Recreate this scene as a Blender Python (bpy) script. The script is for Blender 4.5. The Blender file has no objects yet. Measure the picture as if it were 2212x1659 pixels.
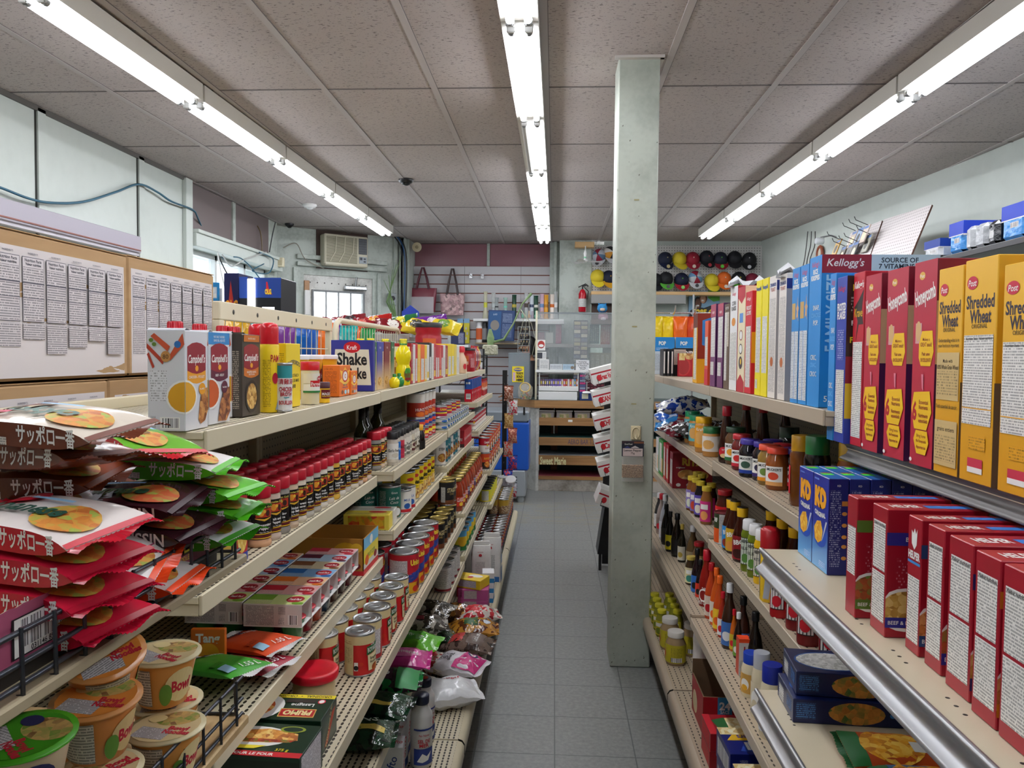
import bpy,math,random
from mathutils import Vector,Matrix,noise
random.seed(11)
SC=bpy.context.scene
COL=SC.collection
PI=math.pi
# ------------------------------------------------------------------ camera
F,CX,CY,EYE=1640.0,1106.0,829.5,1.516
_fy=Vector(((1197-CX)/F,(CY-766)/F,-1)).normalized()
_up=Vector((.012,1,0));_up=(_up-_fy*_up.dot(_fy)).normalized()
_rx=_fy.cross(_up)
ROT=Matrix(((_rx.x,_fy.x,_up.x),(_rx.y,_fy.y,_up.y),(_rx.z,_fy.z,_up.z)))
cam=bpy.data.objects.new('camera',bpy.data.cameras.new('camera'));COL.objects.link(cam)
cam.matrix_world=Matrix.Translation((0,0,EYE))@ROT.transposed().to_4x4()
cam.data.sensor_width=36;cam.data.lens=F/2212*36;cam.data.clip_start=.02
SC.camera=cam
def ray(x,y):
 return ROT.transposed()@Vector(((x-CX)/F,(CY-y)/F,-1))
def atz(x,y,z):
 r=ray(x,y);return r*((z-EYE)/r.z)+Vector((0,0,EYE))
def aty(x,y,Y):
 r=ray(x,y);return r*(Y/r.y)+Vector((0,0,EYE))
def atx(x,y,X):
 r=ray(x,y);return r*(X/r.x)+Vector((0,0,EYE))
# ------------------------------------------------------------------ world, exposure
w=bpy.data.worlds.new('daylight');SC.world=w;w.use_nodes=True
w.node_tree.nodes['Background'].inputs[0].default_value=(.86,.93,1,1)
w.node_tree.nodes['Background'].inputs[1].default_value=2.2
SC.view_settings.view_transform='Standard';SC.view_settings.look='None'
SC.view_settings.exposure=EXPOSURE=0.9;SC.view_settings.gamma=1
SC.cycles.use_denoising=True
SC.cycles.max_bounces=7;SC.cycles.diffuse_bounces=4;SC.cycles.glossy_bounces=3
SC.cycles.transmission_bounces=4;SC.cycles.transparent_max_bounces=12
SC.cycles.caustics_reflective=False;SC.cycles.caustics_refractive=False
SC.cycles.sample_clamp_indirect=4
TUBE=17.0
# ------------------------------------------------------------------ materials
def lin(h):
 h=h.lstrip('#')
 f=lambda v:v/12.92 if v<=.04045 else((v+.055)/1.055)**2.4
 return tuple(f(int(h[i:i+2],16)/255)for i in(0,2,4))+(1,)
_M={}
def newmat(name):
 m=bpy.data.materials.new(name);m.use_nodes=True
 return m,m.node_tree,m.node_tree.nodes['Principled BSDF']
def nd(t,kind,**kw):
 n=t.nodes.new('ShaderNode'+kind)
 for k,v in kw.items():
  if k.startswith('i'):
   n.inputs[int(k[1:])].default_value=v
  else:
   setattr(n,k,v)
 return n
def mth(t,op,a,b=None,c=None):
 n=t.nodes.new('ShaderNodeMath');n.operation=op
 for i,x in enumerate((a,b,c)):
  if x is None:continue
  if isinstance(x,(int,float)):n.inputs[i].default_value=x
  else:t.links.new(x,n.inputs[i])
 return n.outputs[0]
def mixc(t,fac,a,b):
 n=t.nodes.new('ShaderNodeMix');n.data_type='RGBA'
 for i,x in((0,fac),(6,a),(7,b)):
  if isinstance(x,(int,float,tuple)):n.inputs[i].default_value=x
  else:t.links.new(x,n.inputs[i])
 return n.outputs[2]
def ramp(t,fac,stops,mode='LINEAR'):
 n=t.nodes.new('ShaderNodeValToRGB');e=n.color_ramp;e.interpolation=mode
 while len(e.elements)<len(stops):e.elements.new(.5)
 for i,(p,c)in enumerate(stops):
  e.elements[i].position=p;e.elements[i].color=lin(c)
 t.links.new(fac,n.inputs[0]);return n.outputs[0]
def objco(t):
 return t.nodes.new('ShaderNodeTexCoord').outputs['Object']
def scaled(t,vec,s):
 n=t.nodes.new('ShaderNodeVectorMath');n.operation='MULTIPLY';t.links.new(vec,n.inputs[0])
 n.inputs[1].default_value=s if isinstance(s,tuple)else(s,s,s);return n.outputs[0]
def noi(t,vec,scale=1,detail=2,out=0):
 n=t.nodes.new('ShaderNodeTexNoise');t.links.new(vec,n.inputs[0]);n.inputs['Scale'].default_value=scale
 n.inputs['Detail'].default_value=detail;return n.outputs[out]
def bump(t,b,h,s=.3,d=.001):
 n=t.nodes.new('ShaderNodeBump');n.inputs['Strength'].default_value=s;n.inputs['Distance'].default_value=d
 t.links.new(h,n.inputs['Height']);t.links.new(n.outputs[0],b.inputs['Normal'])
def cached(fn):
 def g(*a,**k):
  key=(fn.__name__,a,tuple(sorted(k.items())))
  if key not in _M:_M[key]=fn(*a,**k)
  return _M[key]
 return g
@cached
def c(h,r=.45,m=0.0,coat=0.0):
 mt,t,b=newmat('paint_'+h);b.inputs['Base Color'].default_value=lin(h)
 b.inputs['Roughness'].default_value=r;b.inputs['Metallic'].default_value=m
 b.inputs['Coat Weight'].default_value=coat
 return mt
@cached
def worn(h,h2,r=.5,scale=6,amt=.5,bmp=.0):
 mt,t,b=newmat('worn_'+h);o=objco(t)
 n=noi(t,o,scale,6);n2=noi(t,o,scale*9,3)
 f=mth(t,'MULTIPLY',mth(t,'SMOOTH_MIN',mth(t,'MAXIMUM',mth(t,'SUBTRACT',mth(t,'ADD',n,mth(t,'MULTIPLY',n2,.35)),.6),0),.3,.1),amt*3)
 t.links.new(mixc(t,f,lin(h),lin(h2)),b.inputs['Base Color'])
 b.inputs['Roughness'].default_value=r
 if bmp:bump(t,b,n2,bmp)
 return mt
@cached
def fine(paper='f0eee8',ink='444444',row=.0042,dens=.44,r=.45,vert=0,su=480.):
 """columns of small print: ink words in rows, laid out in the face's own metres"""
 mt,t,b=newmat('small_print');uv=t.nodes.new('ShaderNodeUVMap').outputs[0]
 s=t.nodes.new('ShaderNodeSeparateXYZ');t.links.new(uv,s.inputs[0])
 u,v=(s.outputs[1],s.outputs[0])if vert else(s.outputs[0],s.outputs[1])
 rv=mth(t,'DIVIDE',v,row*.8)
 fr=mth(t,'FRACT',rv);fl=mth(t,'FLOOR',rv)
 line=mth(t,'LESS_THAN',fr,.56)
 cb=t.nodes.new('ShaderNodeCombineXYZ');t.links.new(mth(t,'MULTIPLY',u,su),cb.inputs[0]);t.links.new(mth(t,'MULTIPLY',fl,7.31),cb.inputs[1])
 word=mth(t,'GREATER_THAN',noi(t,cb.outputs[0],1,1),dens)
 t.links.new(mixc(t,mth(t,'MULTIPLY',line,mth(t,'MULTIPLY',word,.62)),lin(paper),lin(ink)),b.inputs['Base Color'])
 b.inputs['Roughness'].default_value=r
 return mt
@cached
def bars(vert=0):
 mt,t,b=newmat('bar_code');uv=t.nodes.new('ShaderNodeUVMap').outputs[0]
 s=t.nodes.new('ShaderNodeSeparateXYZ');t.links.new(uv,s.inputs[0])
 cb=t.nodes.new('ShaderNodeCombineXYZ');t.links.new(mth(t,'MULTIPLY',s.outputs[1 if vert else 0],900.),cb.inputs[0])
 t.links.new(mixc(t,mth(t,'GREATER_THAN',noi(t,cb.outputs[0],1,0),.5),lin('f4f4f4'),lin('151515')),b.inputs['Base Color'])
 return mt
@cached
def food(a,b_,c_,scale=90.,r=.5):
 """a printed food picture: mottled pieces in three colours"""
 mt,t,b=newmat('printed_food');uv=t.nodes.new('ShaderNodeUVMap').outputs[0]
 n=t.nodes.new('ShaderNodeTexVoronoi');n.inputs['Scale'].default_value=scale
 t.links.new(uv,n.inputs[0]);s=t.nodes.new('ShaderNodeSeparateXYZ');t.links.new(n.outputs['Color'],s.inputs[0])
 f=mth(t,'ADD',mth(t,'MULTIPLY',s.outputs[0],.6),mth(t,'MULTIPLY',noi(t,uv,scale*.7,3),.4))
 t.links.new(ramp(t,f,[(.1,a),(.45,b_),(.8,c_)]),b.inputs['Base Color']);b.inputs['Roughness'].default_value=r
 return mt
@cached
def grad(a,b_,lo,hi,r=.4):
 """packaging printed with a blend from one colour to another up the face"""
 mt,t,b=newmat('printed_blend');uv=t.nodes.new('ShaderNodeUVMap').outputs[0]
 s=t.nodes.new('ShaderNodeSeparateXYZ');t.links.new(uv,s.inputs[0])
 f=mth(t,'DIVIDE',mth(t,'SUBTRACT',s.outputs[1],lo),hi-lo)
 t.links.new(ramp(t,f,[(0,a),(1,b_)]),b.inputs['Base Color']);b.inputs['Roughness'].default_value=r
 return mt
@cached
def dots(base,hole,pitch,rad,ax,r=.5,stretch=1.0):
 """perforated sheet: a grid of small punched holes"""
 mt,t,b=newmat('perforated_'+base);s=t.nodes.new('ShaderNodeSeparateXYZ');t.links.new(objco(t),s.inputs[0])
 q=[]
 for k,i in enumerate(ax):
  a=mth(t,'SUBTRACT',mth(t,'FRACT',mth(t,'DIVIDE',s.outputs['xyz'.index(i)],pitch)),.5)
  a=mth(t,'MULTIPLY',a,pitch/(stretch if k else 1));q.append(mth(t,'MULTIPLY',a,a))
 f=mth(t,'LESS_THAN',mth(t,'ADD',q[0],q[1]),rad*rad)
 t.links.new(mixc(t,f,lin(base),lin(hole)),b.inputs['Base Color']);b.inputs['Roughness'].default_value=r
 return mt
@cached
def glow(h,e):
 mt,t,b=newmat('lit_'+h);b.inputs['Base Color'].default_value=lin(h)
 b.inputs['Emission Color'].default_value=lin(h);b.inputs['Emission Strength'].default_value=e
 return mt
@cached
def clear(h='ffffff',a=.25,r=.08):
 mt,t,b=newmat('clear_'+h);b.inputs['Base Color'].default_value=lin(h);b.inputs['Roughness'].default_value=r
 b.inputs['Alpha'].default_value=a;b.inputs['Specular IOR Level'].default_value=.8
 return mt
@cached
def film(h,r=.22,scale=28.,h2=None,alpha=1.0):
 """glossy crinkled wrapper"""
 mt,t,b=newmat('wrapper_'+h);o=objco(t)
 b.inputs['Base Color'].default_value=lin(h)
 if h2:t.links.new(mixc(t,mth(t,'GREATER_THAN',noi(t,o,scale,2),.53),lin(h),lin(h2)),b.inputs['Base Color'])
 b.inputs['Roughness'].default_value=r;b.inputs['Alpha'].default_value=alpha
 bump(t,b,noi(t,o,scale,3),.7,.006)
 return mt
@cached
def metal(h='b9bcc0',r=.3,m=1.0):
 return c(h,r,m)
BEIGE='d8cdb0'
M_SHELF=dots('cfc5aa','2b2519',.0165,.0031,'xy',.45,2.2)
M_BACK=dots('8f866c','241f14',.026,.0038,'yz',.6)
M_LIP=c('d9cfb2',.38)
M_RSHELF=c('c3b39b',.4)
M_RLIP=c('b9ab96',.33,.1)
M_STEEL=c('c9cacc',.25,.85)
M_BLACK=c('17181b',.45)
M_WIRE=c('4a4e55',.3,.7)
M_WHITE=c('ececea',.4)
M_TIN=c('b4b6b8',.28,.9)
M_GOLD=c('a8924a',.3,.8)
def ceiling_mat():
 mt,t,b=newmat('fissured_ceiling_tile');o=objco(t)
 n1=noi(t,scaled(t,o,(38,120,1)),1,2);n2=noi(t,o,130,1);n3=noi(t,o,1.3,3)
 f=mth(t,'MAXIMUM',mth(t,'GREATER_THAN',n1,.64),mth(t,'MULTIPLY',mth(t,'GREATER_THAN',n2,.69),.6))
 base=ramp(t,n3,[(.3,'beb4b0'),(.7,'b2a8a4')])
 t.links.new(mixc(t,mth(t,'MULTIPLY',f,.8),base,lin('5c5452')),b.inputs['Base Color']);b.inputs['Roughness'].default_value=.9
 return mt
def floor_mat():
 mt,t,b=newmat('speckled_vinyl_floor_tile');o=objco(t)
 s=t.nodes.new('ShaderNodeSeparateXYZ');t.links.new(o,s.inputs[0]);T=.3048
 lines=[];cell=[]
 for i,off in((0,.02),(1,.084)):
  a=mth(t,'DIVIDE',mth(t,'SUBTRACT',s.outputs[i],off),T);fr=mth(t,'FRACT',mth(t,'ADD',a,100.0))
  lines.append(mth(t,'LESS_THAN',mth(t,'MINIMUM',fr,mth(t,'SUBTRACT',1.0,fr)),.008));cell.append(mth(t,'FLOOR',mth(t,'ADD',a,100.0)))
 cb=t.nodes.new('ShaderNodeCombineXYZ');t.links.new(cell[0],cb.inputs[0]);t.links.new(cell[1],cb.inputs[1])
 wn=t.nodes.new('ShaderNodeTexWhiteNoise');t.links.new(cb.outputs[0],wn.inputs[0])
 n=noi(t,o,55,3);n2=noi(t,o,300,2);big=noi(t,o,1.6,4)
 base=ramp(t,n,[(.3,'777a78'),(.5,'838583'),(.7,'90918e')])
 base=mixc(t,mth(t,'MULTIPLY',mth(t,'GREATER_THAN',n2,.66),.5),base,lin('b4b6b2'))
 base=mixc(t,mth(t,'MULTIPLY',mth(t,'LESS_THAN',n2,.32),.5),base,lin('5d6160'))
 base=mixc(t,mth(t,'MULTIPLY',wn.outputs[0],.16),base,lin('848a8c'))
 base=mixc(t,mth(t,'MULTIPLY',mth(t,'SUBTRACT',big,.3),.35),base,lin('7f7f78'))
    # the worn yellowish scuff in front of the counter
 wear=mth(t,'MULTIPLY',mth(t,'GREATER_THAN',s.outputs[1],6.75),mth(t,'LESS_THAN',s.outputs[1],7.75))
 wear=mth(t,'MULTIPLY',wear,mth(t,'MULTIPLY',mth(t,'GREATER_THAN',noi(t,scaled(t,o,(5,12,1)),1,4),.53),.5))
 base=mixc(t,wear,base,lin('8d8670'))
 base=mixc(t,mth(t,'MULTIPLY',mth(t,'MAXIMUM',lines[0],lines[1]),.8),base,lin('4c5051'))
 t.links.new(base,b.inputs['Base Color']);b.inputs['Roughness'].default_value=.42
 bump(t,b,n2,.12)
 return mt
def card_mat():
 """printed case: white ink rubbed over brown board with dark nutrition tables"""
 mt,t,b=newmat('corrugated_board');o=objco(t)
 t.links.new(ramp(t,noi(t,scaled(t,o,(1,3,30)),1,3),[(.3,'a5835c'),(.7,'b39269')]),b.inputs['Base Color'])
 b.inputs['Roughness'].default_value=.8
 return mt
def rub_mat():
 mt,t,b=newmat('rubbed_white_ink');o=objco(t)
 n=noi(t,scaled(t,o,(4,4,26)),1,5)
 t.links.new(mixc(t,mth(t,'GREATER_THAN',n,.615),lin('d9d2d2'),lin('aa8a62')),b.inputs['Base Color']);b.inputs['Roughness'].default_value=.75
 return mt
M_CARD=card_mat();M_RUB=rub_mat()
def wood_mat(a,b_,sc=(2,2,40)):
 mt,t,b=newmat('wood_'+a);o=objco(t)
 t.links.new(ramp(t,noi(t,scaled(t,o,sc),1,5),[(.3,a),(.7,b_)]),b.inputs['Base Color']);b.inputs['Roughness'].default_value=.55
 return mt
M_WOOD=wood_mat('8a6238','ad8150');M_PINE=wood_mat('c49b66','d9b581',(2,30,2))
M_WALL=worn('c6cdc6','a3aca4',.55,1.3,.35)
M_WALL2=worn('bdc5bd','7f857c',.6,3.5,.8)
M_PILLAR=worn('b9c0b4','8f958a',.45,5,.6,.25)
# ------------------------------------------------------------------ mesh building
class MB:
 def __init__(s):s.v=[];s.f=[];s.m=[];s.sm=[];s.uv=[];s.mats=[]
 def mi(s,m):
  if m not in s.mats:s.mats.append(m)
  return s.mats.index(m)
 def face(s,pts,m,uv=None,smooth=False):
  n=len(s.v);s.v+=[tuple(p)for p in pts];s.f.append(tuple(range(n,n+len(pts))));s.m.append(s.mi(m));s.sm.append(smooth)
  s.uv.append(uv or[(p[0]+p[1],p[2])for p in pts])
 def grid(s,rows,m,smooth=True,uv=None,closed=False):
  """rows of points joined into quads; m may be a list per row gap"""
  n=len(s.v);k=len(rows[0])
  for r_ in rows:s.v+=[tuple(p)for p in r_]
  for i in range(len(rows)-1):
   mm=s.mi(m[i]if isinstance(m,list)else m)
   for j in range(k if closed else k-1):
    a,b=n+i*k+j,n+i*k+(j+1)%k
    s.f.append((a,b,b+k,a+k));s.m.append(mm);s.sm.append(smooth)
    if uv:s.uv.append([uv[i][j],uv[i][(j+1)%k],uv[i+1][(j+1)%k],uv[i+1][j]])
    else:s.uv.append([(s.v[q][0]+s.v[q][1],s.v[q][2])for q in s.f[-1]])
 def box(s,x0,y0,z0,x1,y1,z1,m,ch=0.0,faces=None):
  """box, optionally with chamfered edges; faces: {'f','b','l','r','t','u'} -> material"""
  fm=lambda k:(faces or{}).get(k,m)
  a=min(ch,(x1-x0)*.3,(y1-y0)*.3,(z1-z0)*.3)
  F_={'f':[(x0+a,y0,z0+a),(x1-a,y0,z0+a),(x1-a,y0,z1-a),(x0+a,y0,z1-a)],'b':[(x1-a,y1,z0+a),(x0+a,y1,z0+a),(x0+a,y1,z1-a),(x1-a,y1,z1-a)],'l':[(x0,y1-a,z0+a),(x0,y0+a,z0+a),(x0,y0+a,z1-a),(x0,y1-a,z1-a)],'r':[(x1,y0+a,z0+a),(x1,y1-a,z0+a),(x1,y1-a,z1-a),(x1,y0+a,z1-a)],'t':[(x0+a,y0+a,z1),(x1-a,y0+a,z1),(x1-a,y1-a,z1),(x0+a,y1-a,z1)],'u':[(x0+a,y1-a,z0),(x1-a,y1-a,z0),(x1-a,y0+a,z0),(x0+a,y0+a,z0)]}
  dims={'f':(x1-x0,z1-z0),'b':(x1-x0,z1-z0),'l':(y1-y0,z1-z0),'r':(y1-y0,z1-z0),'t':(x1-x0,y1-y0),'u':(x1-x0,y1-y0)}
  for k,q in F_.items():
   w_,h_=dims[k];s.face(q,fm(k),[(0,0),(w_,0),(w_,h_),(0,h_)])
  if a:
   f,b,l,r_,t_,u=(F_[k]for k in 'fblrtu')
   for q in([f[1],r_[0],r_[3],f[2]],[r_[1],b[0],b[3],r_[2]],[b[1],l[0],l[3],b[2]],[l[1],f[0],f[3],l[2]]):s.face(q,fm('f'))
   for q in([f[3],f[2],t_[1],t_[0]],[r_[3],r_[2],t_[2],t_[1]],[b[3],b[2],t_[3],t_[2]],[l[3],l[2],t_[0],t_[3]]):s.face(q,fm('f'))
   for q in([f[1],f[0],u[3],u[2]],[r_[1],r_[0],u[2],u[1]],[b[1],b[0],u[1],u[0]],[l[1],l[0],u[0],u[3]]):s.face(q,fm('f'))
   for q in([f[2],r_[3],t_[1]],[r_[2],b[3],t_[2]],[b[2],l[3],t_[3]],[l[2],f[3],t_[0]]):s.face(q,fm('f'))
 def lathe(s,prof,m,seg=24,ctr=(0,0,0),sx=1,sy=1,sharp=False):
  """prof: [(r,z)...] bottom to top; m: material or list per gap; flat ends are closed"""
  rows=[[(ctr[0]+r_*sx*math.cos(2*PI*j/seg),ctr[1]+r_*sy*math.sin(2*PI*j/seg),ctr[2]+z)for j in range(seg)]for r_,z in prof]
  uvs=[[(2*PI*prof[i][0]*j/seg,prof[i][1])for j in range(seg)]for i in range(len(prof))]
  if sharp:
   for i in range(len(prof)-1):s.grid([rows[i],rows[i+1]],m[i]if isinstance(m,list)else m,True,[uvs[i],uvs[i+1]],True)
  else:s.grid(rows,m,True,uvs,True)
  mm=lambda i:m[i]if isinstance(m,list)else m
  if prof[0][0]>1e-4:s.face(rows[0][::-1],mm(0))
  if prof[-1][0]>1e-4:s.face(rows[-1],mm(-1))
 def tube(s,pts,r_,m,seg=8,cap=True):
  pts=[Vector(p)for p in pts];rows=[];up=None
  for i,p in enumerate(pts):
   d=((pts[min(i+1,len(pts)-1)]-pts[max(i-1,0)])).normalized()
   if up is None:up=d.orthogonal().normalized()
   up=(up-d*up.dot(d)).normalized();q=d.cross(up)
   rr=r_[i]if isinstance(r_,list)else r_
   rows.append([p+(up*math.cos(2*PI*j/seg)+q*math.sin(2*PI*j/seg))*rr for j in range(seg)])
  s.grid(rows,m,True,None,True)
  if cap:s.face(rows[0][::-1],m);s.face(rows[-1],m)
 def build(s,name,parent=None,link=True):
  me=bpy.data.meshes.new(name);me.from_pydata(s.v,[],s.f)
  for m in s.mats:me.materials.append(m)
  me.polygons.foreach_set('material_index',s.m);me.polygons.foreach_set('use_smooth',s.sm)
  ul=me.uv_layers.new(name='UVMap');flat=[x for f in s.uv for p in f for x in p];ul.data.foreach_set('uv',flat)
  me.update()
  o=bpy.data.objects.new(name,me)
  if parent:o.parent=parent
  if link:COL.objects.link(o)
  return o
_T={}
def text2d(s,b=0.0,sh=0.0,sp=1.0):
 """filled outline of a string as triangles, capitals 1 high, starting at x=0"""
 k=(s,b,sh,sp)
 if k not in _T:
  cu=bpy.data.curves.new('writing','FONT');cu.body=s;cu.size=1;cu.resolution_u=2;cu.offset=b;cu.shear=sh;cu.space_character=sp
  ob=bpy.data.objects.new('writing',cu);me=ob.to_mesh()
  sc=1/.73
  V_=[(p.co.x*sc,p.co.y*sc)for p in me.vertices];me.calc_loop_triangles()
  T_=[tuple(t.vertices)for t in me.loop_triangles];ob.to_mesh_clear()
  bpy.data.objects.remove(ob);bpy.data.curves.remove(cu)
  x0=min([p[0]for p in V_]or[0]);x1=max([p[0]for p in V_]or[0])
  _T[k]=([(x-x0,y)for x,y in V_],T_,x1-x0)
 return _T[k]
def art(mb,items,W,H,fm,off=.0004,seg=1e9,base=None):
 """printed artwork on a face W x H metres. fm(u,v,offset)->point. items use fractions of the face:
    ('r',x0,y0,x1,y1,mat) ('e',cx,cy,rx,ry,mat) ('p',[(x,y)..],mat) ('t',cx,cy,h,string,mat,{w,b,sh,rot,sp,arc})"""
 fm0=fm;fm=lambda u,v,o:fm0(min(max(u,0),W),min(max(v,0),H),o)
 for n,it in enumerate(items):
  o=off*.5+off*.25*n;kd=it[0]
  if kd=='r':
   x0,y0,x1,y1=it[1]*W,it[2]*H,it[3]*W,it[4]*H
   nu=max(1,math.ceil((x1-x0)/seg));nv=max(1,math.ceil((y1-y0)/seg))
   P=[[(x0+(x1-x0)*i/nu,y0+(y1-y0)*j/nv)for i in range(nu+1)]for j in range(nv+1)]
   mb.grid([[fm(u,v,o)for u,v in row]for row in P],it[5],seg<1e8,P)
  elif kd in 'ep':
   if kd=='e':cx,cy,P=it[1]*W,it[2]*H,[((it[1]+it[3]*math.cos(2*PI*j/20))*W,(it[2]+it[4]*math.sin(2*PI*j/20))*H)for j in range(20)]
   else:P=[(x*W,y*H)for x,y in it[1]];cx,cy=sum(p[0]for p in P)/len(P),sum(p[1]for p in P)/len(P)
   P=[(min(max(u,0),W),min(max(v,0),H))for u,v in P]
   if seg>1e8:mb.face([fm(u,v,o)for u,v in P],it[-1],P)
   else:
    if kd=='p':P=[(a[0]+(b[0]-a[0])*q/4,a[1]+(b[1]-a[1])*q/4)for a,b in zip(P,P[1:]+P[:1])for q in range(4)]
    for q in range(3):
     f0,f1=q/3,(q+1)/3
     for a,b in zip(P,P[1:]+P[:1]):
      Q=[(cx+(p[0]-cx)*f,cy+(p[1]-cy)*f)for p,f in((a,f1),(b,f1),(b,f0),(a,f0))]
      if not q:Q=Q[:3]
      mb.face([fm(u,v,o)for u,v in Q],it[-1],Q)
  elif kd=='t':
   op=it[6]if len(it)>6 else{}
   V_,T_,wd=text2d(it[4],op.get('b',.012),op.get('sh',0),op.get('sp',1))
   rot=op.get('rot',0);L=H if rot in(90,-90,270)else W
   h=it[3]*H;sx=h
   mw=op.get('w',.92)*L
   if wd*sx>mw or op.get('fit'):sx=mw/max(wd,1e-6);h=h if op.get('keep',1)else sx
   ca,sa=math.cos(math.radians(rot)),math.sin(math.radians(rot));cx,cy=it[1]*W,it[2]*H
   arc=op.get('arc',0)
   pts=[]
   for x,y in V_:
    xx=(x-wd/2)*sx;yy=(y-.5)*h+arc*H*(1-(2*(x/wd-.5))**2)
    pts.append((cx+xx*ca-yy*sa,cy+xx*sa+yy*ca))
   n0=len(mb.v);mb.v+=[tuple(fm(u,v,o))for u,v in pts];mi=mb.mi(it[5])
   for tr in T_:
    mb.f.append(tuple(n0+q for q in tr));mb.m.append(mi);mb.sm.append(False);mb.uv.append([pts[q]for q in tr])
def facemap(x0,y0,z0,x1,y1,z1):
 return{'f':lambda u,v,o:(x0+u,y0-o,z0+v),'b':lambda u,v,o:(x1-u,y1+o,z0+v),'l':lambda u,v,o:(x0-o,y1-u,z0+v),'r':lambda u,v,o:(x1+o,y0+u,z0+v),'t':lambda u,v,o:(x0+u,y0+v,z1+o),'T':lambda u,v,o:(x1-u,y1-v,z1+o),'R':lambda u,v,o:(x1-v,y0+u,z1+o),'L':lambda u,v,o:(x0+v,y1-u,z1+o)}
def printed_box(mb,x0,y0,z0,x1,y1,z1,m,arts,ch=.0012,faces=None,off=.0004):
 mb.box(x0,y0,z0,x1,y1,z1,m,ch,faces);fm=facemap(x0,y0,z0,x1,y1,z1)
 for k,it in arts.items():
  W,H={'f':(x1-x0,z1-z0),'b':(x1-x0,z1-z0),'l':(y1-y0,z1-z0),'r':(y1-y0,z1-z0),'t':(x1-x0,y1-y0),'T':(x1-x0,y1-y0),'R':(y1-y0,x1-x0),'L':(y1-y0,x1-x0)}[k]
  art(mb,it,W,H,fm[k],off)
# ------------------------------------------------------------------ things
def tag(o,label=None,cat=None,group=None,kind=None):
 for k,v in(('label',label),('category',cat),('group',group),('kind',kind)):
  if v:o[k]=v
 return o
def struct(name,mb,parent=None):
 o=mb.build(name,parent)
 if not parent:o['kind']='structure'
 return o
def empty(name,loc,rz=0.0,link=True):
 o=bpy.data.objects.new(name,None);o.empty_display_size=.05;o.location=loc;o.rotation_euler.z=rz
 if link:COL.objects.link(o)
 return o
def put(proto,label,cat,loc,rz=0.0,group=None,rx=0.0,ry=0.0,sc=None):
 """copy a thing with its parts and sub-parts"""
 r_=proto.copy();COL.objects.link(r_);r_.location=loc;r_.rotation_euler=(rx,ry,rz)
 if sc:r_.scale=sc if isinstance(sc,tuple)else(sc,sc,sc)
 for ch in KIDS.get(proto.name,()):
  d=ch.copy();COL.objects.link(d);d.parent=r_
  for g in KIDS.get(ch.name,()):
   e=g.copy();COL.objects.link(e);e.parent=d
 return tag(r_,label,cat,group)
KIDS={}
def kid(parent,mb,name):
 o=mb.build(name,None,False);KIDS.setdefault(parent.name,[]).append(o);return o
_P={}
def proto(fn):
 def g(*a,**k):
  key=(fn.__name__,repr(a),repr(sorted(k.items(),key=lambda q:q[0])))
  if key not in _P:_P[key]=fn(*a,**k)
  return _P[key]
 return g
ORD='first second third fourth fifth sixth seventh eighth ninth tenth eleventh twelfth thirteenth fourteenth fifteenth sixteenth seventeenth eighteenth nineteenth twentieth'.split()+['twenty-'+q for q in 'first second third fourth fifth sixth seventh eighth ninth'.split()]+['thirtieth','thirty-first','thirty-second']
def bag2(mb,w,d,t,m,its=(),fin=.012,lump=.0,sd=0,side=None,mfin=None,edge=.25,rev=False,st=None):
 """a filled pillow pack lying down: w along x between the crimped ends, d along y, t thick"""
 N,K=14,10;ph=sd*3.7
 def top(u,v,o=0.0,sgn=1):
  a=max(-1,min(1,2*u/w-1));b=max(-1,min(1,2*v/d-1))
  hx=(1-abs(a)**3.2);hy=(1-abs(b)**3.4)**.6
  h=t*.5*hx*(edge+(1-edge)*hy)if sgn>0 else-t*.5*hx*(edge+.1+(.9-edge)*hy)
  if lump:h+=lump*hx*noise.noise(Vector((u*38+ph,v*38,sgn*3+ph)))
  y=(v-d/2)*(1-.10*hx)+.0
  return(u-w/2,y,t*.5+h+o)
 for sgn,mm in((1,m),(-1,side or m)):
  P=[[(w*i/N,d*j/K)for i in range(N+1)]for j in range(K+1)]
  rows=[[top(u,v,0,sgn)for u,v in r_]for r_ in P]
  if sgn<0:rows=[r_[::-1]for r_ in rows]
  mb.grid(rows,mm,True,P)
 for b in(0,K):
  v=d*b/K;r1=[top(w*i/N,v,0,1)for i in range(N+1)];r2=[top(w*i/N,v,0,-1)for i in range(N+1)]
  mb.grid([r2,r1]if b==0 else[r1,r2],side or m,True)
 if fin:
  for sx in(-1,1):
   rows=[]
   for i in range(2):
    x=sx*(w/2+fin*i)
    rows.append([(x+(.0012 if j%2 else 0)*i,(j/36-.5)*d,t*.5+(.0009 if j%2 else-.0009)+(math.sin(j*.28+ph)*.004*i))for j in range(37)])
   mb.grid(rows,mfin or m,False)
 if st:art(mb,st,w,t*.8,lambda u,v,o:(u-w/2,-d/2*(1-.1*(1-abs(2*u/w-1)**3.2))-o,t*.12+v),.0006,.02)
 if its:art(mb,its,w,d,(lambda u,v,o:top(w-u,d-v,o))if rev else(lambda u,v,o:top(u,v,o)),.002,.015)
 return top
@proto
def bag(name,w,d,t,m,its=(),**k):
 mb=MB();bag2(mb,w,d,t,m,its,**k);return mb.build(name,None,False)
@proto
def carton(name,w,d,h,m,arts=(),faces=None,ch=.0012):
 mb=MB();printed_box(mb,-w/2,-d/2,0,w/2,d/2,h,m,dict(arts),ch,faces);return mb.build(name,None,False)
def cylmap(r_,z0=0.0,a0=0.0):
 """wrap artwork round a cylinder; its middle faces angle a0"""
 return lambda W:(lambda u,v,o:((r_+o)*math.cos(a0+(u-W/2)/r_),(r_+o)*math.sin(a0+(u-W/2)/r_),z0+v))
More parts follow.
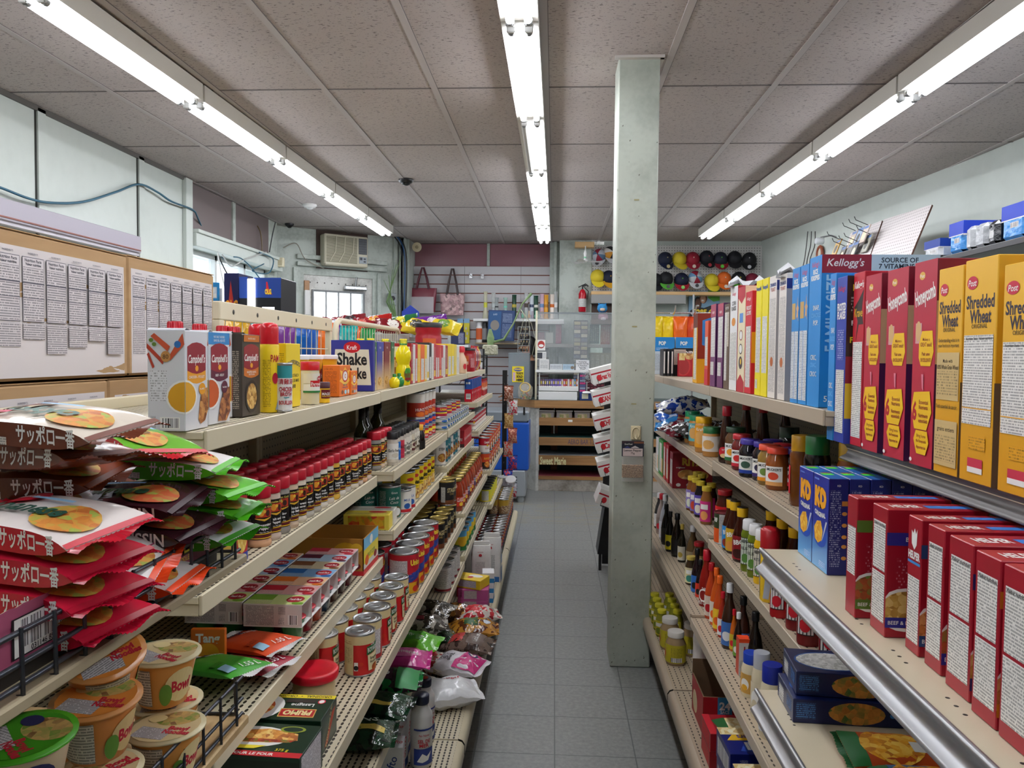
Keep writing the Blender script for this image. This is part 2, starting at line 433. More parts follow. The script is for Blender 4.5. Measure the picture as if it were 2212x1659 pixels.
def wrap(mb,its,r_,z0,H,a0,span=1.0):
 W=2*PI*r_*span;art(mb,its,W,H,cylmap(r_,z0,a0)(W),.0008,r_*.32)
@proto
def can(name,r_,h,body,lid,its=(),a0=-.9,pull=True,stripe=None,span=.5,bot=None,seg=24):
 """tin can: paper label, rolled rims, ringed lid and a pull tab"""
 mb=MB();e=.0022
 mb.lathe([(r_-.001,0),(r_,.0025),(r_,.004),(r_-.0012,.0048),(r_-.0012,h-.0055)],[M_TIN,M_TIN,M_TIN,M_TIN],seg)
 rim=MB();rim.lathe([(r_-.0012,h-.0055),(r_,h-.005),(r_,h-.0005),(r_-.001,h),(r_-.0026,h-.0004),(r_-.003,h-.003),(r_*.82,h-.003),(r_*.8,h-.0022),(r_*.74,h-.0034),(r_*.62,h-.0034),(r_*.6,h-.0026),(r_*.56,h-.0034),(.0001,h-.0034)],lid,seg)
 if pull:
  rim.tube([(r_*(.42*math.cos(q*PI/5))-r_*.2,r_*.26*math.sin(q*PI/5),h-.0016)for q in range(11)],.0012,lid,5,False)
 lab=MB();mats=body if isinstance(body,(list,tuple))else[(0,body),(1,body)]
 prof=[];mm=[]
 for i in range(len(mats)-1):
  z0,z1=.005+(h-.011)*mats[i][0],.005+(h-.011)*mats[i+1][0]
  lab.lathe([(r_-.0006,z0),(r_-.0006,z1)],mats[i][1],seg)
 wrap(lab,its,r_-.0005,.005,h-.011,a0,span)
 o=mb.build(name,None,False);kid(o,rim,'lid');kid(o,lab,'label');return o
@proto
def jar(name,prof,body,caps,capm,lab=None,its=(),a0=-.9,span=.5,lm=None,seg=20,fill=None,capname='cap',sx=1,sy=1,ribs=0):
 """bottle or jar. prof: body profile; caps: cap profile; lab: (r, z0, z1) label band"""
 mb=MB();mb.lathe(prof,body,seg,(0,0,0),sx,sy);o=mb.build(name,None,False)
 cp=MB();cp.lathe(caps,capm,seg,(0,0,0),1,1)
 if ribs:
  r_=max(p[0]for p in caps)
  for j in range(ribs):
   a=2*PI*j/ribs;cp.tube([(r_*math.cos(a),r_*math.sin(a),caps[0][1]+.002),(r_*math.cos(a),r_*math.sin(a),caps[-1][1]-.004)],.0007,capm if not isinstance(capm,list)else capm[0],3,False)
 kid(o,cp,capname)
 if lab:
  lb=MB();r_,z0,z1=lab
  if lm is not None and span>=.95:lb.lathe([(r_,z0),(r_,z1)],lm,seg)
  elif lm is not None:wrap(lb,[('r',0,0,1,1,lm)],r_,z0,z1-z0,a0,span)
  wrap(lb,its,r_+.0005,z0,z1-z0,a0,span)
  if sx!=1 or sy!=1:lb.v=[(x*sx,y*sy,z)for x,y,z in lb.v]
  kid(o,lb,'label')
 return o
# ------------------------------------------------------------------ the room
ZC=2.92
def wallseg(name,p0,p1,z0,z1,m,t=.06,side=1):
 """a wall slab from p0 to p1; its thickness grows away from the room"""
 mb=MB();d=Vector((p1[0]-p0[0],p1[1]-p0[1],0));n=Vector((d.y,-d.x,0)).normalized()*(t*side)
 a,b=Vector((p0[0],p0[1],0)),Vector((p1[0],p1[1],0))
 for q in([a,b],[b,b+n],[b+n,a+n],[a+n,a]):
  mb.face([(q[0].x,q[0].y,z0),(q[1].x,q[1].y,z0),(q[1].x,q[1].y,z1),(q[0].x,q[0].y,z1)],m)
 mb.face([(v.x,v.y,z1)for v in(a,b,b+n,a+n)],m);mb.face([(v.x,v.y,z0)for v in(a,a+n,b+n,b)],m)
 return struct(name,mb)
mb=MB();mb.box(-4.2,-2.6,-.1,4.2,10.6,0,floor_mat());struct('floor',mb)
mb=MB();mb.box(-4.2,-2.6,ZC,4.2,10.6,ZC+.1,ceiling_mat());struct('ceiling',mb)
mb=MB();tb=c('b9b1ae',.6);tb2=c('6f6866',.7)
for k in range(-6,7):
 x=-.06+.59*k
 mb.box(x-.016,-2.6,ZC-.004,x+.016,10.6,ZC+.001,tb);mb.box(x+.016,-2.6,ZC-.002,x+.019,10.6,ZC+.001,tb2)
for k in range(-6,6):
 y=4.05+1.085*k;mb.box(-4.2,y-.005,ZC-.003,4.2,y+.005,ZC+.001,tb2)
struct('trim_1',mb)
A0,A1=Vector((-3.27,8.2,0)),Vector((-1.88,9.28,0))
wallseg('wall_left',(-3.0,-2.5),(-3.0,6.11),0,ZC,M_WALL,.06,-1)
# the window recess beyond the corner of the panelled wall
mb=MB();X=-3.04
mb.box(X-.3,6.1,0,X,8.2,1.35,M_WALL2)
mb.box(X-.3,6.1,2.38,X,8.2,ZC,M_WALL2)
mb.box(X-.3,7.95,1.35,X,8.2,2.38,M_WALL2)
struct('wall_window',mb)
mb=MB()
for y0,y1 in((6.12,6.98),(7.04,7.9)):
 mb.box(X,y0,2.53,X+.02,y1,ZC-.01,c('6d615f',.55))
mb.box(X,6.98,2.53,X+.035,7.04,ZC-.01,M_WALL2)
struct('trim_2',mb)
mb=MB();mb.box(X,6.12,2.38,X+.10,8.1,2.49,M_WALL,.004);mb.box(X,6.12,2.49,X+.12,8.1,2.52,M_WALL,.004);struct('trim_3',mb)
mb=MB()
for y in(6.12,6.76,7.4,7.92):mb.box(X-.1,y,1.35,X-.04,y+.04,2.38,c('d5d8d6'))
for z in(1.35,2.34):mb.box(X-.1,6.12,z,X-.04,7.96,z+.04,c('d5d8d6'))
o=struct('window_1',mb);gm=MB();gm.box(X-.08,6.14,1.37,X-.075,7.94,2.36,clear('cfe4f2',.2));struct('window_pane',gm,o)
# angled wall with the door and the air conditioner
ad=(A1-A0).normalized();an=Vector((ad.y,-ad.x,0));AW=(A1-A0).length
def onA(px,py,off=0.0):
 """pixel -> (distance along the angled wall, height)"""
 r_=ray(px,py);p0=A0+an*off;t=(p0.dot(an))/(r_.dot(an));p=r_*t;return(p-p0).dot(ad),p.z+EYE
MA=Matrix(((ad.x,-an.x,0,A0.x),(ad.y,-an.y,0,A0.y),(0,0,1,0),(0,0,0,1)))
da,db=onA(662,640)[0],onA(800,640)[0];dz=onA(730,603)[1]
ga,gb=onA(678,640)[0],onA(785,640)[0];gz0,gz1=1.05,onA(730,632)[1]
aa,ab=onA(690,560)[0],onA(783,560)[0];az0,az1=onA(740,578)[1],onA(740,512)[1]
mb=MB();m=M_WALL2
for x0,z0,x1,z1 in((0,0,da-.03,ZC),(db+.03,0,AW,ZC),(da-.03,dz+.03,db+.03,ZC)):mb.box(x0,0,z0,x1,.1,z1,m)
for z in(dz+.12,dz+.2):mb.box(da-.12,-.05,z,db+.2,0,z+.05,m,.006)
for x in(da-.16,db+.08,.02,AW-.12,AW-.05):mb.box(x,-.035,0,x+.05,0,(dz+.1 if 0<x-.1<AW-.3 else ZC),m,.005)
o=struct('wall_angled',mb);o.matrix_world=MA
mb=MB();dm=worn('d9d8d2','8d8a84',.5,5,.8)
for q in((da-.03,0,ga,dz+.03),(gb,0,db+.03,dz+.03),(ga,0,gb,gz0),(ga,gz1,gb,dz+.03)):mb.box(q[0],.02,q[1],q[2],.07,q[3],dm)
mb.box(ga-.02,0,gz0-.02,ga,.02,gz1+.02,c('77797b'));mb.box(gb,0,gz0-.02,gb+.02,.02,gz1+.02,c('77797b'));mb.box(ga,0,gz1,gb,.02,gz1+.02,c('77797b'))
for k in(1,2,3):x=ga+(gb-ga)*k/4;mb.box(x-.006,.01,gz0,x+.006,.03,gz1,c('8a8c8e'))
for k in range(9):
 mb.box(da+.05+(db-da-.1)*k/8-.006,.012,dz-.06,da+.05+(db-da-.1)*k/8+.006,.02,dz-.048,c('55504c'))
o=struct('door_1',mb);o.matrix_world=MA
gm=MB();gm.box(ga,.045,gz0,gb,.05,gz1,clear('e8f0f5',.25));struct('door_pane',gm,o)
gm=MB();wm=c('9fb0bb',.4,.5);n=16
for k in range(-8,22):
 for s_ in(1,-1):
  pts=[]
  for j in range(15):
   z=gz0+(gz1-gz0)*j/14;x=(ga+gb)/2+(k-7)*.042+.01*s_*(1 if j%2 else-1)
   if ga<x<gb:pts.append((x,.038,z))
  if len(pts)>2 and s_==1:gm.tube(pts,.0022,wm,3,False)
struct('door_mesh',gm,o)
gm=MB();gm.box(db-.34,-.05,dz-.12,db-.06,.0,dz-.07,M_STEEL,.01);gm.tube([(db-.2,-.03,dz-.07),(db-.2,-.06,dz+.03)],.012,M_STEEL,6);struct('door_closer',gm,o)
gm=MB()
for z in(dz-.1,1.2):gm.box(da-.03,-.02,z-.06,da+.03,.02,z+.06,worn('a87e58','5c4733',.5),.004)
struct('door_hinge',gm,o)
# back walls
wallseg('wall_back',(-1.95,9.78),(.62,9.78),0,ZC,M_WALL2,.06,-1)
wallseg('wall_return',(A1.x,A1.y),(-1.9,9.78),0,ZC,M_WALL2,.06,-1)
wallseg('wall_cap_side',(.6,9.46),(2.53,9.46),0,ZC,M_WALL,.06,-1)
wallseg('wall_right',(2.5,9.5),(3.72,-2.5),0,ZC,M_WALL,.06,-1)
wallseg('wall_behind',(3.8,-2.5),(-3.1,-2.5),0,ZC,M_WALL,.06,-1)
mb=MB();p,q=aty(1207,690,9.5),aty(1275,690,9.5)
mb.box(p.x,9.4,0,q.x,9.78,ZC,M_WALL2,.004);mb.box(p.x-.12,9.55,0,p.x,9.78,ZC,M_WALL2,.01);mb.box(p.x-.07,9.5,0,p.x-.03,9.6,ZC,M_WALL2,.005)
struct('wall_column',mb)
mb=MB();p=aty(845,520,9.25);q=aty(882,520,9.25)
for x in(p.x+.02,p.x+.12,q.x-.1):mb.box(x,9.2,0,x+.06,9.4,ZC,M_WALL2,.01)
mb.box(p.x,9.3,0,q.x,9.75,ZC,M_WALL2,.006);struct('trim_4',mb)
# red upper panels over the slatwall
p0,p1,p2,p3=aty(896,576,9.7),aty(1052,576,9.7),aty(1058,576,9.7),aty(1207,580,9.7)
mb=MB();rm=c('8a5a63',.35)
for a,b in((p0.x,p1.x),(p2.x,p3.x)):mb.box(a,9.7,p0.z,b,9.73,ZC-.005,rm,.004)
mb.box(p1.x,9.68,p0.z,p2.x,9.73,ZC,M_WALL2);struct('window_2',mb)
# panelled boards, dark joints and slat rail on the wall
mb=MB()
for y in(1.0,2.1,3.2,4.26,5.33):mb.box(-3.0,y,0,-2.996,y+.012,ZC-.01,c('24231f'),0);mb.box(-3.0,y+.012,0,-2.985,y+.08,ZC-.01,M_WALL)
mb.box(-3.0,6.0,0,-2.965,6.11,ZC-.01,M_WALL,.004);mb.box(-3.0,-2.4,ZC-.03,-2.985,6.1,ZC,c('57544f'));struct('trim_5',mb)
a=atx(0,440,-2.95);b=atx(302,512,-2.95);a2=atx(0,478,-2.95);b2=atx(302,530,-2.95)
mb=MB();zt,zb=b.z,b.z-.115
mb.box(-3.0,-2,zb,-2.94,b.y,zt,c('a49ea8',.5),.003);mb.box(-2.945,-2,zb+.012,-2.935,b.y-.01,zb+.02,c('7b3d2a'));mb.box(-3.0,-2,zb-.02,-2.955,b.y,zb,c('bdb8bf'))
struct('trim_6',mb)
mb=MB();a=atx(430,598,-2.93)
mb.box(-2.99,-2,a.z-.02,-2.91,a.y,a.z+.02,worn('e4dfd0','a58f6a',.6,12,.9),.004);mb.box(-2.985,-2,1.45,-2.975,a.y-.5,a.z-.02,c('3d3a37'))  # dark sheet paints the shaded gap below the rough rail
struct('trim_7',mb)
# pillar in the aisle
mb=MB();mb.box(.288,3.66,0,.482,3.87,ZC,M_PILLAR,.006)
for z in(.3,.62,1.9,2.3):
 mb.tube([(.294,3.657,z),(.294,3.661,z)],.006,M_PILLAR,8)
o=struct('pillar',mb);mb=MB()
for k in range(60):
 x,z=.29+.19*random.random()**.4*(1 if k%3 else .1),.02+random.random()**2*2.6;q=.002+random.random()*.006
 mb.face([(x,3.6592,z),(x+q*.5,3.6592,z-q*.2),(x+q,3.6592,z+q),(x+q*.1,3.6592,z+q*.8)],c('6d6a5f'))
for x,z in((.37,1.65),(.372,1.28),(.371,.93),(.37,2.25)):mb.box(x,3.6586,z,x+.024,3.6595,z+.007,c('a39d74'))
for k in range(9):mb.face([(.385+k*.004,3.6591,1.155+k*.0035),(.388+k*.004,3.6591,1.155+k*.0035),(.389+k*.004,3.6591,1.160+k*.0035)],c('22211f'))
struct('scuff_marks',mb,o)
mb=MB();mb.box(.27,3.63,ZC-.012,.5,3.66,ZC,c('c9c3bd'));mb.box(.482,3.64,ZC-.012,.5,3.9,ZC,c('c9c3bd'));struct('trim_8',mb)
# ------------------------------------------------------------------ fluorescent lights
def fixture(row,label,xa,y0,y1,off=None,zt=2.802,hb=.075):
 if row!='middle':hb=.105
 L=y1-y0;w_=.074;x=xa(y0);x1_=xa(y1)
 o=empty('fluorescent_light',(x,y0,zt));tag(o,label,'ceiling light','fluorescent strip lights in the '+row+' row')
 o.rotation_euler.z=math.atan2(-(x1_-x),L)
 h=MB();hm=c('d8d4cb',.5)
 rows=[[(-w_,y,.019),(-w_,y,hb),(w_,y,hb),(w_,y,.019),(.016,y,.024),(-.016,y,.024)]for y in(0,L)]
 h.grid(rows,hm,False,None,True);h.face(rows[0][::-1],hm);h.face(rows[1],hm);h.build('housing',o)
 for s_ in(-1,1):
  lit=not(off==s_)
  t_=MB();t_.lathe([(.0155,0),(.0155,L-.1)],glow('f4f7ff',TUBE)if lit else c('c9c8c2',.3),10)
  tt=t_.build('tube',o);tt.rotation_euler.x=-PI/2;tt.location=(s_*.036,.05,.004)
  for y in(.03,L-.048):
   e=MB();e.lathe([(.0158,0),(.0158,.018)],c('9a9b9c',.3,.8),10);ee=e.build('tube_cap',tt);ee.location=(0,0,y-.05)
  for y in(.012,L-.03):
   k=MB();k.box(s_*.036-.017,y,-.008,s_*.036+.017,y+.018,.032,c('c9cac8',.4),.004);k.build('socket',o)
 for y in(.2,L-.2):
  ch=MB();ch.tube([(0,y,hb),(.004,y,hb+.006),(0,y,ZC-zt)],.0025,c('3a3a3a'),4);ch.build('hanging_chain',o)
 return o
def side(row,xa,ys,off={}):
 n=len(ys)-1
 for k in range(n):
  fixture(row,'%s strip light of two white tubes in the %s row, counting from the counter'%(ORD[n-1-k],row),xa,ys[k]+.01,ys[k+1]-.01,off.get(k))
side('window side',lambda y:-1.965+.016*(y-1),[-.85,.33,1.52,2.72,3.93,5.1,6.2,7.25,8.3])
side('middle',lambda y:-.162+.0035*y,[-.5,.68,1.86,3.04,4.27,5.46,6.65,7.77,8.85],{4:-1})
side('cereal side',lambda y:1.84-.024*y,[-.75,.43,1.6,2.76,3.9,5.05,6.2,7.35,8.5])
# ------------------------------------------------------------------ shelving
def shelf_mesh(x0,x1,y0,y1,z,mtop,mlip,lip=.032,sgn=1):
 """a shelf plate whose rolled front edge is at x1 (sgn=1: front faces +x)"""
 mb=MB();a,b=min(x0,x1),max(x0,x1)
 mb.box(a,y0,z-.012,b,y1,z,mlip,.001,{'t':mtop})
 f=x1;mb.box(min(f,f+sgn*.006),y0+.002,z-lip,max(f,f+sgn*.006),y1-.002,z+.003,mlip,.0015)
 mb.box(min(f,f-sgn*.012),y0+.002,z-lip,max(f,f-sgn*.012),y1-.002,z-lip+.003,mlip)
 for y in(y0+.003,y1-.009):
  pts=[(f,y,z-lip),(f,y,z-.012),(x0,y,z-.012),(x0,y,z-lip*1.3),((x0+f)/2,y,z-lip*1.15)]
  mb.face(pts,mlip);mb.face([(p[0],y+.006,p[2])for p in pts][::-1],mlip)
 return mb
def gondola(label,y0,y1,levels,back,sgn,mtop,mlip,mback,base,grp,lipy=.032,top=1.38):
 root=empty('shelving_unit',(back,(y0+y1)/2,0));tag(root,label,'shelving',grp)
 off=Vector((back,(y0+y1)/2,0))
 def kidm(mb,n,par=root):
  mb.v=[(v[0]-off.x,v[1]-off.y,v[2])for v in mb.v];return mb.build(n,par)
 mb=MB();mb.box(back-.012,y0,.05,back+.012,y1,top,mback);kidm(mb,'back_panel')
 for y in(y0,y1-.02):
  mb=MB();mb.box(back-.02+.025*sgn,y,0,back+.02+.02*sgn,y+.02,top,c('b3a98d' if sgn>0 else '8d8474'),.002);kidm(mb,'upright')
 for z,x in levels:kidm(shelf_mesh(back+.02*sgn,x,y0,y1,z,mtop,mlip,lipy,sgn),'shelf')
 z,x=base;mb=MB();xx=back+.02*sgn
 mb.box(min(xx,x),y0+.002,z-.012,max(xx,x),y1-.002,z,mlip,.001,{'t':mtop})
 pr=[(x,z+.001),(x+sgn*.014,z-.004),(x+sgn*.022,z-.016),(x+sgn*.022,z-.05),(x+sgn*.014,z-.064),(x,z-.066)]
 rows=[[(a,y,b)for a,b in pr]for y in(y0+.004,y1-.004)]
 if sgn>0:rows=rows[::-1]
 mb.grid(rows,mlip,True);mb.face(rows[0][::-1],c('2a2824'));mb.face(rows[1],c('2a2824'));kidm(mb,'base_deck')
 mb=MB();mb.box(min(x-sgn*.07,x-sgn*.09),y0,0,max(x-sgn*.07,x-sgn*.09),y1,z-.012,c('1e1d1b'));kidm(mb,'kick_plate')  # kick plate near-black: the recess shadow under the base is in its colour
 return root
LY=[1.19,2.43,3.66,4.9,6.12]
LS=[[(1.385,-.565),(1.115,-.575),(.85,-.555),(.715,-.43),(.50,-.43)],[(1.388,-.565),(1.13,-.52),(.935,-.52),(.715,-.43),(.50,-.43)],[(1.388,-.565),(1.14,-.515),(.965,-.52),(.735,-.43),(.525,-.43)],[(1.39,-.56),(1.20,-.50),(1.015,-.49),(.755,-.41),(.535,-.40)]]
LB=(.25,-.30)
for i in range(4):
 gondola('cream metal shelving bay with perforated shelves, %s bay from the noodle rack'%ORD[i],LY[i]+.002,LY[i+1]-.002,LS[i],-1.0,1,M_SHELF,M_LIP,M_BACK,LB,'cream shelving bays on the soup side')
RY=[.42,1.66,2.86,4.06,5.26]
RS=[[(1.335,.628),(1.10,.455),(.79,.455),(.5,.47)],[(1.40,.585),(1.125,.60),(.83,.59),(.53,.53)],[(1.40,.585),(1.10,.60),(.845,.59),(.54,.53)],[(1.40,.585),(1.10,.60),(.845,.59),(.54,.53)]]
RB=(.25,.467)
M_RTOP=dots('b5a68f','2d261c',.021,.0024,'xy',.4,2.6)
for i in range(4):
 if i==0:continue
 gondola('taupe metal shelving bay stocked with sauces and cereal, %s bay past the boxed dinners'%ORD[i-1],RY[i]+.002,RY[i+1]-.002,RS[i],1.12,-1,M_RTOP,M_RLIP,dots('6f6b50','1d1a12',.026,.0038,'yz',.6),RB,'taupe shelving bays on the cereal side')
# nearest bay: bright moulded price rails on its shelves
root=empty('shelving_unit',(1.12,1.04,0));tag(root,'pale shelving bay with wide silvery price rails under boxed dinners','shelving')
def rel(mb,n,par=root):
 mb.v=[(v[0]-1.12,v[1]-1.04,v[2])for v in mb.v];return mb.build(n,par)
for z,x,ml in((1.335,.628,c('6f6d6c',.45,.3)),(1.10,.455,c('a9aaac',.33,.7)),(.79,.452,c('a9aaac',.33,.7)),(.5,.47,M_RLIP)):
 mb=MB();mb.box(x,RY[0],z-.014,1.1,RY[1]-.002,z,c('cfc3a8',.32),.001)
 for y in(.75,.9,1.05,1.2,1.5):
  for q in range(3):mb.lathe([(.003,0),(.0001,.0004)],c('201c16'),8,(x+.03+.001*q,y+q*.022,z))
 sh=rel(mb,'shelf')
 mb=MB();P=[(x,z+.004),(x-.006,z+.004),(x-.008,z-.003),(x-.002,z-.014),(x+.003,z-.026),(x-.002,z-.040),(x-.012,z-.048),(x-.016,z-.054),(x-.010,z-.060),(x+.004,z-.056),(x+.012,z-.03)]
 P=[(a,z+(b-z)*(.62 if z>1.2 else .8))for a,b in P]
 rows=[[(a,y,b)for a,b in P]for y in(RY[0],RY[1]-.004)]
 mb.grid(rows,ml,True,None,True);mb.face(rows[0],M_RLIP);mb.face(rows[1][::-1],M_RLIP)
 r_=rel(mb,'price_rail')
mb=MB();mb.box(1.108,RY[0],.05,1.132,RY[1],1.7,dots('6f6b50','1d1a12',.026,.0038,'yz',.6));rel(mb,'back_panel')
mb=MB();mb.box(.47,RY[0],.238,1.1,RY[1]-.004,.25,M_RTOP);mb.box(.445,RY[0],.18,.47,RY[1]-.004,.251,M_RLIP,.008);mb.box(.54,RY[0],0,.56,RY[1],.238,c('1e1d1b'));rel(mb,'base_deck')  # strip under the deck is near-black, recess shadow painted in
# wire dividers and rails standing on the top shelf
def divider(label,y0,y1,x,z0,z1,rounded):
 o=empty('wire_divider',(x,y0,z0));tag(o,label,'shelf divider');L=y1-y0;H=z1-z0;m=c('d6cbb0',.4)
 mb=MB()
 if rounded:
  pts=[(0,.0,0),(0,0,H-.06),(0,.02,H-.02),(0,.07,H)]+[(0,L-.07,H),(0,L-.02,H-.02),(0,L,H-.06),(0,L,0)]
  mb.tube(pts,.014,m,8)
 else:
  mb.box(-.012,0,H-.055,.012,L,H,m,.003)
  for y in(0,L-.03):mb.box(-.012,y,0,.012,y+.03,H-.0555,m,.002)
  for k in range(6):mb.lathe([(.008,0),(.0001,.001)],c('2e2a22'),10,(0,0,0));q=mb.v[-30:];mb.v[-30:]=[(.0125+v[2],L*(k+.5)/6+v[0],H-.028+v[1])for v in q]
 mb.build('frame',o)
 mb=MB();n=int(L/.06)
 for k in range(1,n):mb.tube([(0,L*k/n,0),(0,L*k/n,H-.02)],.0016,m,5,False)
 for z in(.01,H*.52):mb.tube([(0,0,z),(0,L,z)],.0025,m,5,False)
 mb.build('wire_grid',o)
divider('cream wire divider with a flat perforated top rail behind the broth cartons',2.2,3.34,-1.0,1.386,1.665,False)
divider('cream wire divider with a rounded top tube behind the coating mix boxes',3.42,4.86,-1.0,1.388,1.665,True)
# ------------------------------------------------------------------ goods: the soup side (far side of the camera's aisle hand)
W_,K_,R_=c('f2f1ec'),c('141416'),c('b3152a')
FP=fine();FPW=fine('eeeae2','555555',.0042,.42)
def tx(cx,cy,h,s,m,**k):return('t',cx,cy,h,s,m,k)
def rr(*a):return('r',)+a
def boxat(px0,px1,yb,yt,X,z,sgn,Wd,name,col,arts,label,cat,group=None,faces=None,dX=0.0,rz=0.0,h=None):
 """a box whose aisle face fills the pixel columns px0..px1 of the photo, standing on a shelf at height z"""
 Ya,Yb=atx(px0,yb,X).y,atx(px1,yb,X).y;Y0,Y1=min(Ya,Yb),max(Ya,Yb)
 pn=px0 if Ya<Yb else px1
 if h is None:h=atx(pn,yt,X).z-z
 o=carton(name,round(Wd,4),round(Y1-Y0-.0015,4),round(h,4),col,tuple(arts.items()),faces)
 return put(o,label,cat,(X-sgn*Wd/2+dX,(Y0+Y1)/2,z+.0005),rz,group)
# broth cartons
cm,cg,cp,cb=c('8f1528'),c('eaa01e'),c('5b1030'),c('2f86c9')
def broth(name,kind):
 back=[rr(.08,.3,.52,.6,fine('e3e4e8','666666',.005,.5)),rr(.33,.02,.86,.14,W_),rr(.37,.035,.82,.13,bars()),rr(.07,.03,.22,.15,fine('d8d8dc','333333',.003,.35)),('e',1.0,.34,.5,.17,W_),('e',1.0,.34,.45,.15,c('d39a1c')),('p',[(.0,.82),(.42,.66),(.45,.7),(0,.87)],c('b03a22')),('p',[(.0,.76),(.15,.62),(.2,.64),(.05,.78)],c('b03a22')),('p',[(.95,.97),(.55,.72),(.62,.7),(1,.86)],c('c4512e')),('p',[(.2,.97),(.62,.84),(.55,.79),(.1,.94)],c('c4512e')),('e',.5,.74,.13,.055,c('c08a4a')),tx(.5,.74,.045,'80',c('5c3a16')),('e',.82,.86,.09,.035,c('2a6db3')),('e',.12,.9,.06,.02,c('63802e')),('e',.2,.86,.06,.02,c('63802e'))]
 logo=[('p',[(.1,.5),(.1,.84),(.3,.875),(.5,.885),(.7,.875),(.9,.84),(.9,.5),(.7,.475),(.5,.465),(.3,.475)],cg if kind=='chicken' else cp if kind=='beef' else c('c96f1e')),('p',[(.1,.6),(.1,.84),(.3,.875),(.5,.885),(.7,.875),(.9,.84),(.9,.6),(.7,.575),(.5,.565),(.3,.575)],cm),tx(.5,.72,.085,"Campbell's",W_,w=.74,sh=.25,b=.02),('e',.5,.62,.07,.03,cg)]
 if kind=='chicken':logo+=[tx(.5,.535,.028,'CHICKEN - POULET',W_,w=.7),('e',0,.34,.5,.17,W_),('e',0,.34,.44,.15,c('d99f22')),('p',[(.55,.1),(.62,.28),(.72,.4),(.95,.42),(1,.2),(.85,.08),(.65,.05)],food('5c2b14','a0602c','d49a55',130)),('e',.72,.41,.15,.06,cg),tx(.72,.41,.02,'No MSG',W_,w=.24)]
 elif kind=='beef':logo+=[tx(.5,.535,.028,'BEEF - B\u0152UF',W_,w=.7),('e',.05,.34,.46,.17,W_),('e',.05,.34,.4,.15,c('c4551a')),('p',[(.4,.03),(.5,.22),(.7,.38),(.98,.4),(1,.12),(.8,.02)],food('3d1a10','7d4022','b97a44',130)),('e',.72,.4,.15,.07,cp),tx(.72,.4,.02,'Real Beef',W_,w=.24)]
 else:logo+=[tx(.5,.54,.026,'ROASTED GARLIC',W_,w=.7),tx(.5,.51,.02,"FRUIT DE L'AIL",W_,w=.6),('e',.5,.24,.34,.2,c('2b2521')),('e',.5,.24,.27,.16,food('6e431a','b98a3d','e2c27a',150)),rr(.08,.91,.92,.99,c('c96f1e')),tx(.5,.95,.02,'ROASTED GARLIC',W_,w=.7)]
 if kind=='beef' and name=='salt':logo=[rr(0,.87,1,1,cb),tx(.5,.955,.026,'NO SALT ADDED',W_,w=.8),tx(.5,.915,.026,'SANS SEL AJOUT\u00c9',W_,w=.8)]+logo
 return{'f':back if kind!='garlic' else[rr(.1,.1,.9,.8,fine('3b332c','b8ab98',.005))],'r':logo}
Xb=[(-.59,400,450,714,960,'chicken','white broth carton printed with carrots and a bowl, nearest the noodles'),(-.60,451,497,718,955,'salt','white beef broth carton with a blue no-salt band'),(-.632,500,538,720,945,'beef','white beef broth carton tucked behind the blue-banded one'),(-.612,523,563,722,940,'garlic','dark brown roasted garlic broth carton with an orange panel')]
for X,a,b,yt,yb,k,l in Xb:
 col=c('dcdde2',.3)if k!='garlic' else c('3a322b',.3)
 o=boxat(a,b,yb,yt,X,1.386,1,.062,'broth_carton',col,broth(k,'beef' if k=='salt' else k),l+', red screw cap','broth carton','broth cartons on the top shelf')
 w_,d_,h_=.062,o.dimensions.y,o.dimensions.z
 mb=MB();mb.lathe([(.0135,0),(.0135,.002),(.012,.003),(.012,.014),(.011,.0155)],c('c01325',.35),18)
 for j in range(18):mb.tube([(.0121*math.cos(j*PI/9),.0121*math.sin(j*PI/9),.004),(.0121*math.cos(j*PI/9),.0121*math.sin(j*PI/9),.013)],.0006,c('c01325',.35),3,False)
 q=mb.build('screw_cap',o);q.location=(-.004,-.002,h_)
 mb=MB();mb.grid([[(-w_/2,-d_/2+.001,h_),(w_/2,-d_/2+.001,h_)],[(-w_/2,-d_/2+.006,h_+.0035),(w_/2,-d_/2+.006,h_+.0035)],[(-w_/2,-d_/2+.02,h_+.0005),(w_/2,-d_/2+.02,h_+.0005)]],col,False)
 mb.build('folded_seal',o)
# cooking spray, starch, canned broth, cheese, baking powder, soda, lard, lemon juice
Z1=1.386
def on(px,py,z):p=atz(px,py,z);return(p.x,p.y,z+.0005)
def atX(px,py,X,z):p=atx(px,py,X);return(X,p.y,z+.0005)
yl,rd=c('f2cf1c',.35),c('c8121f',.3)
s_=jar('spray_can',[(.019,0),(.0205,.004),(.0205,.142),(.018,.148)],yl,[(.0195,.146),(.0195,.18),(.017,.189),(.008,.192),(.0001,.192)],rd,(.0207,.006,.14),(tx(.5,.82,.12,'PAM',R_,w=.3),('e',.5,.5,.1,.09,R_),rr(.1,.05,.35,.8,fine('f2cf1c','7a4a10')),('p',[(.5,0),(.8,0),(.8,.35),(.62,.2)],c('9aa5b4'))),-.6)
put(s_,'yellow cooking spray can with a domed red cap','spray can',atX(582,908,-.612,Z1))
put(s_,'second yellow cooking spray can, hidden behind the first','spray can',(-.66,1.66,Z1))
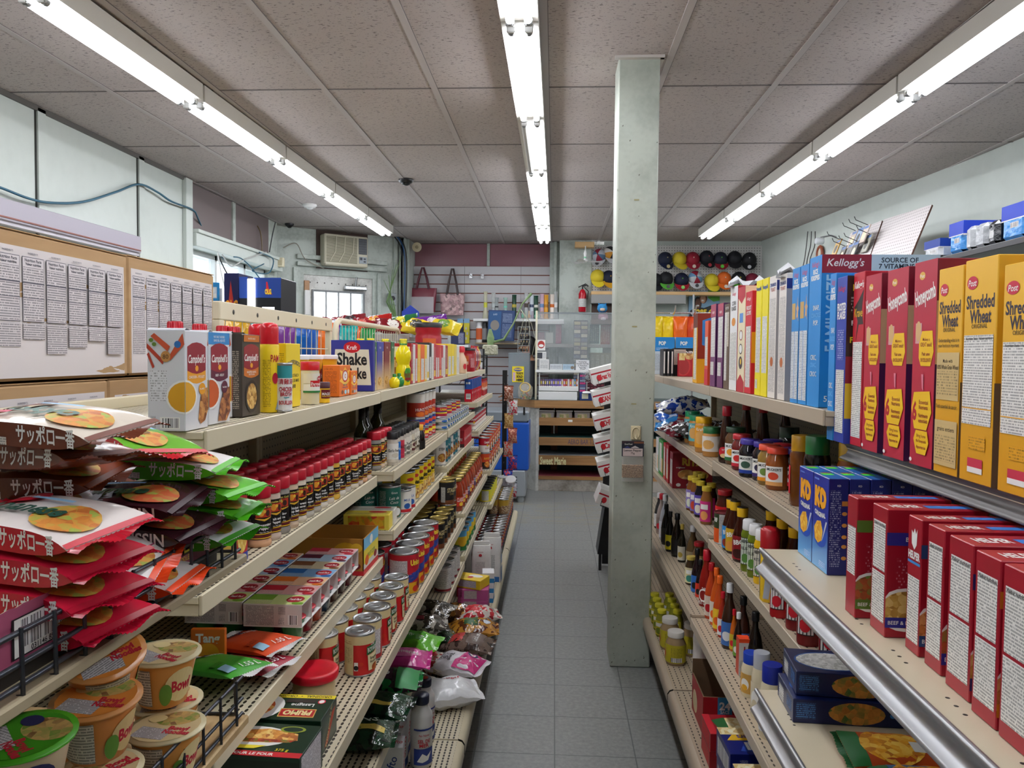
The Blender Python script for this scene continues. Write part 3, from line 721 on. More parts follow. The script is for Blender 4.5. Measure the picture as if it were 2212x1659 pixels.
boxat(618,649,893,742,-.612,Z1,1,.05,'starch_box',c('f0d11f'),{'r':[tx(.5,.66,.07,"KINGSFORD'S",c('13224d'),w=.9,arc=.05,b=.03),tx(.5,.5,.05,'CORN STARCH',K_,w=.85),tx(.5,.42,.05,'FECULE DE MAIS',K_,w=.85),tx(.5,.33,.05,'\u7389\u7c73\u7c89',K_,w=.5),rr(.1,.05,.3,.2,fine('f0d11f','222222'))],'f':[rr(.12,.08,.9,.85,fine('f0d11f','3a3a2a',.005)),rr(.2,.72,.7,.78,c('13224d'))]},'tall yellow corn starch box beside the spray can','starch box')
put(can('broth_can',.0185,.106,((0,c('eeeeea')),(.72,c('eeeeea')),(.72001,c('2b8f94')),(1,c('2b8f94'))),M_TIN,(tx(.5,.64,.1,'\u6e05\u96de\u6e6f',R_,w=.6),tx(.5,.47,.1,'CHICKEN',R_,w=.55,b=.03),tx(.5,.36,.09,'BROTH',R_,w=.45,b=.03),tx(.5,.17,.09,'BOUILLON',R_,w=.55,b=.03),rr(.4,.27,.6,.29,c('2b8f94')))),'slim white and teal can of chicken broth before the corn starch','can',atX(613,905,-.584,Z1))
gj=clear('e8e4d2',.55)
put(jar('cheese_shaker',[(.0215,0),(.0225,.004),(.0225,.082),(.021,.087)],c('dcd3b4',.2),[(.0235,.085),(.0235,.104),(.022,.106)],rd,(.0228,.01,.078),(rr(.1,.62,.9,.98,c('e8e4d6')),rr(.1,.35,.9,.6,W_),rr(.35,.5,.95,.72,rd),tx(.62,.61,.13,'Parmesan',W_,w=.5),('e',.7,.8,.12,.09,R_),tx(.7,.8,.07,'Kraft',W_,w=.18),rr(.1,.28,.9,.35,c('2b7a3c'))),-.75),'grated parmesan shaker with a red lid','cheese shaker',atX(670,886,-.61,Z1))
put(jar('baking_powder_tin',[(.0145,0),(.0145,.038)],c('e9b61c'),[(.0148,.037),(.0148,.052),(.0135,.053)],c('4a1520'),(.0147,.006,.034),(rr(.2,.2,.8,1,c('6b1420')),tx(.5,.62,.25,'MAGIC',W_,w=.5),tx(.5,.4,.13,'BAKING POWDER',c('f0c93a'),w=.5)),-.8),'small maroon and yellow baking powder tin','baking powder',atX(700,882,-.592,Z1))
ah=lambda:{'r':[('p',[(.5,.95),(.3,.8),(.05,.85),(.2,.6),(.0,.5),(.25,.42),(.5,.3),(.75,.42),(1,.5),(.8,.6),(.95,.85),(.7,.8)],c('f7c64a')),('e',.5,.65,.27,.2,rd),('e',.5,.65,.2,.15,W_),tx(.5,.65,.13,'C',rd,b=.05),tx(.5,.37,.06,'Baking Soda',c('1c3f94'),w=.8),tx(.5,.29,.05,'Bicarbonate de soude',c('1c3f94'),w=.85),('e',.25,.13,.1,.07,c('7a3c1c')),('e',.52,.13,.1,.07,c('9ad0e8')),('e',.78,.13,.1,.07,c('d8d0c8'))],'f':[rr(.12,.12,.85,.82,fine('e27118','7a2c10',.0045)),rr(.12,.86,.6,.92,fine('e27118','7a2c10',.0045))]}
boxat(733,757,878,790,-.625,Z1,1,.05,'baking_soda_box',c('e27118'),ah(),'larger orange baking soda box with a sunburst','baking soda')
boxat(758,772,868,802,-.62,Z1,1,.03,'baking_soda_box',c('e27118'),ah(),'smaller orange baking soda box behind the larger','baking soda')
tubm=c('e2a41c',.3)
tb_=jar('lard_tub',[(.046,0),(.048,.004),(.055,.082),(.0555,.086)],tubm,[(.0575,.083),(.058,.09),(.0565,.0925),(.054,.091),(.0001,.0905)],c('e9e9ea',.3),(.0535,.008,.078),(('e',.62,.55,.07,.22,c('7a1818')),tx(.62,.55,.16,'lo',W_,w=.12),tx(.5,.2,.12,'PURE LARD',c('b3311c'),w=.4),rr(.72,.1,.98,.95,fine('e8e4da','555555'))),-.7,.5,None,24,None,'lid')
for k,(x,y)in enumerate(((-.74,2.08),(-.742,2.215),(-.735,2.345),(-.86,2.15),(-.86,2.29))):
 put(tb_,'yellow lard tub with a flat white lid, %s of the tubs by the coating mix'%ORD[k],'tub',(x,y,Z1),.3*k,'yellow lard tubs on the top shelf',sc=(1,1,1.32))
sb={'f':[('p',[(.04,.12),(.1,.82),(.9,.82),(.96,.12)],c('eee7cf')),('e',.5,.86,.2,.11,rd),tx(.5,.86,.09,'Kraft',W_,w=.24),tx(.5,.64,.24,'Shake',K_,w=.72,b=.03),tx(.5,.36,.22,"'n Bake",K_,w=.7,b=.03)],'t':[rr(.1,.1,.9,.9,c('39429c'))]}
put(carton('coating_mix_box',.14,.03,.168,c('2b2f8a'),tuple(sb.items())),'blue coating mix box facing down the aisle','coating mix',(-.665,2.485,1.389),0)
for k,(a,b,col,bt)in enumerate(((806,814,'2d6b3c','c9b287'),(815,829,'3a3f9a','d8b68a'),(830,844,'7d1822','e2bb86'),(845,852,'2d6b3c','c9b287'))):
 boxat(a,b,862,738,-.6,1.388,1,.13,'coating_mix_box',grad(bt,col,.03,.1),{'r':[rr(.78,.05,.95,.8,fine(bt,'3a2c28',.004,.5)),tx(.42,.88,.05,'Kraft',W_,w=.6),('e',.35,.18,.3,.09,food('7d4a1e','c98d3c','e8c880',140))]},('%s coating mix box on edge beside the lemon juice, '%ORD[k])+('green','blue','dark red','green again')[k],'coating mix','coating mix boxes on edge')
lj=jar('lemon_juice_bottle',[(.022,0),(.0255,.004),(.0265,.03),(.0265,.062),(.021,.072),(.0215,.076),(.0285,.098),(.0275,.118),(.018,.136),(.0125,.142),(.0125,.15)],c('f3dc1a',.15),[(.0138,.145),(.0138,.150),(.0135,.1501),(.0135,.165),(.0125,.167)],[c('2f8a3c',.3),c('2f8a3c',.3),c('f6e01c',.3),c('f6e01c',.3)],(.0272,.006,.062),(('e',.5,.6,.16,.5,c('3f8f2e')),tx(.5,.62,.34,'ReaLemon',c('8c1c20'),w=.34),rr(.36,.2,.64,.4,c('8c1c20'))),-.7,.5,None,22,None,'cap',1,1,20)
for k,p in enumerate(((871,838,-.60),(832,846,-.68),(778,858,-.78),(800,858,-.72))):
 x=atx(p[0],p[1],p[2]);put(lj,'yellow lemon juice bottle with a ribbed yellow cap, %s from the dry mixes'%ORD[k],'lemon juice',(p[2],x.y,1.389),.2*k,'yellow lemon juice bottles',sc=1.1)
for nm,col,cp_,x in(('lemon_squeeze_bottle','f5e11c','2f8a3c',852),('lime_squeeze_bottle','2b8a45','2f8a3c',862)):
 s_=jar(nm,[(.008,0),(.016,.003),(.0195,.016),(.0185,.028),(.011,.037),(.006,.040)],c(col,.25),[(.007,.039),(.007,.05),(.006,.051)],c(cp_),None,(),0,.5,None,18)
 put(s_,('yellow lemon' if 'lemon' in nm else 'green lime')+' shaped squeeze bottle at the foot of the lemon juice','squeeze bottle',atX(x,840,-.576 if 'lemon' in nm else-.58,1.389),0,None)
# dry mixes on edge, then cannisters
DM=[(888,891,'a11a2a',742),(892,896,'e8e6e2',744),(897,901,'c4202e',742),(902,907,'f0c61e',744),(908,916,'ef6a1c',744),(917,921,'f0c61e',745),(922,926,'e8e6e2',745),(927,931,'2b211e',740),(932,936,'ece9e4',742),(937,940,'b8182a',742),(941,944,'b8182a',744),(945,948,'c22030',745),(949,952,'d23a2a',745),(953,956,'b8182a',746),(957,961,'ece9e4',745),(962,966,'a31c28',746),(967,974,'f4d51e',743),(975,980,'f4d51e',743),(981,985,'e9cf3a',744),(986,991,'ece6dc',748)]
for k,(a,b,col,yt)in enumerate(DM):
 a2,b2=a,b+1
 its=[rr(.15,.05,.85,.62,fine('f0eee8','555555',.004,.45))]if k%3 else[rr(.1,.08,.9,.25,c('e8c84a')),rr(.15,.3,.85,.9,fine(col,'f0e8d8',.005,.5))]
 boxat(a2,b2,838-k*.8,yt,-.585,1.389,1,.12,'dry_mix_box',c(col),{'r':its,'f':[rr(.05,.05,.95,.6,food('6b3c1e','c48a3e','e6cf8e',60)),rr(.05,.66,.95,.92,c('f1e9d6'))]},'%s dry mix box on edge past the lemon juice, %s'%(ORD[k],{'a11a2a':'dark red','c4202e':'red','f0c61e':'yellow','ef6a1c':'orange','2b211e':'black','b8182a':'red','c22030':'red','d23a2a':'bright red','a31c28':'dark red','f4d51e':'yellow','e9cf3a':'pale yellow'}.get(col,'white')),'dry mix box','dry mix boxes on edge')
put(carton('taco_kit_box',.2,.05,.16,c('6e1c26'),(('f',(rr(.05,.1,.95,.62,c('f4d51e')),tx(.5,.75,.14,'OLD EL PASO',c('f4d51e'),w=.8,arc=.05,b=.03),('e',.5,.3,.3,.18,food('5c2b14','b5702c','6f9a3a',70)))),)),'maroon and yellow dinner kit box standing behind the dry mixes','dinner kit',(-.82,4.32,1.389))
fol=c('a31222',.3)
cn=jar('coffee_canister',[(.062,0),(.064,.006),(.064,.12),(.058,.128),(.064,.136),(.064,.15)],fol,[(.067,.149),(.067,.16),(.063,.165),(.0001,.165)],c('1b1718',.35),(.0645,.02,.115),(rr(.3,.3,.62,.98,c('c75a1e')),tx(.46,.5,.3,'Folgers',W_,w=.28,sh=.2),rr(.7,.1,.9,.8,fine('a31222','e8d8d8'))),-1.3,.5,None,24,None,'lid')
put(cn,'large red coffee canister with a black lid set above the dry mixes','coffee canister',(-.80,4.80,1.389),.1,sc=(1.3,1.2,1.95))
put(cn,'red coffee canister with black lid standing at the shelf edge','coffee canister',atX(1010,806,-.61,1.389),-.4,sc=(.82,.82,1.0))
put(jar('syrup_bottle',[(.025,0),(.028,.005),(.026,.07),(.012,.1),(.012,.11)],c('e9c9a8',.3),[(.016,.108),(.017,.13),(.012,.14)],c('d8323a',.35),(.0285,.01,.06),(('e',.5,.5,.12,.3,c('d8323a')),),-.8),'pale pancake mix shaker with a red dome cap','pancake mix',atX(997,812,-.60,1.389),0,None,sc=1.25)
put(cn,'blue coffee canister past the red one','coffee canister',(-.62,5.42,1.39),0,sc=(.5,.5,.9));
for k,(y,col,t)in enumerate(((5.55,'b01828','red'),(5.68,'c03020','scarlet'),(5.8,'8e1f4a','plum'),(5.9,'c8202c','bright red'),(6.0,'d9a82c','golden'))):
 put(bag('coffee_pouch',.17,.1,.05,film(col),(rr(.15,.2,.6,.8,c('e8ddd0')),('e',.4,.5,.12,.25,c('5c2a1a'))),sd=k),'%s coffee pouch standing at the far end of the top shelf'%t,'coffee pouch',(-.63,y,1.39+.09),0,'coffee pouches on the top shelf',0,PI/2)
# ---- the spice shelf
SPM=c('c9b79a',.25)
def spice(cap,body,top,txt,seed):
 its=(rr(0,0,1,1,c('151314',.3)),rr(0,.02,1,.05,c('d9a92a')),rr(0,.07,1,.12,c('6b1c22')),rr(0,.14,1,.17,c('d9a92a')),('p',[(.38,.6),(.5,.52),(.62,.6),(.62,.62),(.5,.545),(.38,.62)],c('d9a92a')),rr(.39,.63,.61,.88,c('b8371c')),('e',.46,.76,.04,.1,c('e89a2c')),('e',.55,.74,.03,.09,c('3a1d14')),('e',.5,.8,.02,.05,c('e8c03c')),tx(.5,.93,.06,'Venetian Gold',c('f0e060'),w=.22),tx(.5,.42,.075,txt[0],W_,w=.24,b=.03),tx(.5,.32,.075,txt[1],W_,w=.24,b=.03),tx(.5,.21,.035,'Net Wt. 92 g',W_,w=.25),rr(.12,.2,.34,.6,fine('151314','aaa49c',.0035)),rr(.68,.2,.9,.6,fine('151314','aaa49c',.0035)))
 return jar('spice_jar',[(.0235,0),(.0255,.003),(.0255,.010),(.0238,.0125),(.0238,.094),(.021,.101),(.0205,.107)],c(body,.2),[(.0235,.1),(.024,.102),(.024,.123),(.0225,.1255),(.0001,.1255)],c(cap,.35),(.0240,.016,.088),its,-.75,1.0,None,22,None,'cap',1,1,0)
TX=[('Seasoning','Pepper'),('Salt and','Pepper'),('Pickling','Spice'),('Chicken','Soup Base'),('Oregano','Leaves'),('Ground','Black Pepper'),('Black','Pepper'),('French','Seasoning'),('Ground','Turmeric'),('Chopped','Onion'),('Chili','Powder'),('Garlic','Powder'),('Ground','Cumin'),('Paprika','Pure')]
BD=['d2a27c','cbb7a8','8c8780','cdb59c','d8ccb8','b8b2a6','a8a298','d8cfc0','cfc4b6','d2a840','d8d2c6','b9b2a8','d8cdb8','c9b8a8']
ys=[]
y=1.53
for k in range(20):
 px=(-.607 if k<12 else-.60)
 put(spice('b5142a',BD[k%14],'',TX[k%14],k),'black-labelled spice jar with a red cap at the shelf edge, %s from the near end'%ORD[k],'spice jar',(px+(.0 if y<2.42 else .01),y,1.1155 if y<2.42 else 1.1305),.25*math.sin(k*2.3),'red-capped spice jars, aisle edge row')
 y+=.0565 if k<12 else .054
 if 2.385<y<2.45:y=2.465
y=1.56
for k in range(15):
 put(spice('b5142a',BD[(k*5)%14],'',TX[(k*3)%14],k),'red-capped spice jar standing in the inner row, %s from the near end'%ORD[k],'spice jar',(-.665-.004*(k%2),y,1.1155),.3,'red-capped spice jars, inner row');y+=.06
for k in range(7):
 put(spice('9a1024',BD[(k*3)%14],'',TX[(k*5)%14],k),'red-capped spice jar in the third row back, %s from the near end'%ORD[k],'spice jar',(-.725,1.68+.07*k,1.1155),.3,'red-capped spice jars, third row')
bt_=jar('black_spice_jar',[(.026,0),(.027,.003),(.027,.09),(.025,.095)],c('1a1816',.2),[(.028,.094),(.028,.12),(.026,.122)],c('131314',.3),None,(),0,.5,None,20)
for k,(x,y)in enumerate(((-.70,1.47),(-.70,1.54),(-.76,1.5))):put(bt_,'dark pepper tin with a broad black lid, %s behind the nearest spice jars'%ORD[k],'pepper tin',(x,y,1.1155),0,'black-lidded pepper tins',sc=1.15)
# second bay: black-capped shakers and bottles
def shaker(name,h,r_,body,cap,its,ch=.022):
 return jar(name,[(r_,0),(r_+.001,.003),(r_+.001,h-ch-.012),(r_-.002,h-ch)],body,[(r_+.0005,h-ch-.003),(r_+.0005,h-.002),(r_-.001,h)],cap,(r_+.0015,.012,h-ch-.014),its,-.75,1.0,None,20)
SH=[('f0ede4','d0c8b8','Garlic Powder','white'),('1d6fc0','1a5ea8','Club House','bright blue'),('c9384a','b52a44','Steak Spice','pink and red'),('e8e2d2','8a8478','Sage','cream'),('ece6d8','6d6a62','Thyme','ivory'),('e8e2d0','a19a88','Rosemary','pale cream'),('e2d8c0','5c2a2a','Cinnamon','tan and maroon'),('e2dccb','7a6a50','Ginger','buff'),('e6e0d0','544a3a','Cloves','light grey')]
for k,(a,b,t,cn_)in enumerate(SH):
 s_=shaker('seasoning_shaker',.115,.021,c('c8c0b2',.25),c('18181a',.35),(rr(0,.0,1,.95,c(a,.35)),rr(0,.0,1,.15,c(b)),tx(.5,.6,.16,t,K_ if a!='1d6fc0' else W_,w=.36),('e',.5,.35,.1,.12,c(b))))
 put(s_,'%s-labelled seasoning shaker with a black cap by the soy sauce'%cn_,'seasoning',(-.555-.003*(k%2),2.58+.052*k,1.1305),.1*k,'black-capped seasoning shakers')
 if k<8:put(s_,'%s-labelled shaker in the row behind the front seasonings'%cn_,'seasoning',(-.61,2.6+.055*k,1.1305),.4,'black-capped seasoning shakers, inner row')
def winebottle(name,body,cap,h=.24,r_=.028,lab='e8e2d0',t=''):
 return jar(name,[(r_*.9,0),(r_,.004),(r_,h*.5),(r_*.8,h*.6),(r_*.42,h*.7),(r_*.36,h*.9)],body,[(r_*.42,h*.78),(r_*.42,h),(r_*.38,h)],cap,(r_+.0008,h*.08,h*.45),(rr(.1,0,.9,1,c(lab)),tx(.5,.6,.15,t or 'OIL',K_,w=.5)),-.8,.6,None,18)
for k,(x,y,b,cp_)in enumerate(((-.68,2.66,'22240f','12130f'),(-.70,2.8,'1a1712','131210'),(-.68,2.92,'2c2a12','0f0f10'),(-.72,3.05,'241a12','101010'))):
 put(winebottle('oil_bottle',c(b,.1),c(cp_,.3)),'dark glass oil bottle with a black neck, %s behind the shakers'%ORD[k],'oil bottle',(x,y,1.1305),0,'dark oil bottles',sc=(1,1,.8))
put(jar('flavouring_bottle',[(.016,0),(.0165,.003),(.0165,.05),(.011,.062),(.010,.066)],c('1c1110',.1),[(.0105,.064),(.0112,.082),(.010,.083)],c('e7a81c',.3),(.0168,.004,.03),(rr(0,0,1,1,c('16140f')),),0,1.0),'little dark flavouring bottle with a yellow-orange cap','flavouring bottle',(-.535,3.02,1.1305),0,sc=1.2)
# red and white tins above each other in bays two and three
def tin(name,r_,h,body,its,a0=-.8,lid=None,seg=18,pull=False):return can(name,r_,h,body,lid or M_TIN,its,a0,pull,None,.5,None,seg)
tall=tin('tomato_tin',.040,.11,((0,c('a82a14')),(.62,c('8e1c14')),(.62001,c('d8d4ca')),(1,c('d8d4ca'))),(tx(.5,.32,.13,'HUNTS',W_,w=.4),('e',.5,.12,.2,.1,c('d86a1c'))))
for k in range(4):
 put(tall,'tall red tin with a silver top band under the dry mixes, %s along'%ORD[k],'tin',(-.60,3.28+.1*k,1.235),0,'tall red tins stacked under the top shelf')
 put(tin('flat_tin',.041,.045,c('27408c'),(rr(0,.3,1,.7,c('d8432c')),)),'flat blue tin beneath a tall red one, %s along'%ORD[k],'tin',(-.60,3.28+.1*k,1.1895),0,'flat blue tins')
 put(tin('flat_tin',.041,.055,c('b3202c'),(rr(0,.5,1,.8,c('f0d02a')),tx(.5,.3,.25,'TUNA',W_,w=.3))),'flat red tin at the bottom of a stack, %s along'%ORD[k],'tin',(-.60,3.28+.1*k,1.1325),0,'flat red tins')
tun=tin('unico_tin',.042,.055,((0,c('b81c38')),(.3,c('b81c38')),(.3001,c('f2d02c')),(.45,c('f2d02c')),(.4501,c('24407e')),(.55,c('24407e')),(.5501,c('c01c3c')),(1,c('c01c3c'))),(tx(.5,.8,.26,'Unico',c('f4e03c'),w=.3,b=.03),))
for k in range(14):
 i,j=k%7,k//7
 put(tun,'squat crimson and yellow tin by the coffee bags, %s along, %s layer'%(ORD[i],('lower','upper')[j]),'tin',(-.575-.02*(i%2),3.78+.09*i,1.1425+.056*j),0,'squat crimson tins')
flt=tin('fish_tin',.038,.03,((0,c('3c6b3a')),(.5,c('d8e0d8')),(1,c('2c6a4a'))),(rr(.1,.2,.9,.7,c('d8d2c2')),('e',.5,.5,.15,.3,c('2a62b0'))))
for k in range(24):
 i,j=k%12,k//12
 put(flt,'flat green and silver fish tin, %s along the shelf, %s in its stack'%(ORD[i],('lower','upper')[j]),'fish tin',(-.555,3.72+.082*i,1.1405+.031*j)if i else(-.555,3.70,1.1405+.031*j),0,'flat fish tins')
for k in range(7):
 put(carton('coffee_brick',.05,.07,.15,c('c4152a',.25),(('f',(rr(0,.55,1,1,c('1f4fa0')),('e',.3,.82,.14,.05,W_),('e',.62,.82,.14,.05,W_),rr(.2,.12,.8,.36,W_),rr(.25,.14,.75,.34,bars(1)))),('r',(rr(0,.55,1,1,c('1f4fa0')),tx(.5,.4,.1,'NABOB',W_,w=.8))))),'red and blue vacuum-packed coffee brick, %s from the fish tins'%ORD[k],'coffee',(-.56,4.98+.1*k,1.2005),.05,'red and blue coffee bricks')
for k in range(3):
 put(cn,'dark coffee tin at the far end of the second shelf, %s of three'%ORD[k],'coffee tin',(-.57,5.75+.11*k,1.2005),1,'coffee tins at the far end',sc=(.7,.7,.85))
# ---- third level: snack cups, then coconut milk and yellow soup cans
def snackpack(a,b_,cup):
 root=MB();W0,D0=.135,.068
 root.box(-W0/2,-D0/2,.042,W0/2,D0/2,.044,c('f0eeea'));fm=facemap(-W0/2,-D0/2,.044,W0/2,D0/2,.0945)
 root.box(-W0/2,-D0/2,.092,W0/2,D0/2,.0945,c('f0eeea'),0,{'t':c(a)});root.box(-W0/2,-D0/2,.044,W0/2,-D0/2+.001,.093,c('dcd3ce'));root.box(-W0/2,D0/2-.001,.044,W0/2,D0/2,.093,c('dcd3ce'))
 art(root,[rr(0,.42,.42,1,c(b_)),rr(0,.0,.45,.42,fine(a,'8a7f78',.0035)),('e',.8,.55,.15,.32,c('9a1424')),tx(.8,.55,.2,'Snack Pack',W_,w=.22,sh=.2),('e',.9,.15,.1,.12,c(b_))],W0,D0,fm['t'])
 art(root,[rr(.04,.06,.52,.94,fine('dcd3ce','444444',.0036,.42)),rr(.76,.08,.93,.55,W_),rr(.78,.1,.91,.53,bars()),rr(.6,.55,.72,.9,fine('dcd3ce','222222',.003,.35)),rr(.6,.1,.7,.4,fine('dcd3ce','444444',.003))],W0,.05,lambda u,v,o:(-W0/2+u,-D0/2-o,.0435+v))
 o=root.build('snack_cup_pack',None,False)
 for x in(-.034,.034):
  for y in(-.001,):
   m=MB();m.lathe([(.019,0),(.021,.002),(.0285,.052),(.031,.053),(.031,.055)],c(cup,.12),20,(x,y,0));kid(o,m,'pudding_cup')
   m=MB();m.lathe([(.031,.055),(.031,.056),(.0001,.0565)],c('c8283a',.3),20,(x,y,0));kid(o,m,'foil_lid')
 return o
SN=[('c3cf84','6f9a2c','2a7a38','lime green'),('d8a09c','b01c2c','8c1c2c','cherry red'),('e8b890','d2691c','a8381c','orange'),('7fa8d0','1f5ea0','14304c','blue'),('d8c8a4','7a4a2c','4a2a20','butterscotch'),('b9d3e6','5c1c30','3a1d20','pale blue'),('e0a8a8','b02438','5c1420','pink')]
_sp={k:snackpack(q[0],q[1],q[2])for k,q in enumerate(SN)}
for k,(a,b_,cu,nm)in enumerate(SN):
 p=atz(620+0*k,1270,.85);y=1.70+k*.0715
 put(_sp[k],'%s snack cup multipack hanging over its cups at the shelf edge'%nm,'snack cups',(-.630,y,.8505),0,'snack cup packs, aisle edge row')
 if k<6:put(_sp[(0,1,4,5,3,2)[k]],'%s snack cup multipack in the inner row, %s from the near end'%(SN[(0,1,4,5,3,2)[k]][3],ORD[k]),'snack cups',(-.772,y+.01,.8505),0,'snack cup packs, inner row')
# open fruit cup tray at the end of the bay
mb=MB();x0,x1,y0,y1=-.78,-.56,2.215,2.40;z=.8505;m=c('b07a2a',.7)
mb.box(x0,y0,z,x1,y1,z+.003,m)
for q,H in(((x0,y0,x1,y0+.003),.11),((x0,y1-.003,x1,y1),.11),((x0,y0,x0+.003,y1),.11),((x1-.003,y0,x1,y1),.11)):mb.box(q[0],q[1],z,q[2],q[3],z+H,m)
W2=y1-y0
art(mb,[rr(0,0,1,.15,c('c8202c')),rr(0,.15,1,.3,c('e8e4da')),rr(0,.3,1,1,c('e8d438')),rr(0,.68,1,1,c('6fb3d8')),('e',.5,.82,.1,.13,W_),tx(.5,.45,.12,'FRUIT CUPS',c('3a7a2c'),w=.8),('e',.2,.35,.12,.14,c('d9601c')),('e',.78,.3,.1,.1,c('8c1c24'))],W2,.11,lambda u,v,o:(x1+o,y0+u,z+v))
art(mb,[rr(.5,0,1,.12,c('c8202c')),('e',.75,.6,.18,.3,c('d9a51c')),('e',.6,.3,.1,.15,c('5c8a2c')),('e',.88,.25,.08,.1,c('7a1420')),('e',.9,.75,.08,.13,c('e0b02c'))],x1-x0,.11,lambda u,v,o:(x0+u,y0-o,z+v))
mb.v=[(v[0]+.67,v[1]-2.3,v[2]-z)for v in mb.v];o=mb.build('open_fruit_cup_case');o.location=(-.67,2.3,z);tag(o,'opened yellow and blue fruit cup case at the end of the snack cups','open case')
for k in range(4):
 put(jar('fruit_cup',[(.022,0),(.024,.002),(.029,.05)],c('e0a53a',.2),[(.031,.05),(.031,.052),(.0001,.0525)],c('dfe3e6',.3,.5)),'fruit cup standing in the opened case, %s from its near corner'%ORD[k],'fruit cup',(-.62-.075*(k%2),2.26+.075*(k//2),.855),0,'fruit cups in the opened case')
for k,(y,cc)in enumerate(((2.472,'e8d24a'),(2.545,'e2e0d4'))):
 put(carton('fruit_snack_box',.15,.07,.05,c(cc),(('f',(rr(.1,.1,.9,.9,food('7a8c1c','d8a51c','c8301c',60)),)),('t',(rr(.05,.1,.95,.5,fine(cc,'7a7a6a')),('e',.7,.7,.2,.2,c('b8202c')))))),'flat fruit snack box lying past the open case, %s of the pair'%ORD[k],'fruit snacks',(-.61,y,.9355),.05,'flat fruit snack boxes')
coco=can('coconut_milk_can',.040,.115,c('1f6a5c'),M_TIN,(tx(.5,.84,.07,'Grace',W_,w=.2),tx(.5,.66,.1,'Lait de',W_,w=.34,sh=.2),tx(.5,.52,.1,'Coco',W_,w=.3,sh=.2),('e',.55,.2,.2,.18,c('7a5a34')),('e',.58,.19,.14,.13,W_),rr(.02,.1,.25,.9,fine('1f6a5c','cfe0d8',.004))),-.9)
yel=can('soup_can',.043,.125,((0,c('e2b21c')),(.25,c('f0cf1c')),(1,c('f2d41e'))),M_TIN,(tx(.5,.58,.14,'Habitant',K_,w=.4,b=.04),('e',.5,.8,.12,.06,c('c8352c')),tx(.5,.44,.05,'Pea Soup',c('3a3a14'),w=.3),('p',[(.3,.02),(.4,.36),(.62,.36),(.72,.02)],food('5c2b1c','c48a3e','e8d88e',120)),rr(.0,.05,.2,.95,fine('e8e6e0','666666',.004))),-.75)
red=can('soup_can',.037,.10,((0,c('ece8e0')),(.5,c('ece8e0')),(.5001,c('b3152a')),(1,c('b3152a'))),M_TIN,(tx(.5,.74,.18,"Campbell's",W_,w=.42,sh=.25,b=.02),('e',.5,.5,.08,.08,c('d8a82c')),tx(.5,.28,.12,'SOUP',c('b3152a'),w=.3)),-.8)
put(coco,'green coconut milk can nearest on the third shelf of the second bay','can',(-.575,2.64,.9355),0)
put(coco,'second green coconut milk can, behind the nearest one','can',(-.662,2.64,.9355),0)
put(coco,'third green coconut milk can, deepest on the shelf','can',(-.662,2.73,.9355),.8)
for k in range(2):put(can('milk_can',.036,.085,((0,c('c8202c')),(.15,c('e8e4da')),(.6,c('e8e4da')),(1,c('e8e6e0'))),M_TIN,(tx(.5,.6,.12,'MILK',c('2a5ea8'),w=.3),('e',.5,.3,.12,.14,c('2a5ea8'))),-.75),'white evaporated milk can with a red foot, %s past the coconut milk'%ORD[k],'can',(-.55,2.73+.083*k,.9355),0,'evaporated milk cans')
for k in range(12):
 i,j=k%6,k//6
 put(yel,'yellow pea soup can at the %s, %s from the near end'%(('aisle edge','inner row')[j],ORD[i]),'soup can',(-.575-.092*j,2.90+.096*i,.9355),.1*i,'yellow pea soup cans')
for k in range(14):
 i,j=k%7,k//7
 put(can('stew_can',.040,.12,((0,c('1d6a7c')),(.7,c('247a86')),(1,c('e0dcd2')))if k%3 else((0,c('e8e4dc')),(1,c('ece8e0'))),M_TIN,(('e',.5,.3,.2,.2,food('4a2a1c','b56a2c','d8b04a',120)),tx(.5,.7,.12,'STEW',W_ if k%3 else K_,w=.3),rr(.02,.1,.25,.9,fine('d8d4cc','555555'))),-.8,True,None,.5,None,18),'%s stew can past the yellow soups, %s from them, %s'%('teal' if k%3 else 'white',ORD[i],('aisle row','inner row')[j]),'can',(-.57-.09*j,3.72+.095*i,.9655),0,'stew cans on the third level')
for k in range(6):
 put(carton('coffee_shop_box',.12,.06,.10,c('b8182a'),(('f',(tx(.5,.5,.25,'Tim Hortons',W_,w=.8,sh=.2),rr(0,0,1,.2,c('3a1a18')))),('r',(tx(.5,.5,.2,'Tim Hortons',W_,w=.9),)))),'bright red coffee shop box standing %s past the stew cans'%ORD[k],'coffee box',(-.58,4.45+.065*k,.9655),0,'red coffee shop boxes')
for k in range(10):
 i,j=k%10,k//10
 put(red,'red and white soup can in the farthest bay, %s along, %s layer'%(ORD[i],('lower','upper')[j]),'soup can',(-.545,4.98+.08*i,1.0155+.101*j)if j==0 or i<8 else(-.62,4.98+.08*i,1.0155),0,'red and white soup cans')
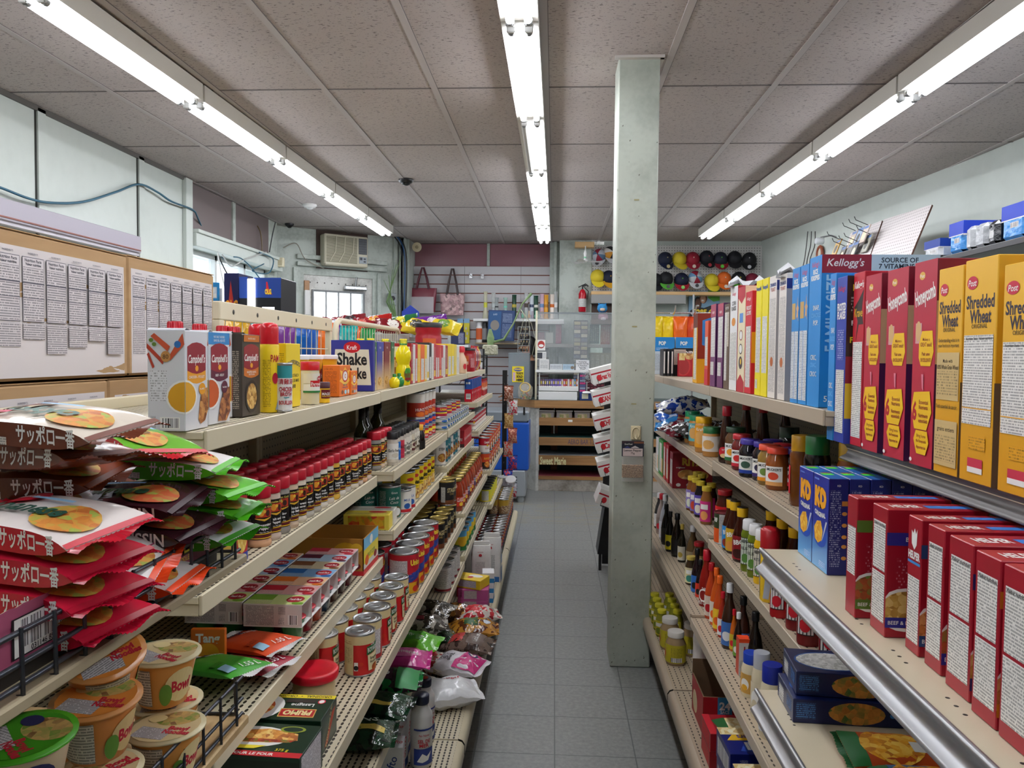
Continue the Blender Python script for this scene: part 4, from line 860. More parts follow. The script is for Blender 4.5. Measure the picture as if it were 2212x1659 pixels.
# ---- fourth level
boy=can('pasta_can',.038,.107,((0,c('c41c1e')),(.08,c('c41c1e')),(.78,c('c8201f')),(.7801,c('dccb98')),(1,c('dccb98'))),M_TIN,(rr(.02,.0,.34,1,c('dccb98')),rr(.05,.3,.3,.72,fine('dccb98','7a5a2c',.005)),rr(.05,.78,.3,.9,fine('dccb98','9a5a2c',.006)),rr(.36,.12,.44,.34,W_),('e',.4,.2,.05,.06,c('1a1a1a')),('p',[(.62,.5),(.62,.72),(.98,.82),(.98,.6)],c('2a6a3a')),tx(.8,.65,.12,'BOYARDEE',W_,w=.32,rot=5,b=.02),tx(.78,.78,.08,'Chef',W_,w=.12,sh=.3),('p',[(.66,.1),(.64,.5),(.98,.58),(.98,.1)],c('efe0b0')),tx(.82,.42,.07,'Spaghetti',K_,w=.26),tx(.82,.32,.06,'Beefaroni',K_,w=.24),('e',.84,.16,.1,.1,food('6b2a14','c4561c','e8b04a',150)),('e',.5,.3,.05,.05,c('c8301c'))),-1.0)
boyn=can('pasta_can',.038,.107,((0,c('a81c2c')),(.1,c('a81c2c')),(.78,c('dccb98')),(1,c('dccb98'))),M_TIN,(rr(.3,.12,.75,.8,fine('e8e4e4','4a4a4a',.0046,.42)),rr(.75,0,1,.8,c('c8201f')),tx(.5,.88,.06,'SANS',c('6b4a2c'),w=.15)),-1.0)
spots=[(735,1490,0),(765,1420,1),(795,1388,0),(822,1345,0),(846,1318,0),(700,1460,0),(718,1400,0),(745,1358,0),(770,1330,0),(795,1300,0),(868,1285,0),(815,1280,0)]
for k in range(6):
 put(boyn if k==1 else boy,'tinned pasta can with a ring-pull lid at the shelf edge, %s from the near end'%ORD[k],'pasta can',(-.478-.004*(k%2),1.855+.092*k,.7155),(-.25,.0,.1,-.1,.15,.05)[k],'ring-pull pasta cans, aisle edge row')
for k in range(6):
 put(boy,'tinned pasta can in the inner row, %s from the near end'%ORD[k],'pasta can',(-.565,1.83+.095*k,.7155),.2*math.sin(k),'ring-pull pasta cans, inner row')
for k in range(4):
 put(boy,'tinned pasta can in the third row back, %s from the near end'%ORD[k],'pasta can',(-.65,1.9+.1*k,.7155),.2*math.sin(k),'ring-pull pasta cans, third row')
uni=can('tomato_can',.0505,.14,((0,c('d9a31c')),(.28,c('d9a31c')),(.2801,c('b51a2a')),(1,c('bb1c2c'))),M_TIN,(('p',[(.3,.28),(.5,.5),(.98,.62),(.98,.46),(.6,.3)],c('2a3f94')),tx(.72,.8,.14,'Unico',c('f2d23a'),w=.3,b=.05),rr(.05,.12,.5,.86,fine('d8d2d4','555555',.005,.42)),('e',.85,.2,.12,.12,c('8c1c1c')),('e',.7,.12,.08,.08,c('c8301c'))),-1.15,False)
for k in range(5):put(uni,'large red and yellow tomato can with a ringed lid, %s past the pasta cans'%ORD[k],'tomato can',(-.495,2.50+.108*k,.7155),.15*(k%2),'large tomato cans, aisle edge row')
for k in range(4):put(uni,'large tomato can with a dark ringed lid in the inner row, %s along'%ORD[k],'tomato can',(-.605,2.47+.11*k,.7155),.6,'large tomato cans, inner row')
stg=can('chili_can',.0385,.11,((0,c('6b3a1c')),(.2,c('8c4a1c')),(.2001,c('171516')),(1,c('171516'))),M_GOLD,(tx(.5,.66,.2,'STAGG',c('cfc08a'),w=.4,b=.03),tx(.5,.48,.08,'CHILI',c('b59a5c'),w=.3),rr(.05,.1,.22,.8,fine('d8d4cc','555555'))),-.85,False)
n=0
for j in range(3):
 for i in range(5):
  put(stg,'black chili can with a gold lid, %s along the %s row'%(ORD[i],('aisle edge','middle','back')[j]),'chili can',(-.478-.088*j,3.07+.092*i+.03*(j%2),.7155),.1*i,'gold-lidded chili cans')
for i in range(4):
 put(stg,'black chili can stacked on top of the others, %s along'%ORD[i],'chili can',(-.478-.004*i,3.25+.09*i,.8265),.1*i,'gold-lidded chili cans, upper layer')if i>1 else None
cls=jar('pasta_sauce_jar',[(.038,0),(.041,.005),(.041,.1),(.036,.125),(.0295,.138),(.0295,.15)],c('8e3016',.12),[(.0325,.148),(.0325,.158),(.031,.161),(.0001,.160)],M_GOLD,(.0415,.02,.085),(rr(.3,.1,.7,.8,c('c8301c')),tx(.5,.6,.3,'CLASSICO',W_,w=.38),('e',.5,.25,.1,.15,c('e8c03a'))),-.8,.5,None,20)
cls2=jar('pasta_sauce_jar',[(.038,0),(.041,.005),(.041,.1),(.036,.125),(.0295,.138),(.0295,.15)],c('9e4a2c',.12),[(.0325,.148),(.0325,.158),(.031,.161),(.0001,.160)],M_GOLD,(.0415,.02,.085),(rr(.3,.1,.7,.8,c('4a2a5c')),tx(.5,.6,.3,'CLASSICO',W_,w=.38)),-.8,.5,None,20)
for j in range(2):
 for i in range(11):
  put(cls2 if i in(3,6)else cls,'red pasta sauce jar with a gold lid, %s along the %s row'%(ORD[i],('aisle edge','inner')[j]),'sauce jar',(-.485-.09*j,3.74+.1*i,.7355),.2,'gold-lidded pasta sauce jars')
for i in range(12):
 for j in range(2):
  put(red if(i+j)%2 else can('ravioli_can',.039,.11,((0,c('2a1a16')),(.45,c('c8421c')),(1,c('1f1a1c'))),M_TIN,(tx(.5,.7,.15,'RAVIOLI',c('e8c84a'),w=.4),('e',.5,.3,.2,.2,food('6b2a14','c4561c','e8b04a',120))),-.8,False,None,.5,None,16),'%s can in the farthest bay above the last rack, %s along, %s layer'%('red soup' if(i+j)%2 else 'dark ravioli',ORD[i],('lower','upper')[j]),'can',(-.455,4.98+.09*i,.7555+.111*j),0,'cans on the fourth level of the farthest bay')
# ---- fifth level: dry beans and pasta in film bags, a few tins
def foodbag(w_,d_,t_,col,pr,nm='dry_food_bag',**k):return bag(nm,w_,d_,t_,col,pr,**k)
drk=film('2a241c',.15,40,'4a3a24')
dg=film('1c3a26',.12,34,'16241c')
BG=[(-.50,1.90,.1,dg,(rr(.1,.3,.9,.5,c('c8b04a')),tx(.5,.7,.2,'BEANS',c('b8c8b8'),w=.7)),'dark green glossy bean bag at the near end of the fifth shelf'),(-.49,2.06,-.1,dg,(rr(.2,.2,.8,.35,c('c8b04a')),),'second dark green bean bag on the fifth shelf'),(-.49,2.22,.1,film('2a1c24',.14,34,'1f7a3c'),(rr(.2,.2,.6,.8,c('3a1c30')),rr(.66,0,1,1,c('1f8a44')),tx(.4,.5,.3,'2lb',W_,w=.3)),'kidney bean bag with a bright green end under the pasta cans'),(-.49,2.38,.1,film('c83a8c',.15),(('e',.5,.5,.4,.3,c('e87ab8')),tx(.5,.5,.2,'compliments',W_,w=.7)),'magenta store brand bag under the tomato cans'),(-.48,2.53,-.1,film('5fae2c',.15),(('e',.45,.5,.35,.33,c('3f8a20')),tx(.45,.5,.16,'compliments',W_,w=.6)),'lime green store brand bag under the tomato cans'),(-.48,2.70,.2,film('3a342e',.10,34,'9a948a'),(rr(.3,.3,.6,.6,c('7a1c2c')),),'crinkled dark clear bag past the lime one'),(-.48,2.87,-.2,film('2a241c',.12,34,'8a8478'),(rr(.2,.2,.4,.8,c('c8c0b0')),),'second crinkled dark clear bag by the white cans')]
for k,(x,y,rz,m,it,l)in enumerate(BG):put(bag('food_bag',.19,.14,.055,m,it,sd=k,lump=.007),l,'food bag',(x,y,.504),rz)
for k in range(5):put(bag('food_bag',.15,.1,.04,film(('8a5c2c','4a6a3a','7a3a2c','a8702c','5c3a24')[k],.15,40,('d89a4a','8aa86a','c8603c','e8c07a','8a6a4a')[k]),(('e',.5,.5,.2,.3,c('f0e8d8')),),sd=k+5,lump=.006),('amber','green','rust','golden','brown')[k]+' coloured bag of dry goods in the row behind on the fifth shelf','food bag',(-.70,2.1+.17*k,.503),PI/2)
wc=can('vegetable_can',.037,.11,((0,c('8c1c2c')),(.12,c('e8e6e2')),(1,c('dedad2'))),M_TIN,(rr(.1,.1,.8,.9,fine('e8e6e2','555555',.005)),),-.9)
for k in range(8):put(wc,'white vegetable can on the fifth shelf, %s past the dry goods'%ORD[k],'can',(-.465-.085*(k%2),3.2+.1*(k//2)+.04*(k%2),.5005),0,'white vegetable cans')
for k in range(10):put(can('pineapple_can',.041,.11,((0,c('2a7a3c')),(.3,c('e8d42c')),(.7,c('5aa8d8')),(1,c('e8e6e2'))),M_TIN,(('e',.5,.45,.2,.25,c('e8b82c')),),-.9,False,None,.5,None,16),'blue and yellow fruit can on the fifth shelf, %s along'%ORD[k],'can',(-.47-.09*(k%2),3.78+.11*(k//2),.5255),0,'blue and yellow fruit cans')
for k in range(12):put(can('corn_can',.040,.09,((0,c('e0cf2a')),(.5,c('d8d42c')),(1,c('3a5c3a'))),c('3a3c3c',.3,.7),(rr(.1,.1,.5,.9,fine('d8d8c8','555555')),),-.9,False,None,.5,None,16),'yellow corn can with a dark lid in the farthest bay, %s along'%ORD[k],'can',(-.445-.085*(k%2),5.0+.1*(k//2)+.03*(k%2),.5355),0,'yellow corn cans')
# ---- base deck
def salt():
 return jar('salt_bottle',[(.030,0),(.034,.004),(.034,.155),(.032,.163),(.020,.185),(.0195,.195)],c('d4d4d2',.3),[(.0225,.192),(.0235,.196),(.0235,.216),(.021,.219),(.0001,.219)],c('1c2238',.35),(.0345,.01,.15),(rr(.2,.02,.8,.38,c('2a3f8c')),('p',[(.3,.1),(.45,.28),(.6,.2),(.72,.3),(.62,.12),(.45,.08)],W_),rr(.2,.78,.8,.82,c('2a3f8c')),tx(.5,.68,.05,'No Name',R_,w=.3,sh=.2),tx(.5,.55,.08,'SEL DE',R_,w=.35,b=.03),tx(.5,.46,.08,'MER',R_,w=.3,b=.03)),-1.15,.5,None,24)
sl=salt();ZB=.2505
put(sl,'white plastic salt bottle with a navy cap at the front of the bottom deck','salt bottle',on(910,1650,.25))
mb=MB();mb.lathe([(.012,.2195),(.0001,.2205)],c('b01c24'),14);KIDS[sl.name].append(mb.build('pour_spout',None,False))
for k,(x,y)in enumerate(((-.41,2.42),(-.455,2.51))):put(sl,'white salt bottle with a navy cap standing %s behind the front one'%ORD[k],'salt bottle',(x,y,ZB),.4,'salt bottles behind',sc=(1,1,.95))
sif=lambda:(('f',(rr(0,0,1,.25,c('1f3f8c')),tx(.5,.6,.18,'Sifto',c('1f3f8c'),w=.8,rot=70),('e',.3,.25,.2,.1,c('8c2a1c')))),('t',(rr(.05,.1,.5,.9,c('e8e4e0')),('e',.3,.3,.2,.15,c('7a5a3a')),tx(.7,.5,.3,'Sifto',c('c8283a'),w=.5))),('r',(tx(.5,.5,.2,'Sifto',c('c8283a'),w=.9,rot=80),rr(0,0,1,.2,c('1f3f8c')))))
for k,(x,y,rz)in enumerate(((-.475,2.25,-.1),(-.48,2.345,0),(-.46,2.155,.1))):put(carton('salt_box',.07,.07,.13,c('dfe3ea'),sif()),'white and blue salt box beside the salt bottle, %s of three'%ORD[k],'salt box',(x,y,ZB),rz,'salt boxes',sc=1.0)
BB=[(-.345,3.50,.3,film('d8cfc6',.12,30,'b5202c'),(('e',.4,.5,.2,.3,c('c8202c')),),.22,.15,'white and red wrapped candy bag'),(-.45,3.52,-.2,film('4a2c1c',.12,30,'b8864a'),(),.22,.15,'dark brown clear bag beside the white and red one'),(-.345,3.32,.1,film('b8802c',.12,34,'5c2c14'),(rr(.3,.2,.6,.8,c('2a5c30')),('e',.8,.5,.08,.16,c('d8dfe8'))),.24,.17,'amber snack bag with a green patch'),(-.345,3.13,-.1,film('6d5a50',.14,34,'3a2c28'),(rr(.1,.2,.4,.8,c('b8302c')),rr(.5,.1,.85,.9,c('5a4438')),tx(.67,.5,.14,'compliments',W_,w=.6,rot=90)),.23,.17,'brown store brand bag beside the sugar'),(-.365,2.92,-.25,film('e8e4ea',.15),(('p',[(.5,.02),(.98,.05),(.98,.95),(.62,.85)],c('c8287a')),('e',.75,.76,.1,.14,c('2a2a6a')),('e',.75,.76,.06,.08,W_),tx(.25,.62,.14,'Icing sugar',c('4a4a4a'),w=.34),tx(.3,.35,.16,'icing',c('4a4a4a'),w=.25)),.24,.17,'white and magenta icing sugar bag at the deck edge'),(-.37,2.68,.35,film('eceef0',.18),(tx(.6,.7,.14,'sugar',R_,w=.3),),.25,.18,'plain white sugar bag with a small red print'),(-.50,2.95,-.3,film('c8bfae',.12,30,'9a2c2c'),(('e',.6,.5,.2,.25,c('d8202c')),tx(.3,.7,.12,'Pois',c('2a2a2a'),w=.3)),.22,.15,'clear bag of dried peas with a red dot'),(-.52,2.72,.2,film('d8d4cc',.14,30,'2a7a3c'),(('e',.5,.5,.2,.3,c('c8202c')),),.22,.15,'white bag with green and red print behind the sugar'),(-.50,3.2,.1,dg,(),.22,.15,'dark green bag deeper on the bottom deck')]
for k,(x,y,rz,m,it,w_,d_,l)in enumerate(BB):put(bag('food_bag',w_*.85,d_*.95,.075,m,it,sd=k,lump=.010),l,'food bag',(x,y,ZB+.006),rz,None,0,0)
pk=lambda:(('f',(rr(.2,.12,.62,.9,fine('c8b8b8','6a5a60',.004,.4)),tx(.1,.5,.2,'Jell-O',c('6b1c4a'),w=.5,rot=90))),('r',(rr(.2,.1,.8,.9,c('b04a8c')),)),('t',(tx(.5,.5,.3,'JELLY',W_,w=.6),)))
pm=c('b8508e',.35)
for k in range(2):put(carton('pink_pudding_box',.15,.09,.052,pm,pk()),'magenta pudding box, %s of the pair under the yellow box'%('lower','upper')[k],'pudding box',(-.385,3.72,ZB+.0535*k),.03*k,'magenta pudding boxes')
put(carton('yellow_tea_box',.15,.11,.045,c('e8c62a'),(('t',(rr(.05,.1,.45,.6,fine('e8c62a','2a2a5c',.008)),('e',.62,.65,.25,.2,W_),('e',.5,.4,.1,.15,c('b8202c')))),('f',(rr(.2,.15,.85,.9,fine('d8d0d8','4a4a6a',.004)),)))),'yellow tea box askew on top of the magenta pudding boxes','tea box',(-.40,3.74,ZB+.1075),-.35)
for k in range(3):put(carton('blue_sugar_box',.06,.09,.05,c('e8e8ec'),(('f',(rr(0,.0,1,.45,c('2a8ac8')),)),('r',(rr(0,0,1,.45,c('2a8ac8')),)))),'small white and blue box by the pudding, %s in its stack'%('lowest','middle','topmost')[k],'sugar box',(-.325,3.85,ZB+.051*k),.05*k,'white and blue sugar boxes')
put(carton('red_cake_box',.15,.12,.06,c('b01c3c'),(('t',(tx(.7,.5,.3,'Redpath',W_,w=.4),rr(.05,.6,.4,.9,c('3a6a8c')))),)),'low crimson cake mix box behind the yellow tea box','cake mix',(-.42,3.95,ZB),.05)
def flour(nm,blue):
 mb=MB();N=16;rows=[];H=.23
 for i in range(9):
  z=H*i/8;s_=1-(.02 if i else 0)-.10*max(0,(i-6)/2)**2;r2=[]
  for j in range(N):
   a=2*PI*j/N;cx,cy=math.cos(a),math.sin(a);e=.35
   x=.055*math.copysign(abs(cx)**e,cx)*s_;y=.038*math.copysign(abs(cy)**e,cy)*s_*(1-.35*max(0,(i-6)/2)**2)
   r2.append((x+.002*math.sin(z*60+j),y+.002*math.cos(z*50+j*2),z))
  rows.append(r2)
 m=worn('e6e4e2','c9c4c0',.5,14,.5)
 mb.grid(rows,m,True,None,True);mb.face(rows[-1],m);mb.face(rows[0][::-1],m)
 mb.box(-.045,-.006,H,.045,.006,H+.022,m,.003)
 fmf=lambda u,v,o:(-.05+u,-.0395-o,v);fmr=lambda u,v,o:(.0565+o,-.034+u,v)
 art(mb,[rr(.05,0,.95,.12,c('2a6ab0')),rr(.18,.3,.7,.62,fine('dcdad8','555555',.005)),('e',.45,.78,.09,.035,c('b8202c')),tx(.45,.86,.02,'FIVE ROSES',c('b8202c'),w=.4),tx(.45,.22,.03,'Farine',c('b8202c'),w=.4),rr(.3,.02,.7,.1,bars())],.1,H,fmf)
 art(mb,[rr(0,0,1,.3 if not blue else .35,c('1f7ac0')),rr(0,.42,.6,.62,fine('2a80c8','d8e8f4',.005)),('e',.5,.8,.12,.04,c('b8202c')),rr(0,.66,.7,.75,fine('dcdad8','2a6ab0',.005))]if blue else[('e',.5,.8,.12,.04,c('b8202c'))],.068,H,fmr)
 return mb.build('flour_bag',None,False)
fa,fb=flour('a',0),flour('b',1)
put(fa,'white paper flour bag with a printed panel, nearest of the flours','flour bag',(-.385,4.10,ZB),.1,sc=(1,1,.97));put(fb,'taller white and blue flour bag at the deck edge','flour bag',(-.335,4.2,ZB),0,sc=(1,1,1.06));put(fa,'white flour bag half hidden behind the front pair','flour bag',(-.50,4.22,ZB),.1,sc=(1,1,.9))
put(fa,'white flour bag deepest behind, by the shelf back','flour bag',(-.62,4.18,ZB),0,sc=(1,1,.9))
utin=can('crushed_tomato_can',.0375,.115,((0,c('7a6a2c')),(.3,c('8c1420')),(.3001,c('9e1826')),(1,c('a81c2a'))),M_TIN,(tx(.62,.8,.15,'Unico',c('f2d23a'),w=.3,b=.05),('p',[(.3,.35),(.98,.6),(.98,.45),(.5,.3)],c('1c2a5c')),('e',.7,.2,.15,.15,c('2a3a20')),rr(.0,.1,.3,.9,fine('d8d2d4','555555',.005))),-1.15,False,None,.5,None,18)
for j in range(3):
 for i in range(21):
  put(utin,'red crushed tomato can on the bottom deck, %s along the %s row'%(ORD[i],('aisle edge','middle','inner')[j]),'tomato can',(-.348-.0795*j,4.33+.083*i+.02*(j%2),ZB),.1,'crushed tomato cans in rows')
for j in range(2):
 for i in range(8):
  put(can('bean_can',.0375,.11,((0,c('8c6a4a')),(.5,c('c8a03c')),(1,c('e0c83a'))),M_TIN,(rr(.2,.1,.8,.6,food('4a2a1c','a8805c','d8c8a8',120)),),-1,False,None,.5,None,16),'yellow bean can stacked on the tomato cans, %s from the counter end, %s'%(ORD[7-i],('outer','inner')[j]),'bean can',(-.35-.079*j,5.42+.085*i,ZB+.1155),0,'yellow bean cans stacked at the far end')
for k in range(2):put(jar('candy_tub',[(.03,0),(.04,.06),(.042,.062)],clear('e8e4e8',.45),[(.043,.062),(.043,.068),(.04,.07)],clear('f2f2f4',.7)),'clear plastic candy tub on the far end of the bean cans, %s'%('upright','tipped over')[k],'candy tub',(-.33-.06*k,5.98,ZB+.226),0,None,.6*(1-k))
# ---- third/fourth level near end: drink mix pouches, lasagne boxes, red lid jar
KA=[(-.70,1.86,.30,'d2491c','Orange','orange',.02),(-.66,1.68,.22,'9c1c34','Cherry','cherry red',.012),(-.655,1.50,.18,'3f9a2c','Lime','green',.026)]
for k,(x,y,rz,col,t,nm,dz)in enumerate(((-.645,1.60,-.30,'d2491c','Orange','orange',.030),(-.635,1.53,-.22,'9c1c34','Cherry','cherry red',.014),(-.655,1.45,-.30,'3f9a2c','Lime','green',.040))):
 put(bag('drink_mix_pouch',.16,.125,.026,film(col,.4,14),(tx(.24,.72,.14,t,W_,w=.3,rot=70),tx(.12,.4,.16,'Kool-Aid',c('2a1c50'),w=.42,rot=70,b=.05),rr(.72,.06,.9,.26,c('9ac4dc')),tx(.88,.6,.12,'1.55 L',W_,w=.4,rot=80),rr(.6,.06,.68,.3,fine(col,'3a1c1c'))),sd=k,mfin=c('ecebea'),fin=.014),'%s powdered drink pouch with white crimped ends lying on the shelf'%nm,'drink pouch',(x,y,.8505+dz-.012),rz,None,-.03-.05*k,-.04)
for k,(y,col,m2,t)in enumerate(((1.44,'1f8a80','6a2c8c','Tang grape'),(1.36,'1f9088','2a8ac8','Tang'),(1.52,'e0701c','f0a52c','Orange'))):
 put(carton('drink_crystal_box',.07,.012,.09,c(col),(('f',(tx(.5,.8,.2,'Tang',W_,w=.85,b=.04),('e',.5,.42,.34,.26,c(m2)),tx(.5,.14,.12,t.split()[-1],W_,w=.7))),('r',()))),'%s drink crystal box leaning behind the wire rack'%('teal grape','teal and blue','orange')[k],'drink crystals',(-.80-.0*k+(.09 if k==2 else 0),y,.8505),.1)
las={'t':[rr(0,.86,1,1,c('e8d22a')),tx(.55,.93,.09,'ORIGINAL  \u2022  ORIGINAL',K_,w=.8,rot=180),('e',.12,.45,.3,.5,W_),('e',.08,.45,.22,.36,food('a82c14','d8682c','ecc36a',90)),('p',[(.42,.1),(.4,.42),(.86,.42),(.88,.1)],c('d8b45a')),('p',[(.43,.13),(.415,.39),(.85,.39),(.865,.13)],c('b0181e')),tx(.64,.26,.17,'PRIMO',c('f0e0a0'),w=.36,rot=180,b=.05),tx(.64,.56,.12,'Lasagne',W_,w=.3,rot=180,b=.02),rr(.4,.66,.78,.8,c('2c221c')),('e',.86,.72,.05,.09,c('c8283a')),('e',.86,.72,.035,.065,W_)]}
gm_=c('15301f',.3)
o=carton('lasagne_box',.16,.11,.075,gm_,(('t',tuple(las['t'])),('f',(rr(.05,.1,.95,.9,c('122818')),('e',.35,.5,.3,.3,W_))),('r',(('p',[(.2,.1),(.4,.1),(.9,.8),(.7,.8)],c('b0381c')),tx(.5,.6,.14,'Pr\u00eates pour le four',c('d8c88a'),w=.8,rot=60)))))
put(o,'dark green lasagne noodle box lying flat, upside-down lettering on top','lasagne box',(-.53,1.50,.7155),0)
front=(('e',.38,.56,.4,.32,W_),('p',[(.08,.5),(.2,.72),(.5,.82),(.82,.7),(.86,.5),(.6,.4),(.3,.38)],food('8c3a1c','d8903c','f0cf7a',110)),('p',[(.1,.32),(.3,.4),(.8,.42),(.84,.5),(.4,.5),(.1,.44)],food('6b1c14','b8421c','5c7a2c',140)),('e',.12,.38,.12,.08,c('3f8a2c')),rr(0,.0,1,.14,c('c41c28')),tx(.42,.07,.07,'PR\u00caTES POUR LE FOUR',W_,w=.8,b=.03),('e',.74,.82,.13,.1,c('8c9a2c')),('e',.74,.82,.1,.075,c('15301f')),tx(.78,.2,.07,'375 g',c('e8d22a'),w=.2),('p',[(.05,.17),(.5,.2),(.6,.3),(.1,.28)],c('f0dc3a')))
o=carton('lasagne_box',.17,.07,.13,c('123020',.3),(('t',front),('f',(rr(0,.8,1,.9,c('0f2418')),)),('r',(rr(.1,.1,.9,.9,fine('d8d4d8','444444',.005)),rr(.3,.1,.7,.35,bars())))))
put(carton('lasagne_box',.19,.12,.08,c('123020',.3),(('t',front),('f',(rr(0,.6,1,.9,c('0f2418')),)),('r',(rr(.08,.05,.92,.95,fine('d8d4d8','444444',.005)),)))),'green lasagne box with a picture of baked lasagne, nearest on the shelf','lasagne box',(-.535,1.36,.7155),-.04)
put(carton('lasagne_box',.05,.11,.12,c('123020',.3),(('r',(rr(.3,.05,.95,.9,fine('d8d4d8','444444',.005)),rr(.05,.3,.3,.9,c('c8381c')))),('t',(rr(.1,.1,.9,.9,c('1f4a2c')),)))),'narrow green lasagne box on its edge beside the flat ones','lasagne box',(-.46,1.2,.5005+.0),-.02)
put(jar('red_lid_jar',[(.045,0),(.048,.006),(.048,.05),(.044,.055)],c('c9b48a',.3),[(.0545,.052),(.0555,.056),(.0555,.068),(.053,.071),(.044,.071),(.042,.0695),(.0001,.0695)],c('c6182a',.3),None,(),0,.5,None,32,None,'lid'),'squat jar under a wide bright red lid among the pasta cans','jar',(-.545,1.70,.7155),0)
# ------------------------------------------------------------------ goods: the cereal side
def rbox(a,b,yb,yt,X,z,Wd,col,aisle,label,cat='cereal',front=(),group='cereal boxes on the top shelf',name='cereal_box',**k):
 return boxat(a,b,yb,yt,X,z,-1,Wd,name,col,{'l':aisle,'f':list(front)},label,cat,group,**k)
def nf(x0,y0,x1,y1,paper='f0eee8'):return rr(x0,y0,x1,y1,fine(paper,'5a5a5a',.0048,.43))
ZC1=1.4005
rk=lambda t:[rr(0,0,1,1,c('2487cf')),tx(.5,.95,.035,"Kellogg's",c('c41c3c'),w=.6,sh=.2),tx(.5,.9,.032,'RICE',W_,w=.6,b=.04),tx(.5,.86,.032,'KRISPIES',W_,w=.85,b=.04)]+([rr(.06,.62,.5,.74,c('c9a35c')),('p',[(.62,.62),(.7,.68),(.6,.7),(.72,.72),(.78,.79),(.83,.72),(.96,.7),(.86,.67),(.92,.6),(.78,.64)],c('d8a87a')),rr(.04,.03,.96,.53,fine('e8ecf0','445566',.005,.42)),rr(.48,.03,.52,.53,c('2487cf'))]if t else[tx(.62,.66,.034,'SNAP,',W_,w=.6),tx(.62,.61,.03,'CRACKLE',c('6ab4e8'),w=.8),tx(.62,.56,.034,'POP.',W_,w=.6),tx(.5,.33,.034,'CRIC,',W_,w=.6),tx(.5,.28,.03,'CRAC,',c('6ab4e8'),w=.7),tx(.5,.22,.034,'CROC',W_,w=.7)])
rkf=[rr(0,.88,.42,1,c('8f1a33')),rr(.42,.88,1,1,c('bcd3dd')),tx(.2,.95,.05,"Kellogg's",W_,w=.32,sh=.25,b=.01),tx(.66,.965,.032,'SOURCE OF',c('1c2a3a'),w=.35,b=.02),tx(.66,.925,.032,'7 VITAMINS &',c('1c2a3a'),w=.42,b=.02),tx(.1,.62,.1,'FAMILY SIZE',c('a8d4ee'),w=.5,rot=90),('e',.55,.35,.35,.2,W_),('e',.55,.36,.28,.15,food('c9a35c','e8c88a','f4e4c0',70)),tx(.12,.06,.04,'560 g',W_,w=.2)]
